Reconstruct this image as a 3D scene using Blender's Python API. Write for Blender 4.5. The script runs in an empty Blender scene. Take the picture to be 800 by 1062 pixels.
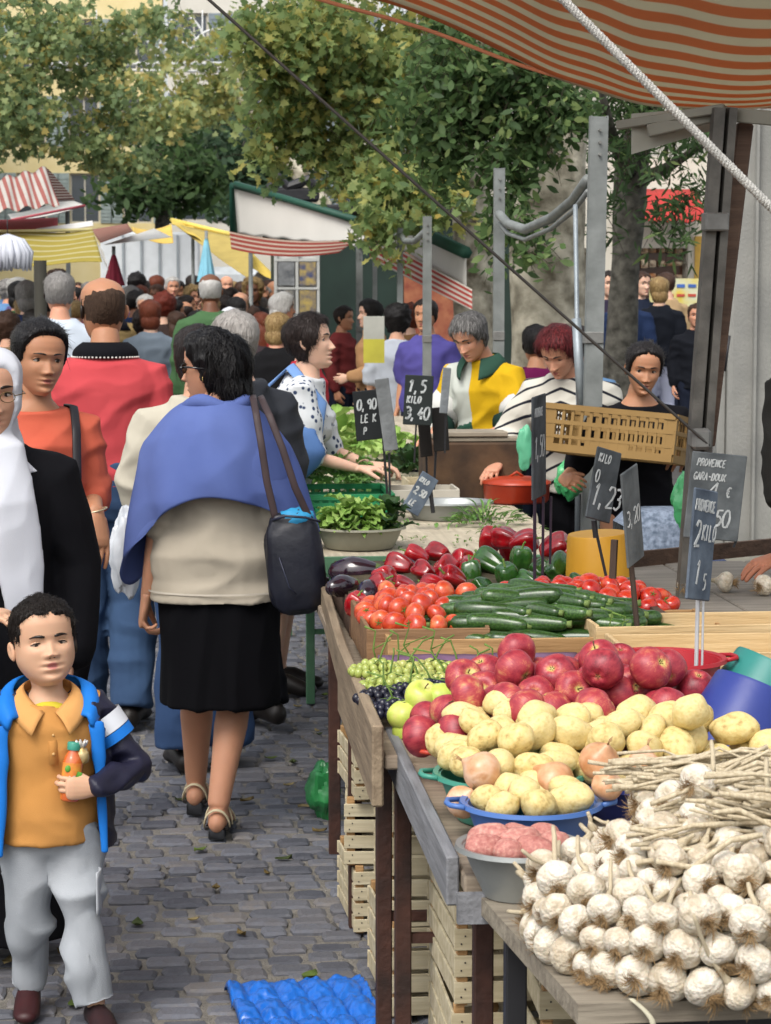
EXPO = 0.68
import bpy, math, random
import numpy as np
from mathutils import Vector, Matrix, Euler, noise
random.seed(7); RNG = np.random.default_rng(7)
R = math.radians
sc = bpy.context.scene
COL = sc.collection
CH = 1.70; FPX = 2400.0; YAW = R(5.12); PIT = R(5.50)
# ------------------------------------------------------------------ camera
cam = bpy.data.cameras.new("Camera"); co = bpy.data.objects.new("Camera", cam); COL.objects.link(co)
co.location = (0, 0, CH); co.rotation_euler = (R(90) - PIT, 0, -YAW)
cam.sensor_fit = 'HORIZONTAL'; cam.sensor_width = 36; cam.lens = FPX / 800 * 36
cam.clip_start = .05; cam.clip_end = 1500
cam.dof.use_dof = True; cam.dof.focus_distance = 5.6; cam.dof.aperture_fstop = 22
sc.camera = co
_M = Euler(co.rotation_euler).to_matrix()
def P(px, py, Y):
    d = _M @ Vector(((px - 400) / FPX, (531 - py) / FPX, -1))
    return Vector((0, 0, CH)) + d * (Y / d.y)
def G(px, py, z):
    d = _M @ Vector(((px - 400) / FPX, (531 - py) / FPX, -1))
    return Vector((0, 0, CH)) + d * ((z - CH) / d.z)
# ------------------------------------------------------------------ materials
def srgb(c):
    if isinstance(c, str):
        c = c.lstrip('#'); c = [int(c[i:i+2], 16) / 255 for i in (0, 2, 4)]
        return tuple(x / 12.92 if x <= .04045 else ((x + .055) / 1.055) ** 2.4 for x in c)
    return tuple(c[:3])
_mc = {}
def mat(col, rough=.7, var=.12, scale=8, bump=0, bscale=60, col2=None, metal=0, spec=.4, sss=0, trans=0, stretch=None, alpha=1, coat=0, sheen=0, fold=0):
    key = (fold, str(col), rough, var, scale, bump, bscale, str(col2), metal, spec, sss, trans, str(stretch), alpha, coat, sheen)
    if key in _mc: return _mc[key]
    m = bpy.data.materials.new("m%d" % len(_mc)); m.use_nodes = True; nt = m.node_tree; N = nt.nodes; L = nt.links
    b = N["Principled BSDF"]; c = srgb(col)
    tc = N.new("ShaderNodeTexCoord"); mp = N.new("ShaderNodeMapping"); L.new(tc.outputs["Object"], mp.inputs[0])
    if stretch: mp.inputs["Scale"].default_value = stretch
    nz = N.new("ShaderNodeTexNoise"); nz.inputs["Scale"].default_value = scale; nz.inputs["Detail"].default_value = 5
    L.new(mp.outputs[0], nz.inputs["Vector"])
    rp = N.new("ShaderNodeValToRGB"); e = rp.color_ramp.elements
    e[0].position = .3; e[1].position = .7
    c2 = srgb(col2) if col2 else tuple(min(1, x * (1 + var)) for x in c)
    c1 = c if col2 else tuple(x * (1 - var) for x in c)
    e[0].color = (*c1, 1); e[1].color = (*c2, 1)
    L.new(nz.outputs["Fac"], rp.inputs[0]); L.new(rp.outputs[0], b.inputs["Base Color"])
    b.inputs["Roughness"].default_value = rough; b.inputs["Metallic"].default_value = metal
    b.inputs["Specular IOR Level"].default_value = spec
    if sss: b.inputs["Subsurface Weight"].default_value = sss; b.inputs["Subsurface Scale"].default_value = .02
    if trans: b.inputs["Transmission Weight"].default_value = trans
    if alpha < 1: b.inputs["Alpha"].default_value = alpha
    if coat: b.inputs["Coat Weight"].default_value = coat; b.inputs["Coat Roughness"].default_value = .15
    if sheen: b.inputs["Sheen Weight"].default_value = sheen
    if bump:
        n2 = N.new("ShaderNodeTexNoise"); n2.inputs["Scale"].default_value = bscale; n2.inputs["Detail"].default_value = 4
        L.new(mp.outputs[0], n2.inputs["Vector"])
        bp = N.new("ShaderNodeBump"); bp.inputs["Strength"].default_value = bump; bp.inputs["Distance"].default_value = .01
        L.new(n2.outputs["Fac"], bp.inputs["Height"]); L.new(bp.outputs[0], b.inputs["Normal"])
        if fold:
            mq = N.new("ShaderNodeMapping"); mq.inputs["Scale"].default_value = (1.2, 1.2, .7); mq.inputs["Rotation"].default_value = (.3, .5, .2); L.new(tc.outputs["Object"], mq.inputs[0])
            n3 = N.new("ShaderNodeTexNoise"); n3.noise_type = 'RIDGED_MULTIFRACTAL'; n3.inputs["Scale"].default_value = 4.5; n3.inputs["Detail"].default_value = 2; n3.inputs["Distortion"].default_value = .7; L.new(mq.outputs[0], n3.inputs["Vector"])
            b3 = N.new("ShaderNodeBump"); b3.inputs["Strength"].default_value = fold; b3.inputs["Distance"].default_value = .018; L.new(n3.outputs["Fac"], b3.inputs["Height"]); L.new(b3.outputs[0], bp.inputs["Normal"])
    _mc[key] = m; return m
def attr_mat(name, stops, rough=.6, attr="tint", transl=0, bump=0, spec=.3, sss=0, coat=0, noise_mix=0, nscale=20):
    """colour ramp driven by a float attribute of the mesh"""
    m = bpy.data.materials.new(name); m.use_nodes = True; nt = m.node_tree; N = nt.nodes; L = nt.links
    b = N["Principled BSDF"]; a = N.new("ShaderNodeAttribute"); a.attribute_name = attr
    rp = N.new("ShaderNodeValToRGB"); e = rp.color_ramp.elements
    while len(e) < len(stops): e.new(.5)
    for k, (p, c) in enumerate(stops): e[k].position = p; e[k].color = (*srgb(c), 1)
    src = a.outputs["Fac"]
    if noise_mix:
        tc = N.new("ShaderNodeTexCoord"); nz = N.new("ShaderNodeTexNoise"); nz.inputs["Scale"].default_value = nscale; nz.inputs["Detail"].default_value = 5
        L.new(tc.outputs["Object"], nz.inputs["Vector"])
        ma = N.new("ShaderNodeMath"); ma.operation = 'MULTIPLY_ADD'; L.new(nz.outputs["Fac"], ma.inputs[0]); ma.inputs[1].default_value = noise_mix
        L.new(src, ma.inputs[2]); mb = N.new("ShaderNodeMath"); mb.operation = 'SUBTRACT'; L.new(ma.outputs[0], mb.inputs[0]); mb.inputs[1].default_value = noise_mix * .5
        src = mb.outputs[0]
    L.new(src, rp.inputs[0]); L.new(rp.outputs[0], b.inputs["Base Color"])
    b.inputs["Roughness"].default_value = rough; b.inputs["Specular IOR Level"].default_value = spec
    if sss: b.inputs["Subsurface Weight"].default_value = sss; b.inputs["Subsurface Scale"].default_value = .015
    if coat: b.inputs["Coat Weight"].default_value = coat
    if bump:
        tc2 = N.new("ShaderNodeTexCoord"); mp2 = N.new("ShaderNodeMapping"); mp2.inputs["Scale"].default_value = (110, 110, 14); nb = N.new("ShaderNodeTexNoise"); nb.inputs["Scale"].default_value = 1; nb.inputs["Detail"].default_value = 3; nb.inputs["Distortion"].default_value = .6
        L.new(tc2.outputs["Object"], mp2.inputs[0]); L.new(mp2.outputs[0], nb.inputs["Vector"]); bq = N.new("ShaderNodeBump"); bq.inputs["Strength"].default_value = bump; bq.inputs["Distance"].default_value = .01; L.new(nb.outputs["Fac"], bq.inputs["Height"]); L.new(bq.outputs[0], b.inputs["Normal"])
    if transl:
        t = N.new("ShaderNodeBsdfTranslucent"); L.new(rp.outputs[0], t.inputs[0]); mx = N.new("ShaderNodeMixShader"); mx.inputs[0].default_value = transl
        L.new(b.outputs[0], mx.inputs[1]); L.new(t.outputs[0], mx.inputs[2]); L.new(mx.outputs[0], N["Material Output"].inputs[0])
    return m
def wood(c1, c2, rough=.75, scale=3, stretch=(1, 12, 12), bump=.3):
    return mat(c1, rough, 0, scale, bump, 10, c2, stretch=stretch)
# ------------------------------------------------------------------ tagging
def tag(o, label=None, cat=None, group=None, kind=None):
    if label: o["label"] = label
    if cat: o["category"] = cat
    if group: o["group"] = group
    if kind: o["kind"] = kind
    return o
def empty(name, loc=(0, 0, 0), rz=0, parent=None, **k):
    o = bpy.data.objects.new(name, None); COL.objects.link(o); o.location = loc; o.rotation_euler = (0, 0, rz); o.empty_display_size = .1
    if parent: o.parent = parent
    return tag(o, **k)
def copy_tree(o, parent=None):
    c = o.copy(); COL.objects.link(c); c.parent = parent
    if parent is not None: c.matrix_parent_inverse = o.matrix_parent_inverse.copy()
    for ch in list(o.children): copy_tree(ch, c)
    return c
# ------------------------------------------------------------------ mesh builder
class MB:
    def __init__(s): s.v = []; s.f = []; s.m = []; s.t = []; s.mi = 0; s.tv = 0.0; s.M = None
    def add(s, vs, fs, t=None):
        k = len(s.v)
        if s.M is not None: vs = [s.M @ Vector(v) for v in vs]
        s.v.extend([tuple(v) for v in vs]); s.f.extend([tuple(i + k for i in f) for f in fs]); s.m.extend([s.mi] * len(fs))
        s.t.extend(t if t is not None else [s.tv] * len(vs)); return s
    def box(s, c, d, rot=None, bev=0):
        x, y, z = d[0] / 2, d[1] / 2, d[2] / 2
        b = min(bev, x * .9, y * .9, z * .9)
        if b <= 0:
            vs = [Vector((a, e, g)) for a in (-x, x) for e in (-y, y) for g in (-z, z)]
            fs = [(0, 1, 3, 2), (4, 6, 7, 5), (0, 4, 5, 1), (2, 3, 7, 6), (0, 2, 6, 4), (1, 5, 7, 3)]
        else:
            vs = []; idx = {}
            for i, a in enumerate((-1, 1)):
                for j, e in enumerate((-1, 1)):
                    for k, g in enumerate((-1, 1)):
                        for ax in range(3):
                            p = [a * (x - b), e * (y - b), g * (z - b)]; p[ax] = (a * x, e * y, g * z)[ax]
                            idx[(a, e, g, ax)] = len(vs); vs.append(Vector(p))
            fs = []
            for ax in range(3):
                o1, o2 = [q for q in range(3) if q != ax]
                for sg in (-1, 1):
                    q = []
                    for u, w in ((-1, -1), (1, -1), (1, 1), (-1, 1)):
                        t = [0, 0, 0]; t[ax] = sg; t[o1] = u; t[o2] = w; q.append(idx[(*t, ax)])
                    if (sg > 0) != (ax != 1): q.reverse()
                    fs.append(tuple(q))
            for ax in range(3):
                o1, o2 = [q for q in range(3) if q != ax]
                for u in (-1, 1):
                    for w in (-1, 1):
                        q = []
                        for sg, which in ((-1, o1), (1, o1), (1, o2), (-1, o2)):
                            t = [0, 0, 0]; t[ax] = sg; t[o1] = u; t[o2] = w; q.append(idx[(*t, which)])
                        fs.append(tuple(q))
            for a in (-1, 1):
                for e in (-1, 1):
                    for g in (-1, 1): fs.append(tuple(idx[(a, e, g, ax)] for ax in range(3)))
        if rot is not None:
            rm = rot if isinstance(rot, Matrix) else Euler(rot).to_matrix()
            vs = [rm @ v for v in vs]
        c = Vector(c); return s.add([v + c for v in vs], fs)
    def beam(s, a, b, w, h, up=(0, 0, 1), bev=0):
        a = Vector(a); b = Vector(b); d = b - a; L = d.length
        if L < 1e-6: return s
        x = d / L; up = Vector(up)
        if abs(x.dot(up)) > .98: up = Vector((0, 1, 0))
        y = up.cross(x).normalized(); z = x.cross(y)
        rm = Matrix((x, y, z)).transposed(); return s.box((a + b) / 2, (L, w, h), rm, bev)
    def tube(s, pts, rad, n=10, ref=None, cap=True, t=None):
        pts = [Vector(p) for p in pts]; k = len(pts)
        if not isinstance(rad, (list, tuple)): rad = [rad] * k
        vs = []; fs = []; tt = []
        d0 = (pts[1] - pts[0]).normalized()
        r = Vector(ref) if ref else (Vector((1, 0, 0)) if abs(d0.x) < .8 else Vector((0, 1, 0)))
        for i in range(k):
            d = ((pts[min(i + 1, k - 1)] - pts[max(i - 1, 0)])).normalized()
            r = (r - d * r.dot(d)).normalized(); u = d.cross(r)
            ra = rad[i]; ra, rb = ra if isinstance(ra, (tuple, list)) else (ra, ra)
            for j in range(n):
                a = 2 * math.pi * j / n; vs.append(pts[i] + r * (math.cos(a) * ra) + u * (math.sin(a) * rb)); tt.append(t[i] if t else s.tv)
        for i in range(k - 1):
            for j in range(n):
                q = (j + 1) % n; fs.append((i * n + j, i * n + q, (i + 1) * n + q, (i + 1) * n + j))
        if cap: fs.append(tuple(range(n - 1, -1, -1))); fs.append(tuple((k - 1) * n + j for j in range(n)))
        return s.add(vs, fs, tt)
    def ctube(s, pts, rad, n=12, ref=None):
        """tube with rounded ends"""
        pts = [Vector(p) for p in pts]; rad = list(rad) if isinstance(rad, (list, tuple)) else [rad] * len(pts)
        def sc_(r, k): return (r[0] * k, r[1] * k) if isinstance(r, (tuple, list)) else r * k
        def mn(r): return min(r) if isinstance(r, (tuple, list)) else r
        d = (pts[0] - pts[1]).normalized(); e = (pts[-1] - pts[-2]).normalized(); r0 = mn(rad[0]); r1 = mn(rad[-1])
        P_ = [pts[0] + d * r0 * .95, pts[0] + d * r0 * .6] + pts + [pts[-1] + e * r1 * .6, pts[-1] + e * r1 * .95]
        R_ = [sc_(rad[0], .25), sc_(rad[0], .78)] + rad + [sc_(rad[-1], .78), sc_(rad[-1], .25)]
        return s.tube(P_, R_, n, ref)
    def rings(s, rs, n=24, cap=True, closed=True):
        """rs: (cx,cy,cz,rx,ry[,pow]) horizontal superellipses bottom to top"""
        vs = []; fs = []
        for q in rs:
            cx, cy, cz, rx, ry = q[:5]; pw = q[5] if len(q) > 5 else 2.0
            for j in range(n):
                a = 2 * math.pi * j / n; c_, s_ = math.cos(a), math.sin(a)
                vs.append((cx + rx * math.copysign(abs(c_) ** (2 / pw), c_), cy + ry * math.copysign(abs(s_) ** (2 / pw), s_), cz))
        for i in range(len(rs) - 1):
            for j in range(n): fs.append((i * n + j, i * n + (j + 1) % n, (i + 1) * n + (j + 1) % n, (i + 1) * n + j))
        if cap: fs.append(tuple(range(n - 1, -1, -1))); fs.append(tuple((len(rs) - 1) * n + j for j in range(n)))
        return s.add(vs, fs)
    def ell(s, c, r, nu=14, nv=9, rot=None, fn=None):
        vs = []; fs = []; c = Vector(c); r = (r, r, r) if not isinstance(r, (tuple, list)) else r
        rm = (rot if isinstance(rot, Matrix) else Euler(rot).to_matrix()) if rot is not None else None
        vs.append(Vector((0, 0, -1)))
        for i in range(1, nv):
            th = math.pi * i / nv
            for j in range(nu): a = 2 * math.pi * j / nu; vs.append(Vector((math.sin(th) * math.cos(a), math.sin(th) * math.sin(a), -math.cos(th))))
        vs.append(Vector((0, 0, 1)))
        for j in range(nu): fs.append((0, 1 + (j + 1) % nu, 1 + j))
        for i in range(nv - 2):
            for j in range(nu): a = 1 + i * nu; fs.append((a + j, a + (j + 1) % nu, a + nu + (j + 1) % nu, a + nu + j))
        a = 1 + (nv - 2) * nu
        for j in range(nu): fs.append((a + j, a + (j + 1) % nu, len(vs) - 1))
        if fn: vs = [fn(v) for v in vs]
        vs = [Vector((v.x * r[0], v.y * r[1], v.z * r[2])) for v in vs]
        if rm is not None: vs = [rm @ v for v in vs]
        return s.add([v + c for v in vs], fs)
    def grid(s, fn, nu, nv, thick=0.0, closeu=False):
        """surface fn(u,v)->point; optional real thickness"""
        pts = [[Vector(fn(i / nu, j / nv)) for j in range(nv + 1)] for i in range(nu + 1)]
        W = nv + 1; vs = [p for row in pts for p in row]; fs = []
        for i in range(nu):
            for j in range(nv): fs.append((i * W + j, (i + 1) * W + j, (i + 1) * W + j + 1, i * W + j + 1))
        if not thick: return s.add(vs, fs)
        nn = []
        for i in range(nu + 1):
            for j in range(nv + 1):
                a = pts[min(i + 1, nu)][j] - pts[max(i - 1, 0)][j]; b = pts[i][min(j + 1, nv)] - pts[i][max(j - 1, 0)]
                q = a.cross(b); nn.append(q.normalized() if q.length > 1e-9 else Vector((0, 0, 1)))
        K = len(vs); vs2 = [v - n * thick for v, n in zip(vs, nn)]
        fs2 = [tuple(x + K for x in reversed(f)) for f in fs]; side = []
        for i in range(nu): side.append((i * W, K + i * W, K + (i + 1) * W, (i + 1) * W)); side.append((i * W + nv, (i + 1) * W + nv, K + (i + 1) * W + nv, K + i * W + nv))
        for j in range(nv): side.append((j, j + 1, K + j + 1, K + j)); o_ = nu * W; side.append((o_ + j, K + o_ + j, K + o_ + j + 1, o_ + j + 1))
        return s.add(vs + vs2, fs + fs2 + side)
    def lathe(s, prof, n=24, c=(0, 0, 0)):
        return s.rings([(c[0], c[1], c[2] + z, r, r) for r, z in prof], n, cap=False)
    def mesh(s, name):
        me = bpy.data.meshes.new(name); me.from_pydata(s.v, [], s.f)
        me.polygons.foreach_set("material_index", s.m)
        if any(s.t): at = me.attributes.new("tint", 'FLOAT', 'POINT'); at.data.foreach_set("value", s.t)
        return me
    def build(s, name, mats, parent=None, smooth=True, voxel=0, smo=2, wr=0, wrs=(5, 5, 9), loc=None, rot=None, wfn=None, extra=None, sharp=None):
        me = s.mesh(name)
        if voxel: me = remesh(me, voxel, smo)
        if wr or wfn: wrinkle(me, wr, wrs, wfn)
        if extra is not None: me = merge(me, extra)
        mats = mats if isinstance(mats, (list, tuple)) else [mats]
        for m in mats: me.materials.append(m)
        me.name = name
        me.polygons.foreach_set("use_smooth", [bool(smooth)] * len(me.polygons)); me.update()
        if smooth and sharp: me.set_sharp_from_angle(angle=R(sharp))
        o = bpy.data.objects.new(name, me); COL.objects.link(o)
        if parent: o.parent = parent
        if loc is not None: o.location = loc
        if rot is not None: o.rotation_euler = rot
        return o
TMP = bpy.data.scenes.new("tmp_remesh")
def remesh(me, voxel, smo=2):
    o = bpy.data.objects.new("t", me); TMP.collection.objects.link(o)
    m = o.modifiers.new("r", 'REMESH'); m.mode = 'VOXEL'; m.voxel_size = voxel
    if smo: q = o.modifiers.new("s", 'SMOOTH'); q.factor = .5; q.iterations = smo
    vl = TMP.view_layers[0]; vl.update(); dg = vl.depsgraph
    r = bpy.data.meshes.new_from_object(o.evaluated_get(dg)); bpy.data.objects.remove(o); bpy.data.meshes.remove(me)
    return r
def wrinkle(me, amp, s=(5, 5, 9), wfn=None):
    n = len(me.vertices); c = np.empty(n * 3); me.vertices.foreach_get("co", c); c = c.reshape(-1, 3)
    me.update(); nn = np.empty(n * 3); me.vertices.foreach_get("normal", nn); nn = nn.reshape(-1, 3)
    if amp:
        amp *= 1.15
        o = random.uniform(0, 50); d = np.empty(n)
        for i in range(n):
            x, y, z = c[i]; a = noise.noise((x * s[0] + o, y * s[1], z * s[2])); b = noise.noise((x * s[0] * 2.3, y * s[1] * 2.3 + o, z * s[2] * 1.8))
            d[i] = (max(-1, 1 - abs(a) * 5.0)) * .9 + b * .3
        c = c + nn * (d * amp)[:, None]
    if wfn: c = wfn(c, nn)
    me.vertices.foreach_set("co", c.reshape(-1)); me.update()
def merge(a, b):
    """a: mesh datablock; b: MB -> one mesh (material indices of b kept)"""
    va = np.empty(len(a.vertices) * 3); a.vertices.foreach_get("co", va); va = va.reshape(-1, 3)
    fa = [tuple(p.vertices) for p in a.polygons]; k = len(va); r = bpy.data.meshes.new("j")
    r.from_pydata([tuple(x) for x in va] + b.v, [], fa + [tuple(i + k for i in f) for f in b.f])
    r.polygons.foreach_set("material_index", [0] * len(fa) + b.m)
    at = r.attributes.new("tint", 'FLOAT', 'POINT'); at.data.foreach_set("value", [0.0] * k + list(b.t))
    bpy.data.meshes.remove(a); return r
def raw(me, mb, mi=0, M=None):
    """append a mesh datablock's geometry to an MB"""
    vs = [tuple(v.co) for v in me.vertices]; old = mb.mi; oM = mb.M; mb.mi = mi; mb.M = M
    mb.add(vs, [tuple(p.vertices) for p in me.polygons]); mb.mi = old; mb.M = oM; bpy.data.meshes.remove(me)
# ------------------------------------------------------------------ heads
_Z = np.array([-.02, .03, .10, .20, .30, .40, .50, .60, .70, .80, .90, .965, 1.0])
_W = np.array([.10, .165, .225, .270, .300, .320, .328, .335, .340, .325, .255, .150, .01])
_F = np.array([.26, .335, .355, .352, .355, .362, .355, .375, .375, .345, .250, .135, .01])
_B = np.array([.05, .08, .13, .22, .32, .40, .445, .470, .465, .420, .310, .175, .01])
def _sm(z, T):
    # smooth interpolation (catmull-like through cubic average)
    return (np.interp(z, _Z, T) * 2 + np.interp(np.clip(z - .025, -.02, 1), _Z, T) + np.interp(np.clip(z + .025, -.02, 1), _Z, T)) / 4
def gss(x, s): return np.exp(-(x / s) ** 2)
def head_surface(z, phi, child=0.0, off=0.0, fem=0.0, nose=1.0, mouth=0.0):
    """z, phi arrays -> points; phi 0 = front (-Y), +-pi back"""
    w = _sm(z, _W); f = _sm(z, _F); b = _sm(z, _B)
    if child:
        w = w + child * (.03 * gss(z - .25, .15) - .005); b = b + child * .03 * gss(z - .65, .25); f = f + child * .012 * gss(z - .72, .12) - child * .02 * gss(z, .12)
    if fem: w = w - fem * .034 * gss(z - .12, .16)
    c = np.cos(phi); s = np.sin(phi)
    pw = 2 / 2.12
    x = w * np.sign(s) * np.abs(s) ** pw
    fr = c > 0
    yb = np.where(fr, -f * np.abs(c) ** pw, b * np.abs(c) ** (2 / 2.0))
    # features act on the front only
    e = .5 - .04 * child
    m = np.where(fr, 1.0, 0.0)
    ns = (.108 - .025 * child) * nose
    zt = .335
    prof = np.where(z > zt, np.clip((e + .04 - z) / (e + .04 - zt), 0, 1) ** 1.15, np.exp(-((z - zt) / .032) ** 2))
    nsx = .023 + .034 * np.clip((e - z) / .17, 0, 1)
    d = ns * prof * gss(x, nsx * 1.25)
    d = d + .045 * nose * (gss(x - .052, .026) + gss(x + .052, .026)) * gss(z - .318, .028)
    d = d - .050 * (gss(x - .135, .078) + gss(x + .135, .078)) * gss(z - e - .005, .045)
    d = d + .016 * gss(z - e - .095, .03) * gss(x, .2) * (1 - .6 * child)
    d = d + .020 * (gss(x - .19, .09) + gss(x + .19, .09)) * gss(z - .36, .08)
    d = d - .030 * gss(z - .115, .028) * gss(x, .11)
    mo = mouth * .02
    d = d + .036 * gss(z - .232 - mo, .022) * gss(x, .085) - .006 * gss(z - .225 - mo, .03) * gss(x, .018)
    d = d + .034 * gss(z - .172 + mo, .022) * gss(x, .070)
    d = d - (.026 + mouth * .04) * gss(z - .202, .010 + mo * .5) * gss(x, .095)
    d = d + .022 * gss(z - .05, .045) * gss(x, .08)
    d = d + .012 * gss(x - .02, .008) * gss(z - .285, .03) * 0
    y = yb - d * m
    if np.any(off):
        n = np.stack([x / np.maximum(w, .05) ** 1, (y - .03) / .42, (z - .55) / .5], -1)
        n /= np.maximum(np.linalg.norm(n, axis=-1, keepdims=True), 1e-6)
        x = x + n[..., 0] * off; y = y + n[..., 1] * off; z = z + n[..., 2] * off
    lip = np.clip(gss(z - .205, .050 + mo) * gss(x, .080) * 2.3 - .9, 0, 1) * m
    return x, y, z, lip
def face_y(x, z, **kw):
    w = float(_sm(np.array([z]), _W)[0]) + 1e-6; s = min(.97, abs(x) / w) ** (2.12 / 2); return float(head_surface(np.array([z]), np.array([math.copysign(math.asin(s), x)]), **kw)[1][0])
def _phis(n):
    t = np.linspace(-1, 1, n, endpoint=False); return np.pi * (np.sign(t) * np.abs(t) ** 1.35)
def add_head(mb, hh, M, nz=64, nphi=72, eyes='open', look=(0, 0), specs=None, beard=False, ears=True, sc_=(1, 1, 1), hh_brow=1.0, **kw):
    zs = np.concatenate([np.linspace(-.02, .62, int(nz * .75), endpoint=False), np.linspace(.62, 1.0, nz - int(nz * .75))])
    ph = _phis(nphi); Zg, Pg = np.meshgrid(zs, ph, indexing='ij')
    x, y, z, lip = head_surface(Zg, Pg, **kw)
    MM = M @ Matrix.Diagonal((hh * sc_[0], hh * sc_[1], hh * sc_[2], 1))
    mb.M = MM; mb.mi = 0
    vs = np.stack([x, y, z], -1).reshape(-1, 3); fs = []
    n = nphi
    for i in range(len(zs) - 1):
        for j in range(n): fs.append((i * n + j, i * n + (j + 1) % n, (i + 1) * n + (j + 1) % n, (i + 1) * n + j))
    fs.append(tuple((len(zs) - 1) * n + j for j in range(n)))
    mb.add([tuple(v) for v in vs], fs, list(lip.reshape(-1)))
    ch = kw.get('child', 0); e = .5 - .04 * ch
    hi = nz > 40
    for s in (-1, 1):
        if ears:
            def ef(v):
                q = 1 - .75 * math.exp(-((v.y) ** 2 + (v.z - .1) ** 2) / .35) if v.x * s > 0 else 1
                return Vector((v.x * q, v.y, v.z * (1 - .25 * (v.z < 0) * abs(v.y))))
            mb.ell((s * .352, .055, e - .045), (.040, .062, .115), 16 if hi else 8, 12 if hi else 6, (R(-12), 0, s * R(-22)), ef)
        ex = .137; fy = face_y(s * ex, e, **kw) + .004
        if eyes in ('open', 'narrow'):
            q = 1.0 if eyes == 'open' else .58; ir = .030 if eyes == 'open' else .024
            mb.mi = 1; mb.ell((s * ex, fy + .027, e), (.064, .047, (.036 + .006 * ch) * q), 16, 10)
            mb.mi = 2; mb.ell((s * ex + look[0], fy - .0085, e + look[1]), (ir, .014, min(.031, .036 * q + .004)), 12, 8)
            mb.mi = 0
            mb.tube([(s * ex - .068, fy + .018, e - .004 * q), (s * ex - .04, fy - .010, e + .030 * q), (s * ex, fy - .018, e + .040 * q + .002), (s * ex + .04, fy - .010, e + .030 * q), (s * ex + .068, fy + .018, e - .004 * q)], [.006, .015, .017, .015, .006], 8)
            mb.tube([(s * ex - .064, fy + .020, e - .010 * q), (s * ex - .03, fy - .004, e - .030 * q - .004), (s * ex, fy - .010, e - .036 * q - .004), (s * ex + .03, fy - .004, e - .030 * q - .004), (s * ex + .064, fy + .020, e - .010 * q)], [.005, .010, .012, .010, .005], 8)
            mb.mi = 2
            mb.tube([(s * ex - .066, fy + .008, e), (s * ex - .038, fy - .024, e + .024 * q), (s * ex, fy - .034, e + .031 * q), (s * ex + .038, fy - .024, e + .024 * q), (s * ex + .066, fy + .006, e - .002)], [.003, .0065, .0085, .0065, .003], 6)
        else:  # squinting / lowered lids
            mb.mi = 0; mb.ell((s * ex, fy + .020, e + .006), (.070, .038, .040), 16, 10)
            mb.mi = 2
            mb.tube([(s * ex - .064, fy + .006, e - .002), (s * ex - .03, fy - .013, e - .008), (s * ex, fy - .019, e - .009), (s * ex + .03, fy - .013, e - .008), (s * ex + .064, fy + .010, e - .004)], [.005, .013, .016, .013, .005], 8); mb.mi = 1; mb.ell((s * ex - .030, fy - .010, e - .010), (.014, .008, .007), 8, 6); mb.ell((s * ex + .032, fy - .010, e - .010), (.012, .008, .006), 8, 6); mb.mi = 0; mb.tube([(s * ex - .070, fy + .010, e + .030), (s * ex - .03, fy - .004, e + .050), (s * ex + .03, fy - .004, e + .050), (s * ex + .070, fy + .012, e + .028)], [.004, .010, .010, .004], 6); mb.tube([(s * ex - .055, fy + .012, e - .034), (s * ex, fy - .004, e - .046), (s * ex + .055, fy + .012, e - .034)], [.004, .009, .004], 6)
        if hh_brow:
            mb.mi = 2; bz = e + .092 - (.012 * ch)
            pts = []
            for k in range(6):
                u = k / 5; xx = s * (.055 + .155 * u); zz = bz + .022 * math.sin(u * 2.4) - .012 * u
                pts.append((xx, face_y(xx, zz, **kw) - .001, zz))
            mb.tube(pts, [(.006, .013 * hh_brow), (.008, .020 * hh_brow), (.008, .019 * hh_brow), (.007, .016 * hh_brow), (.006, .010 * hh_brow), (.004, .004)], 6, ref=(0, 1, 0))
    mb.mi = 2
    if hi:
        for s in (-1, 1): mb.ell((s * .026, face_y(s * .026, .295, **kw) + .001, .297), (.013, .010, .007), 8, 6)
        yl = [face_y(q, .202, **kw) for q in (-.09, -.045, 0, .045, .09)]; mb.tube([(q, y_ - .0005, .203 + .004 * abs(q) * 10) for q, y_ in zip((-.09, -.045, 0, .045, .09), yl)], [.002, .004, .0045, .004, .002], 5)
    mb.mi = 0; mb.M = None
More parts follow.
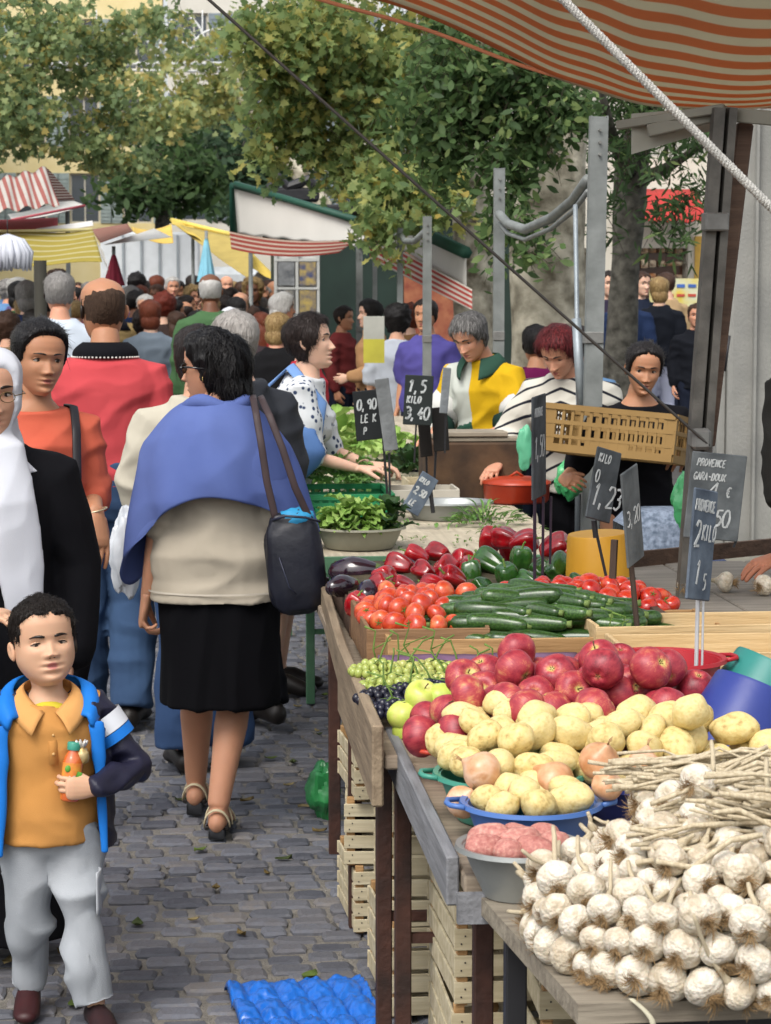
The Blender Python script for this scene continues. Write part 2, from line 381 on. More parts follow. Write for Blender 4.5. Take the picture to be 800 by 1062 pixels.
def hair_cap(mb, hh, M, thick=.05, style='short', nz=40, nphi=56, noise_amp=.012, nsc=14, line=.80, nape=.22, side=.47, **kw):
    """hair shell that dives under the skin outside the hair area"""
    kw_lo = kw.get('lo_pts'); kw = {k: v for k, v in kw.items() if k in ('child', 'fem')}
    zs = np.concatenate([np.linspace(.02, .8, int(nz * .65), endpoint=False), np.linspace(.8, 1.0, nz - int(nz * .65))])
    ph = _phis(nphi)[::1]; Zg, Pg = np.meshgrid(zs, ph, indexing='ij')
    a = np.abs(Pg) / np.pi
    lo = np.interp(a, [0, .22, .30, .36, .45, .55, 1], [line, line - .03, side + .18, side - .02, side - .02, nape + .03, nape])
    if kw_lo: lo = np.interp(a, kw_lo[0], kw_lo[1])
    if style == 'bald': lo = np.maximum(lo, np.interp(a, [0, .3, .45, 1], [2, .40, .30, .18])); top = np.interp(a, [0, .3, .5, 1], [0, .66, .84, .93])
    jn = np.array([[noise.noise((math.sin(Pg[i, j]) * 5, math.cos(Pg[i, j]) * 5, Zg[i, j] * 5)) for j in range(Zg.shape[1])] for i in range(Zg.shape[0])]) * .05
    if not kw_lo: lo = lo + jn
    mask = np.clip((Zg - lo) / .07 + .3, 0, 1)
    if kw_lo: lo = np.interp(a, kw_lo[0], kw_lo[1])
    if style == 'bald': mask = mask * np.clip((top + jn - Zg) / .16, 0, 1)
    nzv = np.zeros_like(Zg); o = random.uniform(0, 90)
    x, y, z, _ = head_surface(Zg, Pg, off=0.0, nose=0, **kw)
    for i in range(Zg.shape[0]):
        for j in range(Zg.shape[1]):
            nzv[i, j] = noise.noise((x[i, j] * nsc + o, y[i, j] * nsc, z[i, j] * nsc * .6)) + .5 * noise.noise((x[i, j] * nsc * 2.5 + o, y[i, j] * nsc * 2.5, z[i, j] * nsc * 1.6))
    off = mask * (thick * (.75 + .35 * np.clip((Zg - .3) * 1.6, 0, 1)) + nzv * noise_amp * 1.5) - (1 - mask) * .035
    x, y, z, _ = head_surface(Zg, Pg, off=off, nose=0, **kw)
    y = np.where((np.cos(Pg) > 0) & (mask < .5), y + .02, y)
    mb.M = M @ Matrix.Diagonal((hh, hh, hh, 1))
    n = nphi; fs = []
    for i in range(len(zs) - 1):
        for j in range(n): fs.append((i * n + j, i * n + (j + 1) % n, (i + 1) * n + (j + 1) % n, (i + 1) * n + j))
    fs.append(tuple((len(zs) - 1) * n + j for j in range(n))); fs.append(tuple(range(n - 1, -1, -1)))
    mb.add([tuple(v) for v in np.stack([x, y, z], -1).reshape(-1, 3)], fs, list(np.clip(mask, .01, 1).reshape(-1))); mb.M = None
def strands(mb, src_me, n, L=.05, w=.0016, down=(0, 0, -1), lift=.003, curl=0, filt=None, jit=.3):
    """thin tapered locks lying over the hair surface"""
    me = src_me; me.update(); vs = me.vertices; K = len(vs); down = Vector(down); tn = me.attributes.get('tint')
    for _ in range(n):
        ri = random.randrange(K); v = vs[ri]; p = v.co.copy()
        if tn and 0 < tn.data[ri].value < .8: continue
        p = v.co.copy(); nn = v.normal.copy()
        if filt and not filt(p): continue
        d = down + Vector((random.uniform(-jit, jit), random.uniform(-jit, jit), random.uniform(-jit, jit)))
        d = d - nn * d.dot(nn)
        if d.length < .05: d = Vector((random.uniform(-1, 1), random.uniform(-1, 1), 0)); d = d - nn * d.dot(nn)
        d.normalize(); s_ = nn.cross(d); l = L * random.uniform(.6, 1.3); pts = []
        for k in range(5):
            u = k / 4; c = curl * math.sin(u * 6 + _) * L
            pts.append(p + d * (l * u) + nn * (lift * (.3 + 1.6 * u * (1 - u)) + (lift * .8 * u if random.random() < .2 else 0)) + s_ * c - nn * (u * u * l * l * 2.2))
        ww = w * random.uniform(.6, 1.4); q = []
        for k in range(5): e = ww * (1 - .75 * (k / 4)); q += [pts[k] - s_ * e, pts[k] + s_ * e]
        mb.add(q, [(2 * k, 2 * k + 1, 2 * k + 3, 2 * k + 2) for k in range(4)], [random.random()] * 10)
# ------------------------------------------------------------------ hand
def hand_mb(mb, w, d, n, L=.175, curl=(20, 25, 30, 35), thumb=35, side=1, spread=3, voxel=.0028, mi=0, rk=1.0):
    """w wrist point, d finger direction, n back-of-hand normal; side=+1 thumb towards d x n"""
    w = Vector(w); d = Vector(d).normalized(); n = Vector(n); n = (n - d * n.dot(d)).normalized(); s = d.cross(n) * side
    h = MB(); k = L / .185; q = k * rk
    h.ctube([w - d * .015 * k, w + d * .012 * k, w + d * .045 * k, w + d * .082 * k, w + d * .096 * k], [(.026 * q, .019 * q), (.029 * q, .019 * q), (.038 * q, .017 * q), (.041 * q, .015 * q), (.038 * q, .011 * q)], 14, ref=s)
    lens = [(.040, .024, .019), (.045, .028, .021), (.041, .026, .020), (.032, .020, .017)]
    for f in range(4):
        off = (.030 - .020 * f); base = w + d * (.088 - .004 * abs(f - 1) - (.006 if f == 3 else 0)) * k + s * off * k
        dd = Matrix.Rotation(R((1.5 - f) * spread) * -side, 3, n) @ d
        ax = s; pts = [base - d * .02 * k, base]; a = 0; c = curl[f] if isinstance(curl, (tuple, list)) else curl
        for j in range(3):
            a += c * (1.0, 1.25, .8)[j]
            v = (dd * math.cos(R(a)) - n * math.sin(R(a))); pts.append(pts[-1] + v * lens[f][j] * k)
        r = (.0088, .0092, .0098, .0088)[3 - f] * q
        h.ctube(pts, [r, r, r * .92, r * .85, r * .7], 10, ref=s)
    t0 = w + d * .018 * k + s * .020 * k; td = (d * math.cos(R(thumb)) + s * math.sin(R(thumb)) - n * .35).normalized(); t1 = t0 + td * .042 * k; td2 = (td + d * .5 - n * .35).normalized(); t2 = t1 + td2 * .032 * k; t3 = t2 + (td2 + d * .3 - n * .2).normalized() * .025 * k
    h.ctube([t0, t1, t2, t3], [.0145 * q, .012 * q, .0105 * q, .0085 * q], 10, ref=n)
    me = h.mesh("h")
    if voxel: me = remesh(me, voxel, 1)
    raw(me, mb, mi)
# ------------------------------------------------------------------ figures
SKIN = {}
def skin(c, lip=None):
    k = (c, lip)
    if k not in SKIN:
        b = srgb(c); l = srgb(lip) if lip else (b[0] * .75, b[1] * .42, b[2] * .42)
        SKIN[k] = attr_mat("skin", [(0, b), (.06, tuple(x * 1.04 for x in b)), (.75, l)], rough=.52, spec=.35, sss=.12, noise_mix=.34, nscale=16)
    return SKIN[k]
EYEW = mat('b5aaa0', .3, .03); IRIS = mat('1c120c', .35, .1)
def cloth(c, bump=.25, bs=220, rough=.9, var=.09, scale=4, **k): return mat(c, rough, var, scale, bump * .5, bs * 2.2, **{'spec': .12, 'fold': .55, **k})
def hairm(c, rough=.5, c2=None):
    b = srgb(c); d = srgb(c2) if c2 else tuple(min(1, x * 1.9 + .008) for x in b)
    return attr_mat("hair", [(0, b), (1, d)], rough=rough, spec=.25, noise_mix=.8, nscale=60, bump=.9)
J0 = dict(pel=(0, 0, .93), wai=(0, 0, 1.07), che=(0, 0, 1.27), sho=(0, .01, 1.37), nek=(0, .01, 1.45),
          SL=(.168, .01, 1.345), EL=(.215, .03, 1.10), WL=(.225, -.04, .87), SR=(-.168, .01, 1.345), ER=(-.215, .03, 1.10), WR=(-.225, -.04, .87),
          HL=(.085, 0, .90), KL=(.09, -.015, .48), AL=(.09, .02, .085), TL=(.10, -.13, .03), HR=(-.085, 0, .90), KR=(-.09, -.015, .48), AR=(-.09, .02, .085), TR=(-.10, -.13, .03))
class Fig:
    """joints in metres for a 1.70 m figure, scaled to H; faces -Y"""
    def __init__(s, name, label, loc, face, H=1.7, lean=0, girth=1.0, cat="person", group=None, hs=1.0, hrot=(0, 0, 0), voxel=.009, **ov):
        s.k = H / 1.7; s.H = H; s.g = girth; s.hs = hs; s.vx = voxel
        s.J = {a: Vector(b) for a, b in J0.items()}
        if lean:
            rm = Matrix.Rotation(R(lean), 3, 'X'); pv = s.J['pel']
            for a in ('wai', 'che', 'sho', 'nek', 'SL', 'SR', 'EL', 'ER', 'WL', 'WR'):
                s.J[a] = pv + rm @ (s.J[a] - pv) * (1 if a != 'wai' else 1)
        for a, b in ov.items():
            if a in s.J: s.J[a] = Vector(b)
        s.hh = .232 * s.k * hs
        nb = s.J['nek'] * s.k
        s.HM = Matrix.Translation(nb + Vector((0, -.015 * s.k, .0))) @ Euler((R(hrot[0] + lean * .4), R(hrot[1]), R(hrot[2])), 'XYZ').to_matrix().to_4x4() @ Matrix.Translation(Vector((0, -.02 * s.k, .022 * s.k)))
        s.root = empty(name, loc, R(face)); tag(s.root, label, cat, group)
        s.lean = lean
    def j(s, a): return s.J[a] * s.k
    def torso(s, mb, e=0.0, lo='pel', belly=0, bust=0, hipw=1.0, neck=True, zlo=None):
        k = s.k; g = s.g; J = s.J; pts = []; 
        st = [('pel', -.06, .150 * hipw, .105), ('pel', .02, .168 * hipw, .118), ('wai', -.03, .150, .108 + belly), ('wai', .05, .145, .108 + belly * .8), ('che', -.06, .155, .112 + bust), ('che', .02, .165, .115 + bust * .8), ('sho', -.05, .172, .103), ('sho', -.012, .155, .088), ('sho', .018, .125, .076)]
        st += [('nek', -.035, .088, .068)] + ([('nek', -.008, .066, .060)] if neck else [])
        P_ = []; R_ = []
        up = (J['nek'] - J['pel']).normalized()
        if zlo is not None: P_.append(Vector((0, 0, zlo)) * k); R_.append(((.160 * hipw * g + e) * k, (.112 * g + e) * k))
        for n_, dz, rx, ry in st:
            p = J[n_] + up * dz
            if zlo is not None and p.z < zlo + .03: continue
            gg = g if n_ != 'nek' else 1
            P_.append(p * k); R_.append(((rx * gg + e) * k, (ry * gg + e) * k))
        mb.tube(P_, R_, 28, ref=(1, 0, 0)); return mb
    def arm(s, mb, S, frac=2.0, e=0.0, n=14, up=1.0):
        a, b, c = s.j('S' + S), s.j('E' + S), s.j('W' + S); k = s.k
        pts = [a + (Vector((-.05, 0, .0)) * k if S == 'L' else Vector((.05, 0, 0)) * k), a]; rad = [.050 + e * .7, .054 + e * .85]
        if frac <= 1: m = a.lerp(b, frac); pts += [a.lerp(b, frac * .5), m]; rad += [.052 + e, .047 + e * 1.1]
        else:
            f = frac - 1; pts += [a.lerp(b, .5), b, b.lerp(c, f * .5), b.lerp(c, f)]; rad += [.050 + e, .043 + e, .040 + e - .004 * f, .036 - .009 * f + e]
        rad = [r * k * (up if i < 4 else 1) for i, r in enumerate(rad)]; mb.ctube(pts, rad, n); return mb
    def leg(s, mb, S, e=0.0, frac=2.0, n=16, flare=0, w=1.0):
        a, b, c = s.j('H' + S), s.j('K' + S), s.j('A' + S); k = s.k
        pts = [a + Vector((0, 0, .04)) * k, a.lerp(b, .15), a.lerp(b, .5), b]; rad = [.088 + e, .090 + e, .075 + e, .056 + e]
        if frac > 1: f = frac - 1; pts += [b.lerp(c, .3 * f), b.lerp(c, .7 * f), b.lerp(c, f)]; rad += [.058 + e + flare * .3, .045 + e + flare * .7, .037 + e + flare]
        rad = [r * k * w for r in rad]; mb.tube(pts, rad, n); return mb
    def foot(s, mb, S, e=0.0, h=.035):
        a, t = s.j('A' + S), s.j('T' + S); k = s.k; d = (t - a); d.z = 0; d.normalize(); hl = a - d * .045 * k
        mb.ctube([Vector((hl.x, hl.y, a.z - .045 * k)), Vector((a.x, a.y, a.z - .035 * k)), a.lerp(t, .5), t, t + d * .035 * k], [((.032 + e) * k, (.038 + e) * k), ((.035 + e) * k, (.045 + e) * k), ((.042 + e) * k, (.034 + e) * k), ((.045 + e) * k, (.026 + e) * k), ((.034 + e) * k, (.018 + e) * k)], 12, ref=(1, 0, 0)); return mb
    def body(s, sk, hands=True, head=None, hand=None, feet=True, handvox=.0035, legs=True):
        b = MB(); s.torso(b, 0)
        nb = s.j('nek'); hp = s.HM @ Vector((0, .09 * s.hh, .18 * s.hh))
        b.tube([nb - Vector((0, 0, .05)) * s.k, nb, nb.lerp(hp, .6), hp], [.066 * s.k, .058 * s.k, .054 * s.k * (s.hs ** .5), .050 * s.k * (s.hs ** .5)], 16)
        for S in 'LR':
            s.arm(b, S, 2.0, -.006)
            if legs:
                s.leg(b, S)
                if feet: s.foot(b, S)
        x = MB(); hd = dict(nz=64, nphi=72) if s.vx < .012 else dict(nz=26, nphi=28)
        hd.update(head or {}); add_head(x, s.hh, s.HM, **hd)
        if hands:
            for S in 'LR':
                if hand and S in hand and hand[S] is None: continue
                o = dict(d=None, n=None, curl=(22, 26, 30, 34), thumb=30); 
                if hand and S in hand: o.update(hand[S])
                W = s.j('W' + S); E = s.j('E' + S)
                dd_ = o.pop('d'); d = Vector(dd_) if dd_ is not None else (W - E)
                n_ = o.pop('n'); n_ = Vector(n_) if n_ is not None else Vector((1 if S == 'L' else -1, 0, 0))
                sd = o.pop('side', None)
                if sd is None: sd = 1 if S == 'L' else -1
                hand_mb(x, W, d, n_, L=.178 * s.k * o.pop('hscale', 1), side=sd, voxel=o.pop('voxel', handvox), **o)
        return b.build('body', [sk, EYEW, IRIS], s.root, voxel=s.vx, smo=3, extra=x)
def hair_obj(F, mb, m, n=0, L=.05, parent=None, voxel=0, **k):
    me = mb.mesh('hair')
    if voxel: me = remesh(me, voxel, 2)
    if k.get('wr'): wrinkle(me, k.pop('wr'), k.pop('wrs', (18, 18, 10)))
    k.pop('wr', 0); k.pop('wrs', 0)
    o = MB()
    if n: strands(o, me, n, L, **k)
    raw_m = me; b2 = MB()
    vs = [tuple(v.co) for v in raw_m.vertices]; b2.add(vs, [tuple(p.vertices) for p in raw_m.polygons], [.15] * len(vs)); b2.add(o.v, o.f, o.t)
    bpy.data.meshes.remove(raw_m)
    return b2.build('hair', m, parent or F.root)
# ------------------------------------------------------------------ world and light
w = bpy.data.worlds.new("World"); sc.world = w; w.use_nodes = True; nt = w.node_tree
SUN_EL, SUN_AZ = R(52), R(-150)     # sun high, behind and to the left of the camera
sky = nt.nodes.new("ShaderNodeTexSky"); sky.sky_type = 'NISHITA'; sky.sun_disc = False
sky.sun_elevation = SUN_EL; sky.sun_rotation = SUN_AZ; sky.air_density = 1.2; sky.dust_density = 4.0; sky.ozone_density = 1.0
hs_ = nt.nodes.new("ShaderNodeHueSaturation"); hs_.inputs["Saturation"].default_value = .30; hs_.inputs["Value"].default_value = 1.0
nt.links.new(sky.outputs[0], hs_.inputs["Color"]); nt.links.new(hs_.outputs[0], nt.nodes["Background"].inputs[0]); nt.nodes["Background"].inputs[1].default_value = .15
sl = bpy.data.lights.new("sun", 'SUN'); sl.energy = 1.1; sl.angle = R(28); sl.color = (1, .96, .90)
so = bpy.data.objects.new("sun", sl); COL.objects.link(so)
sd = Vector((math.sin(SUN_AZ) * math.cos(SUN_EL), math.cos(SUN_AZ) * math.cos(SUN_EL), math.sin(SUN_EL)))
so.rotation_euler = sd.to_track_quat('Z', 'Y').to_euler(); so.location = (0, 0, 30)
sc.view_settings.view_transform = 'Standard'; sc.view_settings.look = 'None'; sc.view_settings.exposure = EXPO; sc.view_settings.gamma = 1
sc.cycles.max_bounces = 6; sc.cycles.diffuse_bounces = 3; sc.cycles.transparent_max_bounces = 8; sc.cycles.use_denoising = True
# ------------------------------------------------------------------ ground
def struct(o): o["kind"] = "structure"; return o
g = MB(); g.grid(lambda u, v: (-60 + 120 * u, -8 + 260 * v, -.012), 12, 12)
struct(g.build('ground', mat('4a4846', .9, .15, 3, .3, 30)))
st = MB(); tones = []
def stone(cx, cy, lx, ly):
    h = random.uniform(-.006, .004); b = .011; k = len(st.v); a = random.uniform(-.05, .05); ca, sa = math.cos(a), math.sin(a); j = lambda q: random.uniform(-q, q)
    tilt = (j(.02), j(.02)); ring = []
    for (ex, zz) in ((0, -.03), (0, h - .006), (b, h)):
        for (ux, uy) in ((-1, -1), (0, -1.03), (1, -1), (1.03, 0), (1, 1), (0, 1.03), (-1, 1), (-1.03, 0)):
            x = ux * (lx / 2 - ex); y = uy * (ly / 2 - ex); 
            if ux and uy: x *= .93; y *= .93
            ring.append((cx + x * ca - y * sa + j(.003), cy + x * sa + y * ca + j(.003), zz + tilt[0] * x + tilt[1] * y))
    fs = []
    for q in range(2):
        for i in range(8): fs.append((q * 8 + i, q * 8 + (i + 1) % 8, q * 8 + 8 + (i + 1) % 8, q * 8 + 8 + i))
    fs.append(tuple(16 + i for i in range(8))); st.add(ring, fs, [random.random()] * 24)
y = 4.2; row = 0
while y < 17:
    ly = random.uniform(.075, .098); x = -2.3 + random.uniform(0, .1)
    while x < 2.2:
        lx = random.uniform(.075, .135)
        if random.random() < .04 and y < 16: pass
        bow = .10 * math.sin(x * 1.9 + .6) + .03 * math.sin(x * 5 + y)
        stone(x + lx / 2, y + bow + random.uniform(-.006, .006), lx - .012, ly - .011); x += lx
    y += ly; row += 1
cob = attr_mat("cobble", [(0, '484a52'), (.3, '575960'), (.55, '605f63'), (.8, '646770'), (1, '706c6a')], .62, noise_mix=.55, nscale=35, spec=.5)
N = cob.node_tree.nodes; n2 = N.new("ShaderNodeTexNoise"); n2.inputs["Scale"].default_value = 90; n2.inputs["Detail"].default_value = 6; bp = N.new("ShaderNodeBump"); bp.inputs["Strength"].default_value = .55; bp.inputs["Distance"].default_value = .006
tc = N.new("ShaderNodeTexCoord"); cob.node_tree.links.new(tc.outputs["Object"], n2.inputs[0]); cob.node_tree.links.new(n2.outputs[0], bp.inputs["Height"]); cob.node_tree.links.new(bp.outputs[0], N["Principled BSDF"].inputs["Normal"])
struct(st.build('paving_stones', cob, smooth=False))
g = MB(); g.grid(lambda u, v: (-2.35 + 4.6 * u, 4.1 + 13 * v, -.010 + .003 * math.sin(u * 40) * math.sin(v * 90)), 30, 60)
struct(g.build('road', mat('77736c', .95, .25, 25, .8, 160)))
# leaf debris on the street
lf = mat('5d6b2c', .8, .3, 30, col2='8a6a3a')
for k in range(80):
    x = random.uniform(-1.0, .75); yy = random.uniform(4.7, 10)
    if k < 16: x = random.uniform(.2, .8); yy = random.uniform(6.5, 9)
    b = MB(); L_ = random.uniform(.012, .035); n = 5
    a0 = random.uniform(0, 6); c_, s_ = math.cos(a0), math.sin(a0)
    def f(u, v):
        q = (u - .5) * 2 * L_; r = (v - .5) * L_ * (1 - (2 * u - 1) ** 2) * 1.2
        return (x + q * c_ - r * s_, yy + q * s_ + r * c_, .004 + .01 * abs(v - .5) + .012 * (2 * u - 1) ** 2 * random.random())
    b.grid(f, 4, 2, .0008)
    tag(b.build('fallen_leaf', mat(random.choice(['56682a', '6b5a33', '3f4a25', '8c7d55']), .8, .2, 30)), 'small wilted leaf trodden onto the grey cobbles', 'leaf', 'leaf scraps strewn on the cobbles')
# ------------------------------------------------------------------ trees
def leaf_mb(mb, c, size, nrm, roll, kind, t):
    z = nrm.normalized(); x = z.orthogonal().normalized(); x = Matrix.Rotation(roll, 3, z) @ x; y = z.cross(x)
    if kind == 0: o = [(0, -1), (.42, -.35), (.40, .3), (0, 1), (-.40, .3), (-.42, -.35)]
    elif kind == 1: o = [(0, -.9), (.25, -.5), (.85, -.55), (.6, -.1), (1.0, .3), (.42, .3), (.35, .62), (0, 1.1), (-.35, .62), (-.42, .3), (-1.0, .3), (-.6, -.1), (-.85, -.55), (-.25, -.5)]
    else: o = [(0, -1), (.2, -.3), (.17, .4), (0, 1.1), (-.17, .4), (-.2, -.3)]
    k = len(mb.v); b = random.uniform(-.25, .25)
    for a, q in o: mb.v.append(tuple(c + x * (a * size) + y * (q * size) + z * (b * size * (abs(a) - .3 + .4 * q * q)))); mb.t.append(t)
    mb.f.append(tuple(range(k, k + len(o)))); mb.m.append(0)
LEAFM = {}
def leafmat(nm, stops):
    if nm not in LEAFM: LEAFM[nm] = attr_mat(nm, stops, .5, transl=.55, spec=.3)
    return LEAFM[nm]
L_PLANE = leafmat('plane', [(0, '4f6545'), (.35, '6f8855'), (.62, '8fa064'), (.85, 'aeb26e'), (.95, 'bdb768'), (1, 'b5a054')])
L_DARK = leafmat('dark', [(0, '33482c'), (.4, '4b643d'), (.8, '688250'), (1, '92a264')])
L_FAR_HAZE = leafmat('far_haze', [(0, '3a4f3d'), (.5, '526b50'), (.85, '71866a'), (1, 'a5a85e')])  # paler greyish leaf colours paint in the distance haze
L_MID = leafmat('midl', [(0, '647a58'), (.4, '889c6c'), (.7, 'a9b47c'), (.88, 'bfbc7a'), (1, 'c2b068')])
def crown(name, blobs, lm, parent, size, kind, t0=0, t1=.8, droop=.4, yel=.08, mul=1.0):
    """blobs: (center, (rx,ry,rz), n) clusters of twigs with leaves"""
    mb = MB(); tw = MB()
    for c, r, n in blobs:
        c = Vector(c); nt_ = max(1, int(n * mul) // 14); cl = random.random()
        for _ in range(nt_):
            d = Vector((random.gauss(0, 1), random.gauss(0, 1), random.gauss(0, 1))).normalized() * (random.random() ** .45)
            p = c + Vector((d.x * r[0], d.y * r[1], d.z * r[2])); cl = random.random()
            tip = p + Vector((random.uniform(-1, 1), random.uniform(-1, 1), -droop * random.uniform(.3, 1.5))) * (size * 4.2)
            tw.tube([p, p.lerp(tip, .5) + Vector((0, 0, size * .4)), tip], [size * .07, size * .05, size * .03], 3, cap=False)
            for q in range(14):
                u = random.random(); a = p.lerp(tip, u) + Vector((random.gauss(0, 1), random.gauss(0, 1), random.gauss(0, 1))) * size * 1.0
                nr = Vector((random.gauss(0, .7), random.gauss(0, .7) - .3, random.gauss(.5, .6)))
                t = min(1, max(0, t0 + (t1 - t0) * (.55 * cl + .45 * random.random())))
                if random.random() < yel: t = random.uniform(.85, 1)
                leaf_mb(mb, a, size * random.uniform(.6, 1.15), nr, random.uniform(0, 6.28), kind, t)
    mb.build(name, lm, parent, smooth=False); tw.build('twigs', mat('3a3226', .9), parent, smooth=False)
def bark(c1, c2, sc_=5): return mat(c1, .95, 0, sc_, .9, 26, c2)
B_PLANE = bark('5c5544', 'd0c9b4', 6.5); B_GREY = bark('33312b', '6a675e', 16)
def trunk(parent, base, pts, m, n=18):
    """pts (x,y,z,r) world"""
    mb = MB(); mb.tube([Vector(p[:3]) - base for p in pts], [p[3] for p in pts], n)
    def wf(c, nn):
        o = c.copy()
        for i in range(len(c)): o[i] = c[i] + nn[i] * .02 * noise.noise((c[i][0] * 5, c[i][1] * 5, c[i][2] * 2.2))
        return o
    mb.build('trunk', m, parent, wfn=wf)
def interp_pts(pts, n=14):
    out = []
    for i in range(len(pts) - 1):
        for k in range(n):
            u = k / n; out.append(tuple(pts[i][q] * (1 - u) + pts[i + 1][q] * u for q in range(len(pts[0]))))
    out.append(pts[-1]); return out
def tree(name, label, base, tp, limbs, blobs, bm, lm, size, kind, group=None, **k):
    r = empty(name, base, label=label, cat='tree', group=group); base = Vector(base)
    trunk(r, base, interp_pts(tp), bm)
    if limbs:
        mb = MB()
        for l in limbs: mb.tube([Vector(p[:3]) - base for p in l], [p[3] for p in l], 8)
        mb.build('limbs', bm, r)
    crown('crown', [(Vector(c) - base, q, n) for c, q, n in blobs], lm, r, size, kind, **k)
    return r
def BL(px, py, Y, rpx, rpy, n, ry=None):
    """blob from its place in the photo, at distance Y"""
    s = FPX / Y; return (P(px, py, Y), (rpx / s, (ry or (rpx + rpy) / 2 / s), rpy / s), n)
# tree 1: plane tree with mottled trunk behind the far stall
def pp(px, py, Y, r): q = P(px, py, Y); return (q.x, q.y, q.z, r)
b1 = P(494, 504, 20); b1.z = 0
tree('plane_tree', 'plane tree with a slim mottled pale trunk behind the man in the yellow rugby shirt', b1,
     [(b1.x, b1.y, 0, .21), pp(494, 380, 20, .19), pp(490, 240, 20, .175), pp(486, 150, 20, .15), pp(490, 60, 20, .12), pp(480, -80, 20, .06)],
     [[pp(489, 190, 20, .10), pp(440, 110, 19.5, .06), pp(380, 60, 19, .04), pp(320, 20, 18.5, .02)], [pp(488, 140, 20, .09), pp(540, 60, 20, .05), pp(600, -40, 20, .03)],
      [pp(486, 210, 20, .05), pp(455, 190, 19, .03), pp(400, 215, 18.5, .015)]],
     [BL(430, 60, 19, 100, 70, 2400), BL(330, 60, 18.5, 75, 70, 2000), BL(290, 130, 18.5, 50, 50, 650), BL(400, 150, 18.5, 80, 60, 1500), BL(440, 200, 18, 50, 35, 500), BL(385, 190, 18, 30, 30, 320), BL(395, 225, 17.5, 18, 30, 160), BL(300, 25, 18, 60, 50, 1100), BL(420, -60, 19, 160, 60, 1200)],
     B_PLANE, L_PLANE, .050, 1, t0=.15, t1=1.0, yel=.13, droop=.8, mul=1.25)
# tree 2: big plane with the thick trunk
b2 = P(570, 560, 15); b2.z = 0
tree('plane_tree', 'broad plane tree with the thickest pale trunk, behind the red haired vendor', b2,
     [(b2.x, b2.y, 0, .28), pp(572, 400, 15, .255), pp(566, 250, 15, .245), pp(575, 140, 15, .22), pp(590, 60, 15, .19), pp(600, -40, 15, .12)],
     [[pp(572, 160, 15, .12), pp(540, 90, 14.5, .07), pp(500, 40, 14, .04)], [pp(600, 130, 14.4, .05), pp(560, 60, 14, .03), pp(520, 0, 14, .02)]],
     [BL(540, 110, 14, 60, 60, 1300), BL(460, 110, 14, 60, 60, 900), BL(500, 60, 14, 80, 50, 1400), BL(595, 100, 13.8, 25, 30, 250), BL(525, 170, 13.8, 24, 40, 380), BL(455, 160, 14, 24, 30, 200), BL(545, 255, 13.6, 16, 40, 150), BL(525, 230, 13.8, 24, 30, 170)],
     B_PLANE, L_DARK, .044, 0, t0=.15, t1=1.0, yel=.07, droop=.9, mul=1.25)
# tree 3: dark-barked tree by the shop
b3 = P(650, 560, 16.5); b3.z = 0
tree('street_tree', 'dark barked leaning street tree in front of the shop with the red awning', b3,
     [(b3.x, b3.y, 0, .13), pp(643, 380, 16.5, .115), pp(650, 260, 16.5, .105), pp(655, 180, 16.5, .12), pp(665, 120, 16.5, .09), pp(670, 30, 16.5, .05)],
     [[pp(655, 190, 16.5, .06), pp(690, 175, 16, .04), pp(730, 150, 15.6, .02)], [pp(655, 190, 16.5, .06), pp(635, 140, 16, .04), pp(620, 80, 15.6, .02)]],
     [BL(665, 110, 16, 55, 40, 1150), BL(640, 150, 15.8, 30, 40, 420), BL(705, 130, 15.6, 35, 30, 480), BL(725, 190, 15.4, 22, 40, 320), BL(700, 215, 15.4, 30, 20, 240), BL(680, 60, 16, 80, 30, 900), BL(625, 210, 15.8, 16, 35, 120)],
     B_GREY, L_DARK, .060, 2, t0=.0, t1=.8, yel=.04, droop=1.0, mul=.62)
# left trees
b4 = Vector((-3.6, 24, 0))
tree('plane_tree', 'tall plane tree overhanging the striped tents on the left of the street', b4,
     [(-3.6, 24, 0, .25), (-3.5, 24, 2.5, .2), (-3.2, 24, 5, .14)], [[(-3.5, 24, 2.6, .12), (-2.6, 23.5, 3.8, .07), (-1.6, 23, 4.6, .03)], [(-3.3, 24, 4, .1), (-2.2, 24, 5, .05), (-.8, 24, 5.5, .02)]],
     [BL(40, 40, 23, 80, 60, 2000), BL(10, 120, 22.5, 50, 40, 1100), BL(110, 120, 23, 45, 50, 750), BL(120, 40, 23.5, 40, 40, 420), BL(90, 150, 23, 40, 18, 300), BL(160, 20, 23, 50, 30, 300), BL(-20, 90, 22, 60, 90, 1200), BL(145, 165, 23, 30, 15, 140)],
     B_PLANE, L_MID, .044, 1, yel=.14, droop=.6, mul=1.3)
b5 = P(168, 380, 48); b5.z = 0
tree('street_tree', 'dark green round headed tree with a visible trunk rising behind the white lorry', b5,
     [(b5.x, b5.y, 0, .2), pp(168, 240, 48, .16), pp(170, 200, 48, .12), pp(165, 150, 48, .07)], [[pp(168, 220, 48, .07), pp(190, 180, 48, .03)], [pp(168, 220, 48, .07), pp(150, 180, 48, .03)]],
     [BL(160, 180, 48, 50, 32, 1700), BL(140, 195, 47, 32, 22, 620), BL(200, 185, 48, 30, 28, 620), BL(170, 140, 49, 40, 25, 700)], B_GREY, L_DARK, .13, 0, yel=.01)
b6 = P(255, 360, 58); b6.z = 0
tree('street_tree', 'haze tinted blue green tree behind the white awning with green piping', b6,
     [(b6.x, b6.y, 0, .25), pp(255, 200, 58, .2), pp(250, 130, 58, .1)], None,
     [BL(240, 170, 58, 55, 50, 2200), BL(275, 215, 56, 40, 22, 800), BL(215, 130, 60, 45, 35, 1000), BL(300, 150, 60, 50, 50, 1100)], B_GREY, L_FAR_HAZE, .16, 0, yel=.02)
b7 = P(235, 330, 36); b7.z = 0; b7.x += 1.5
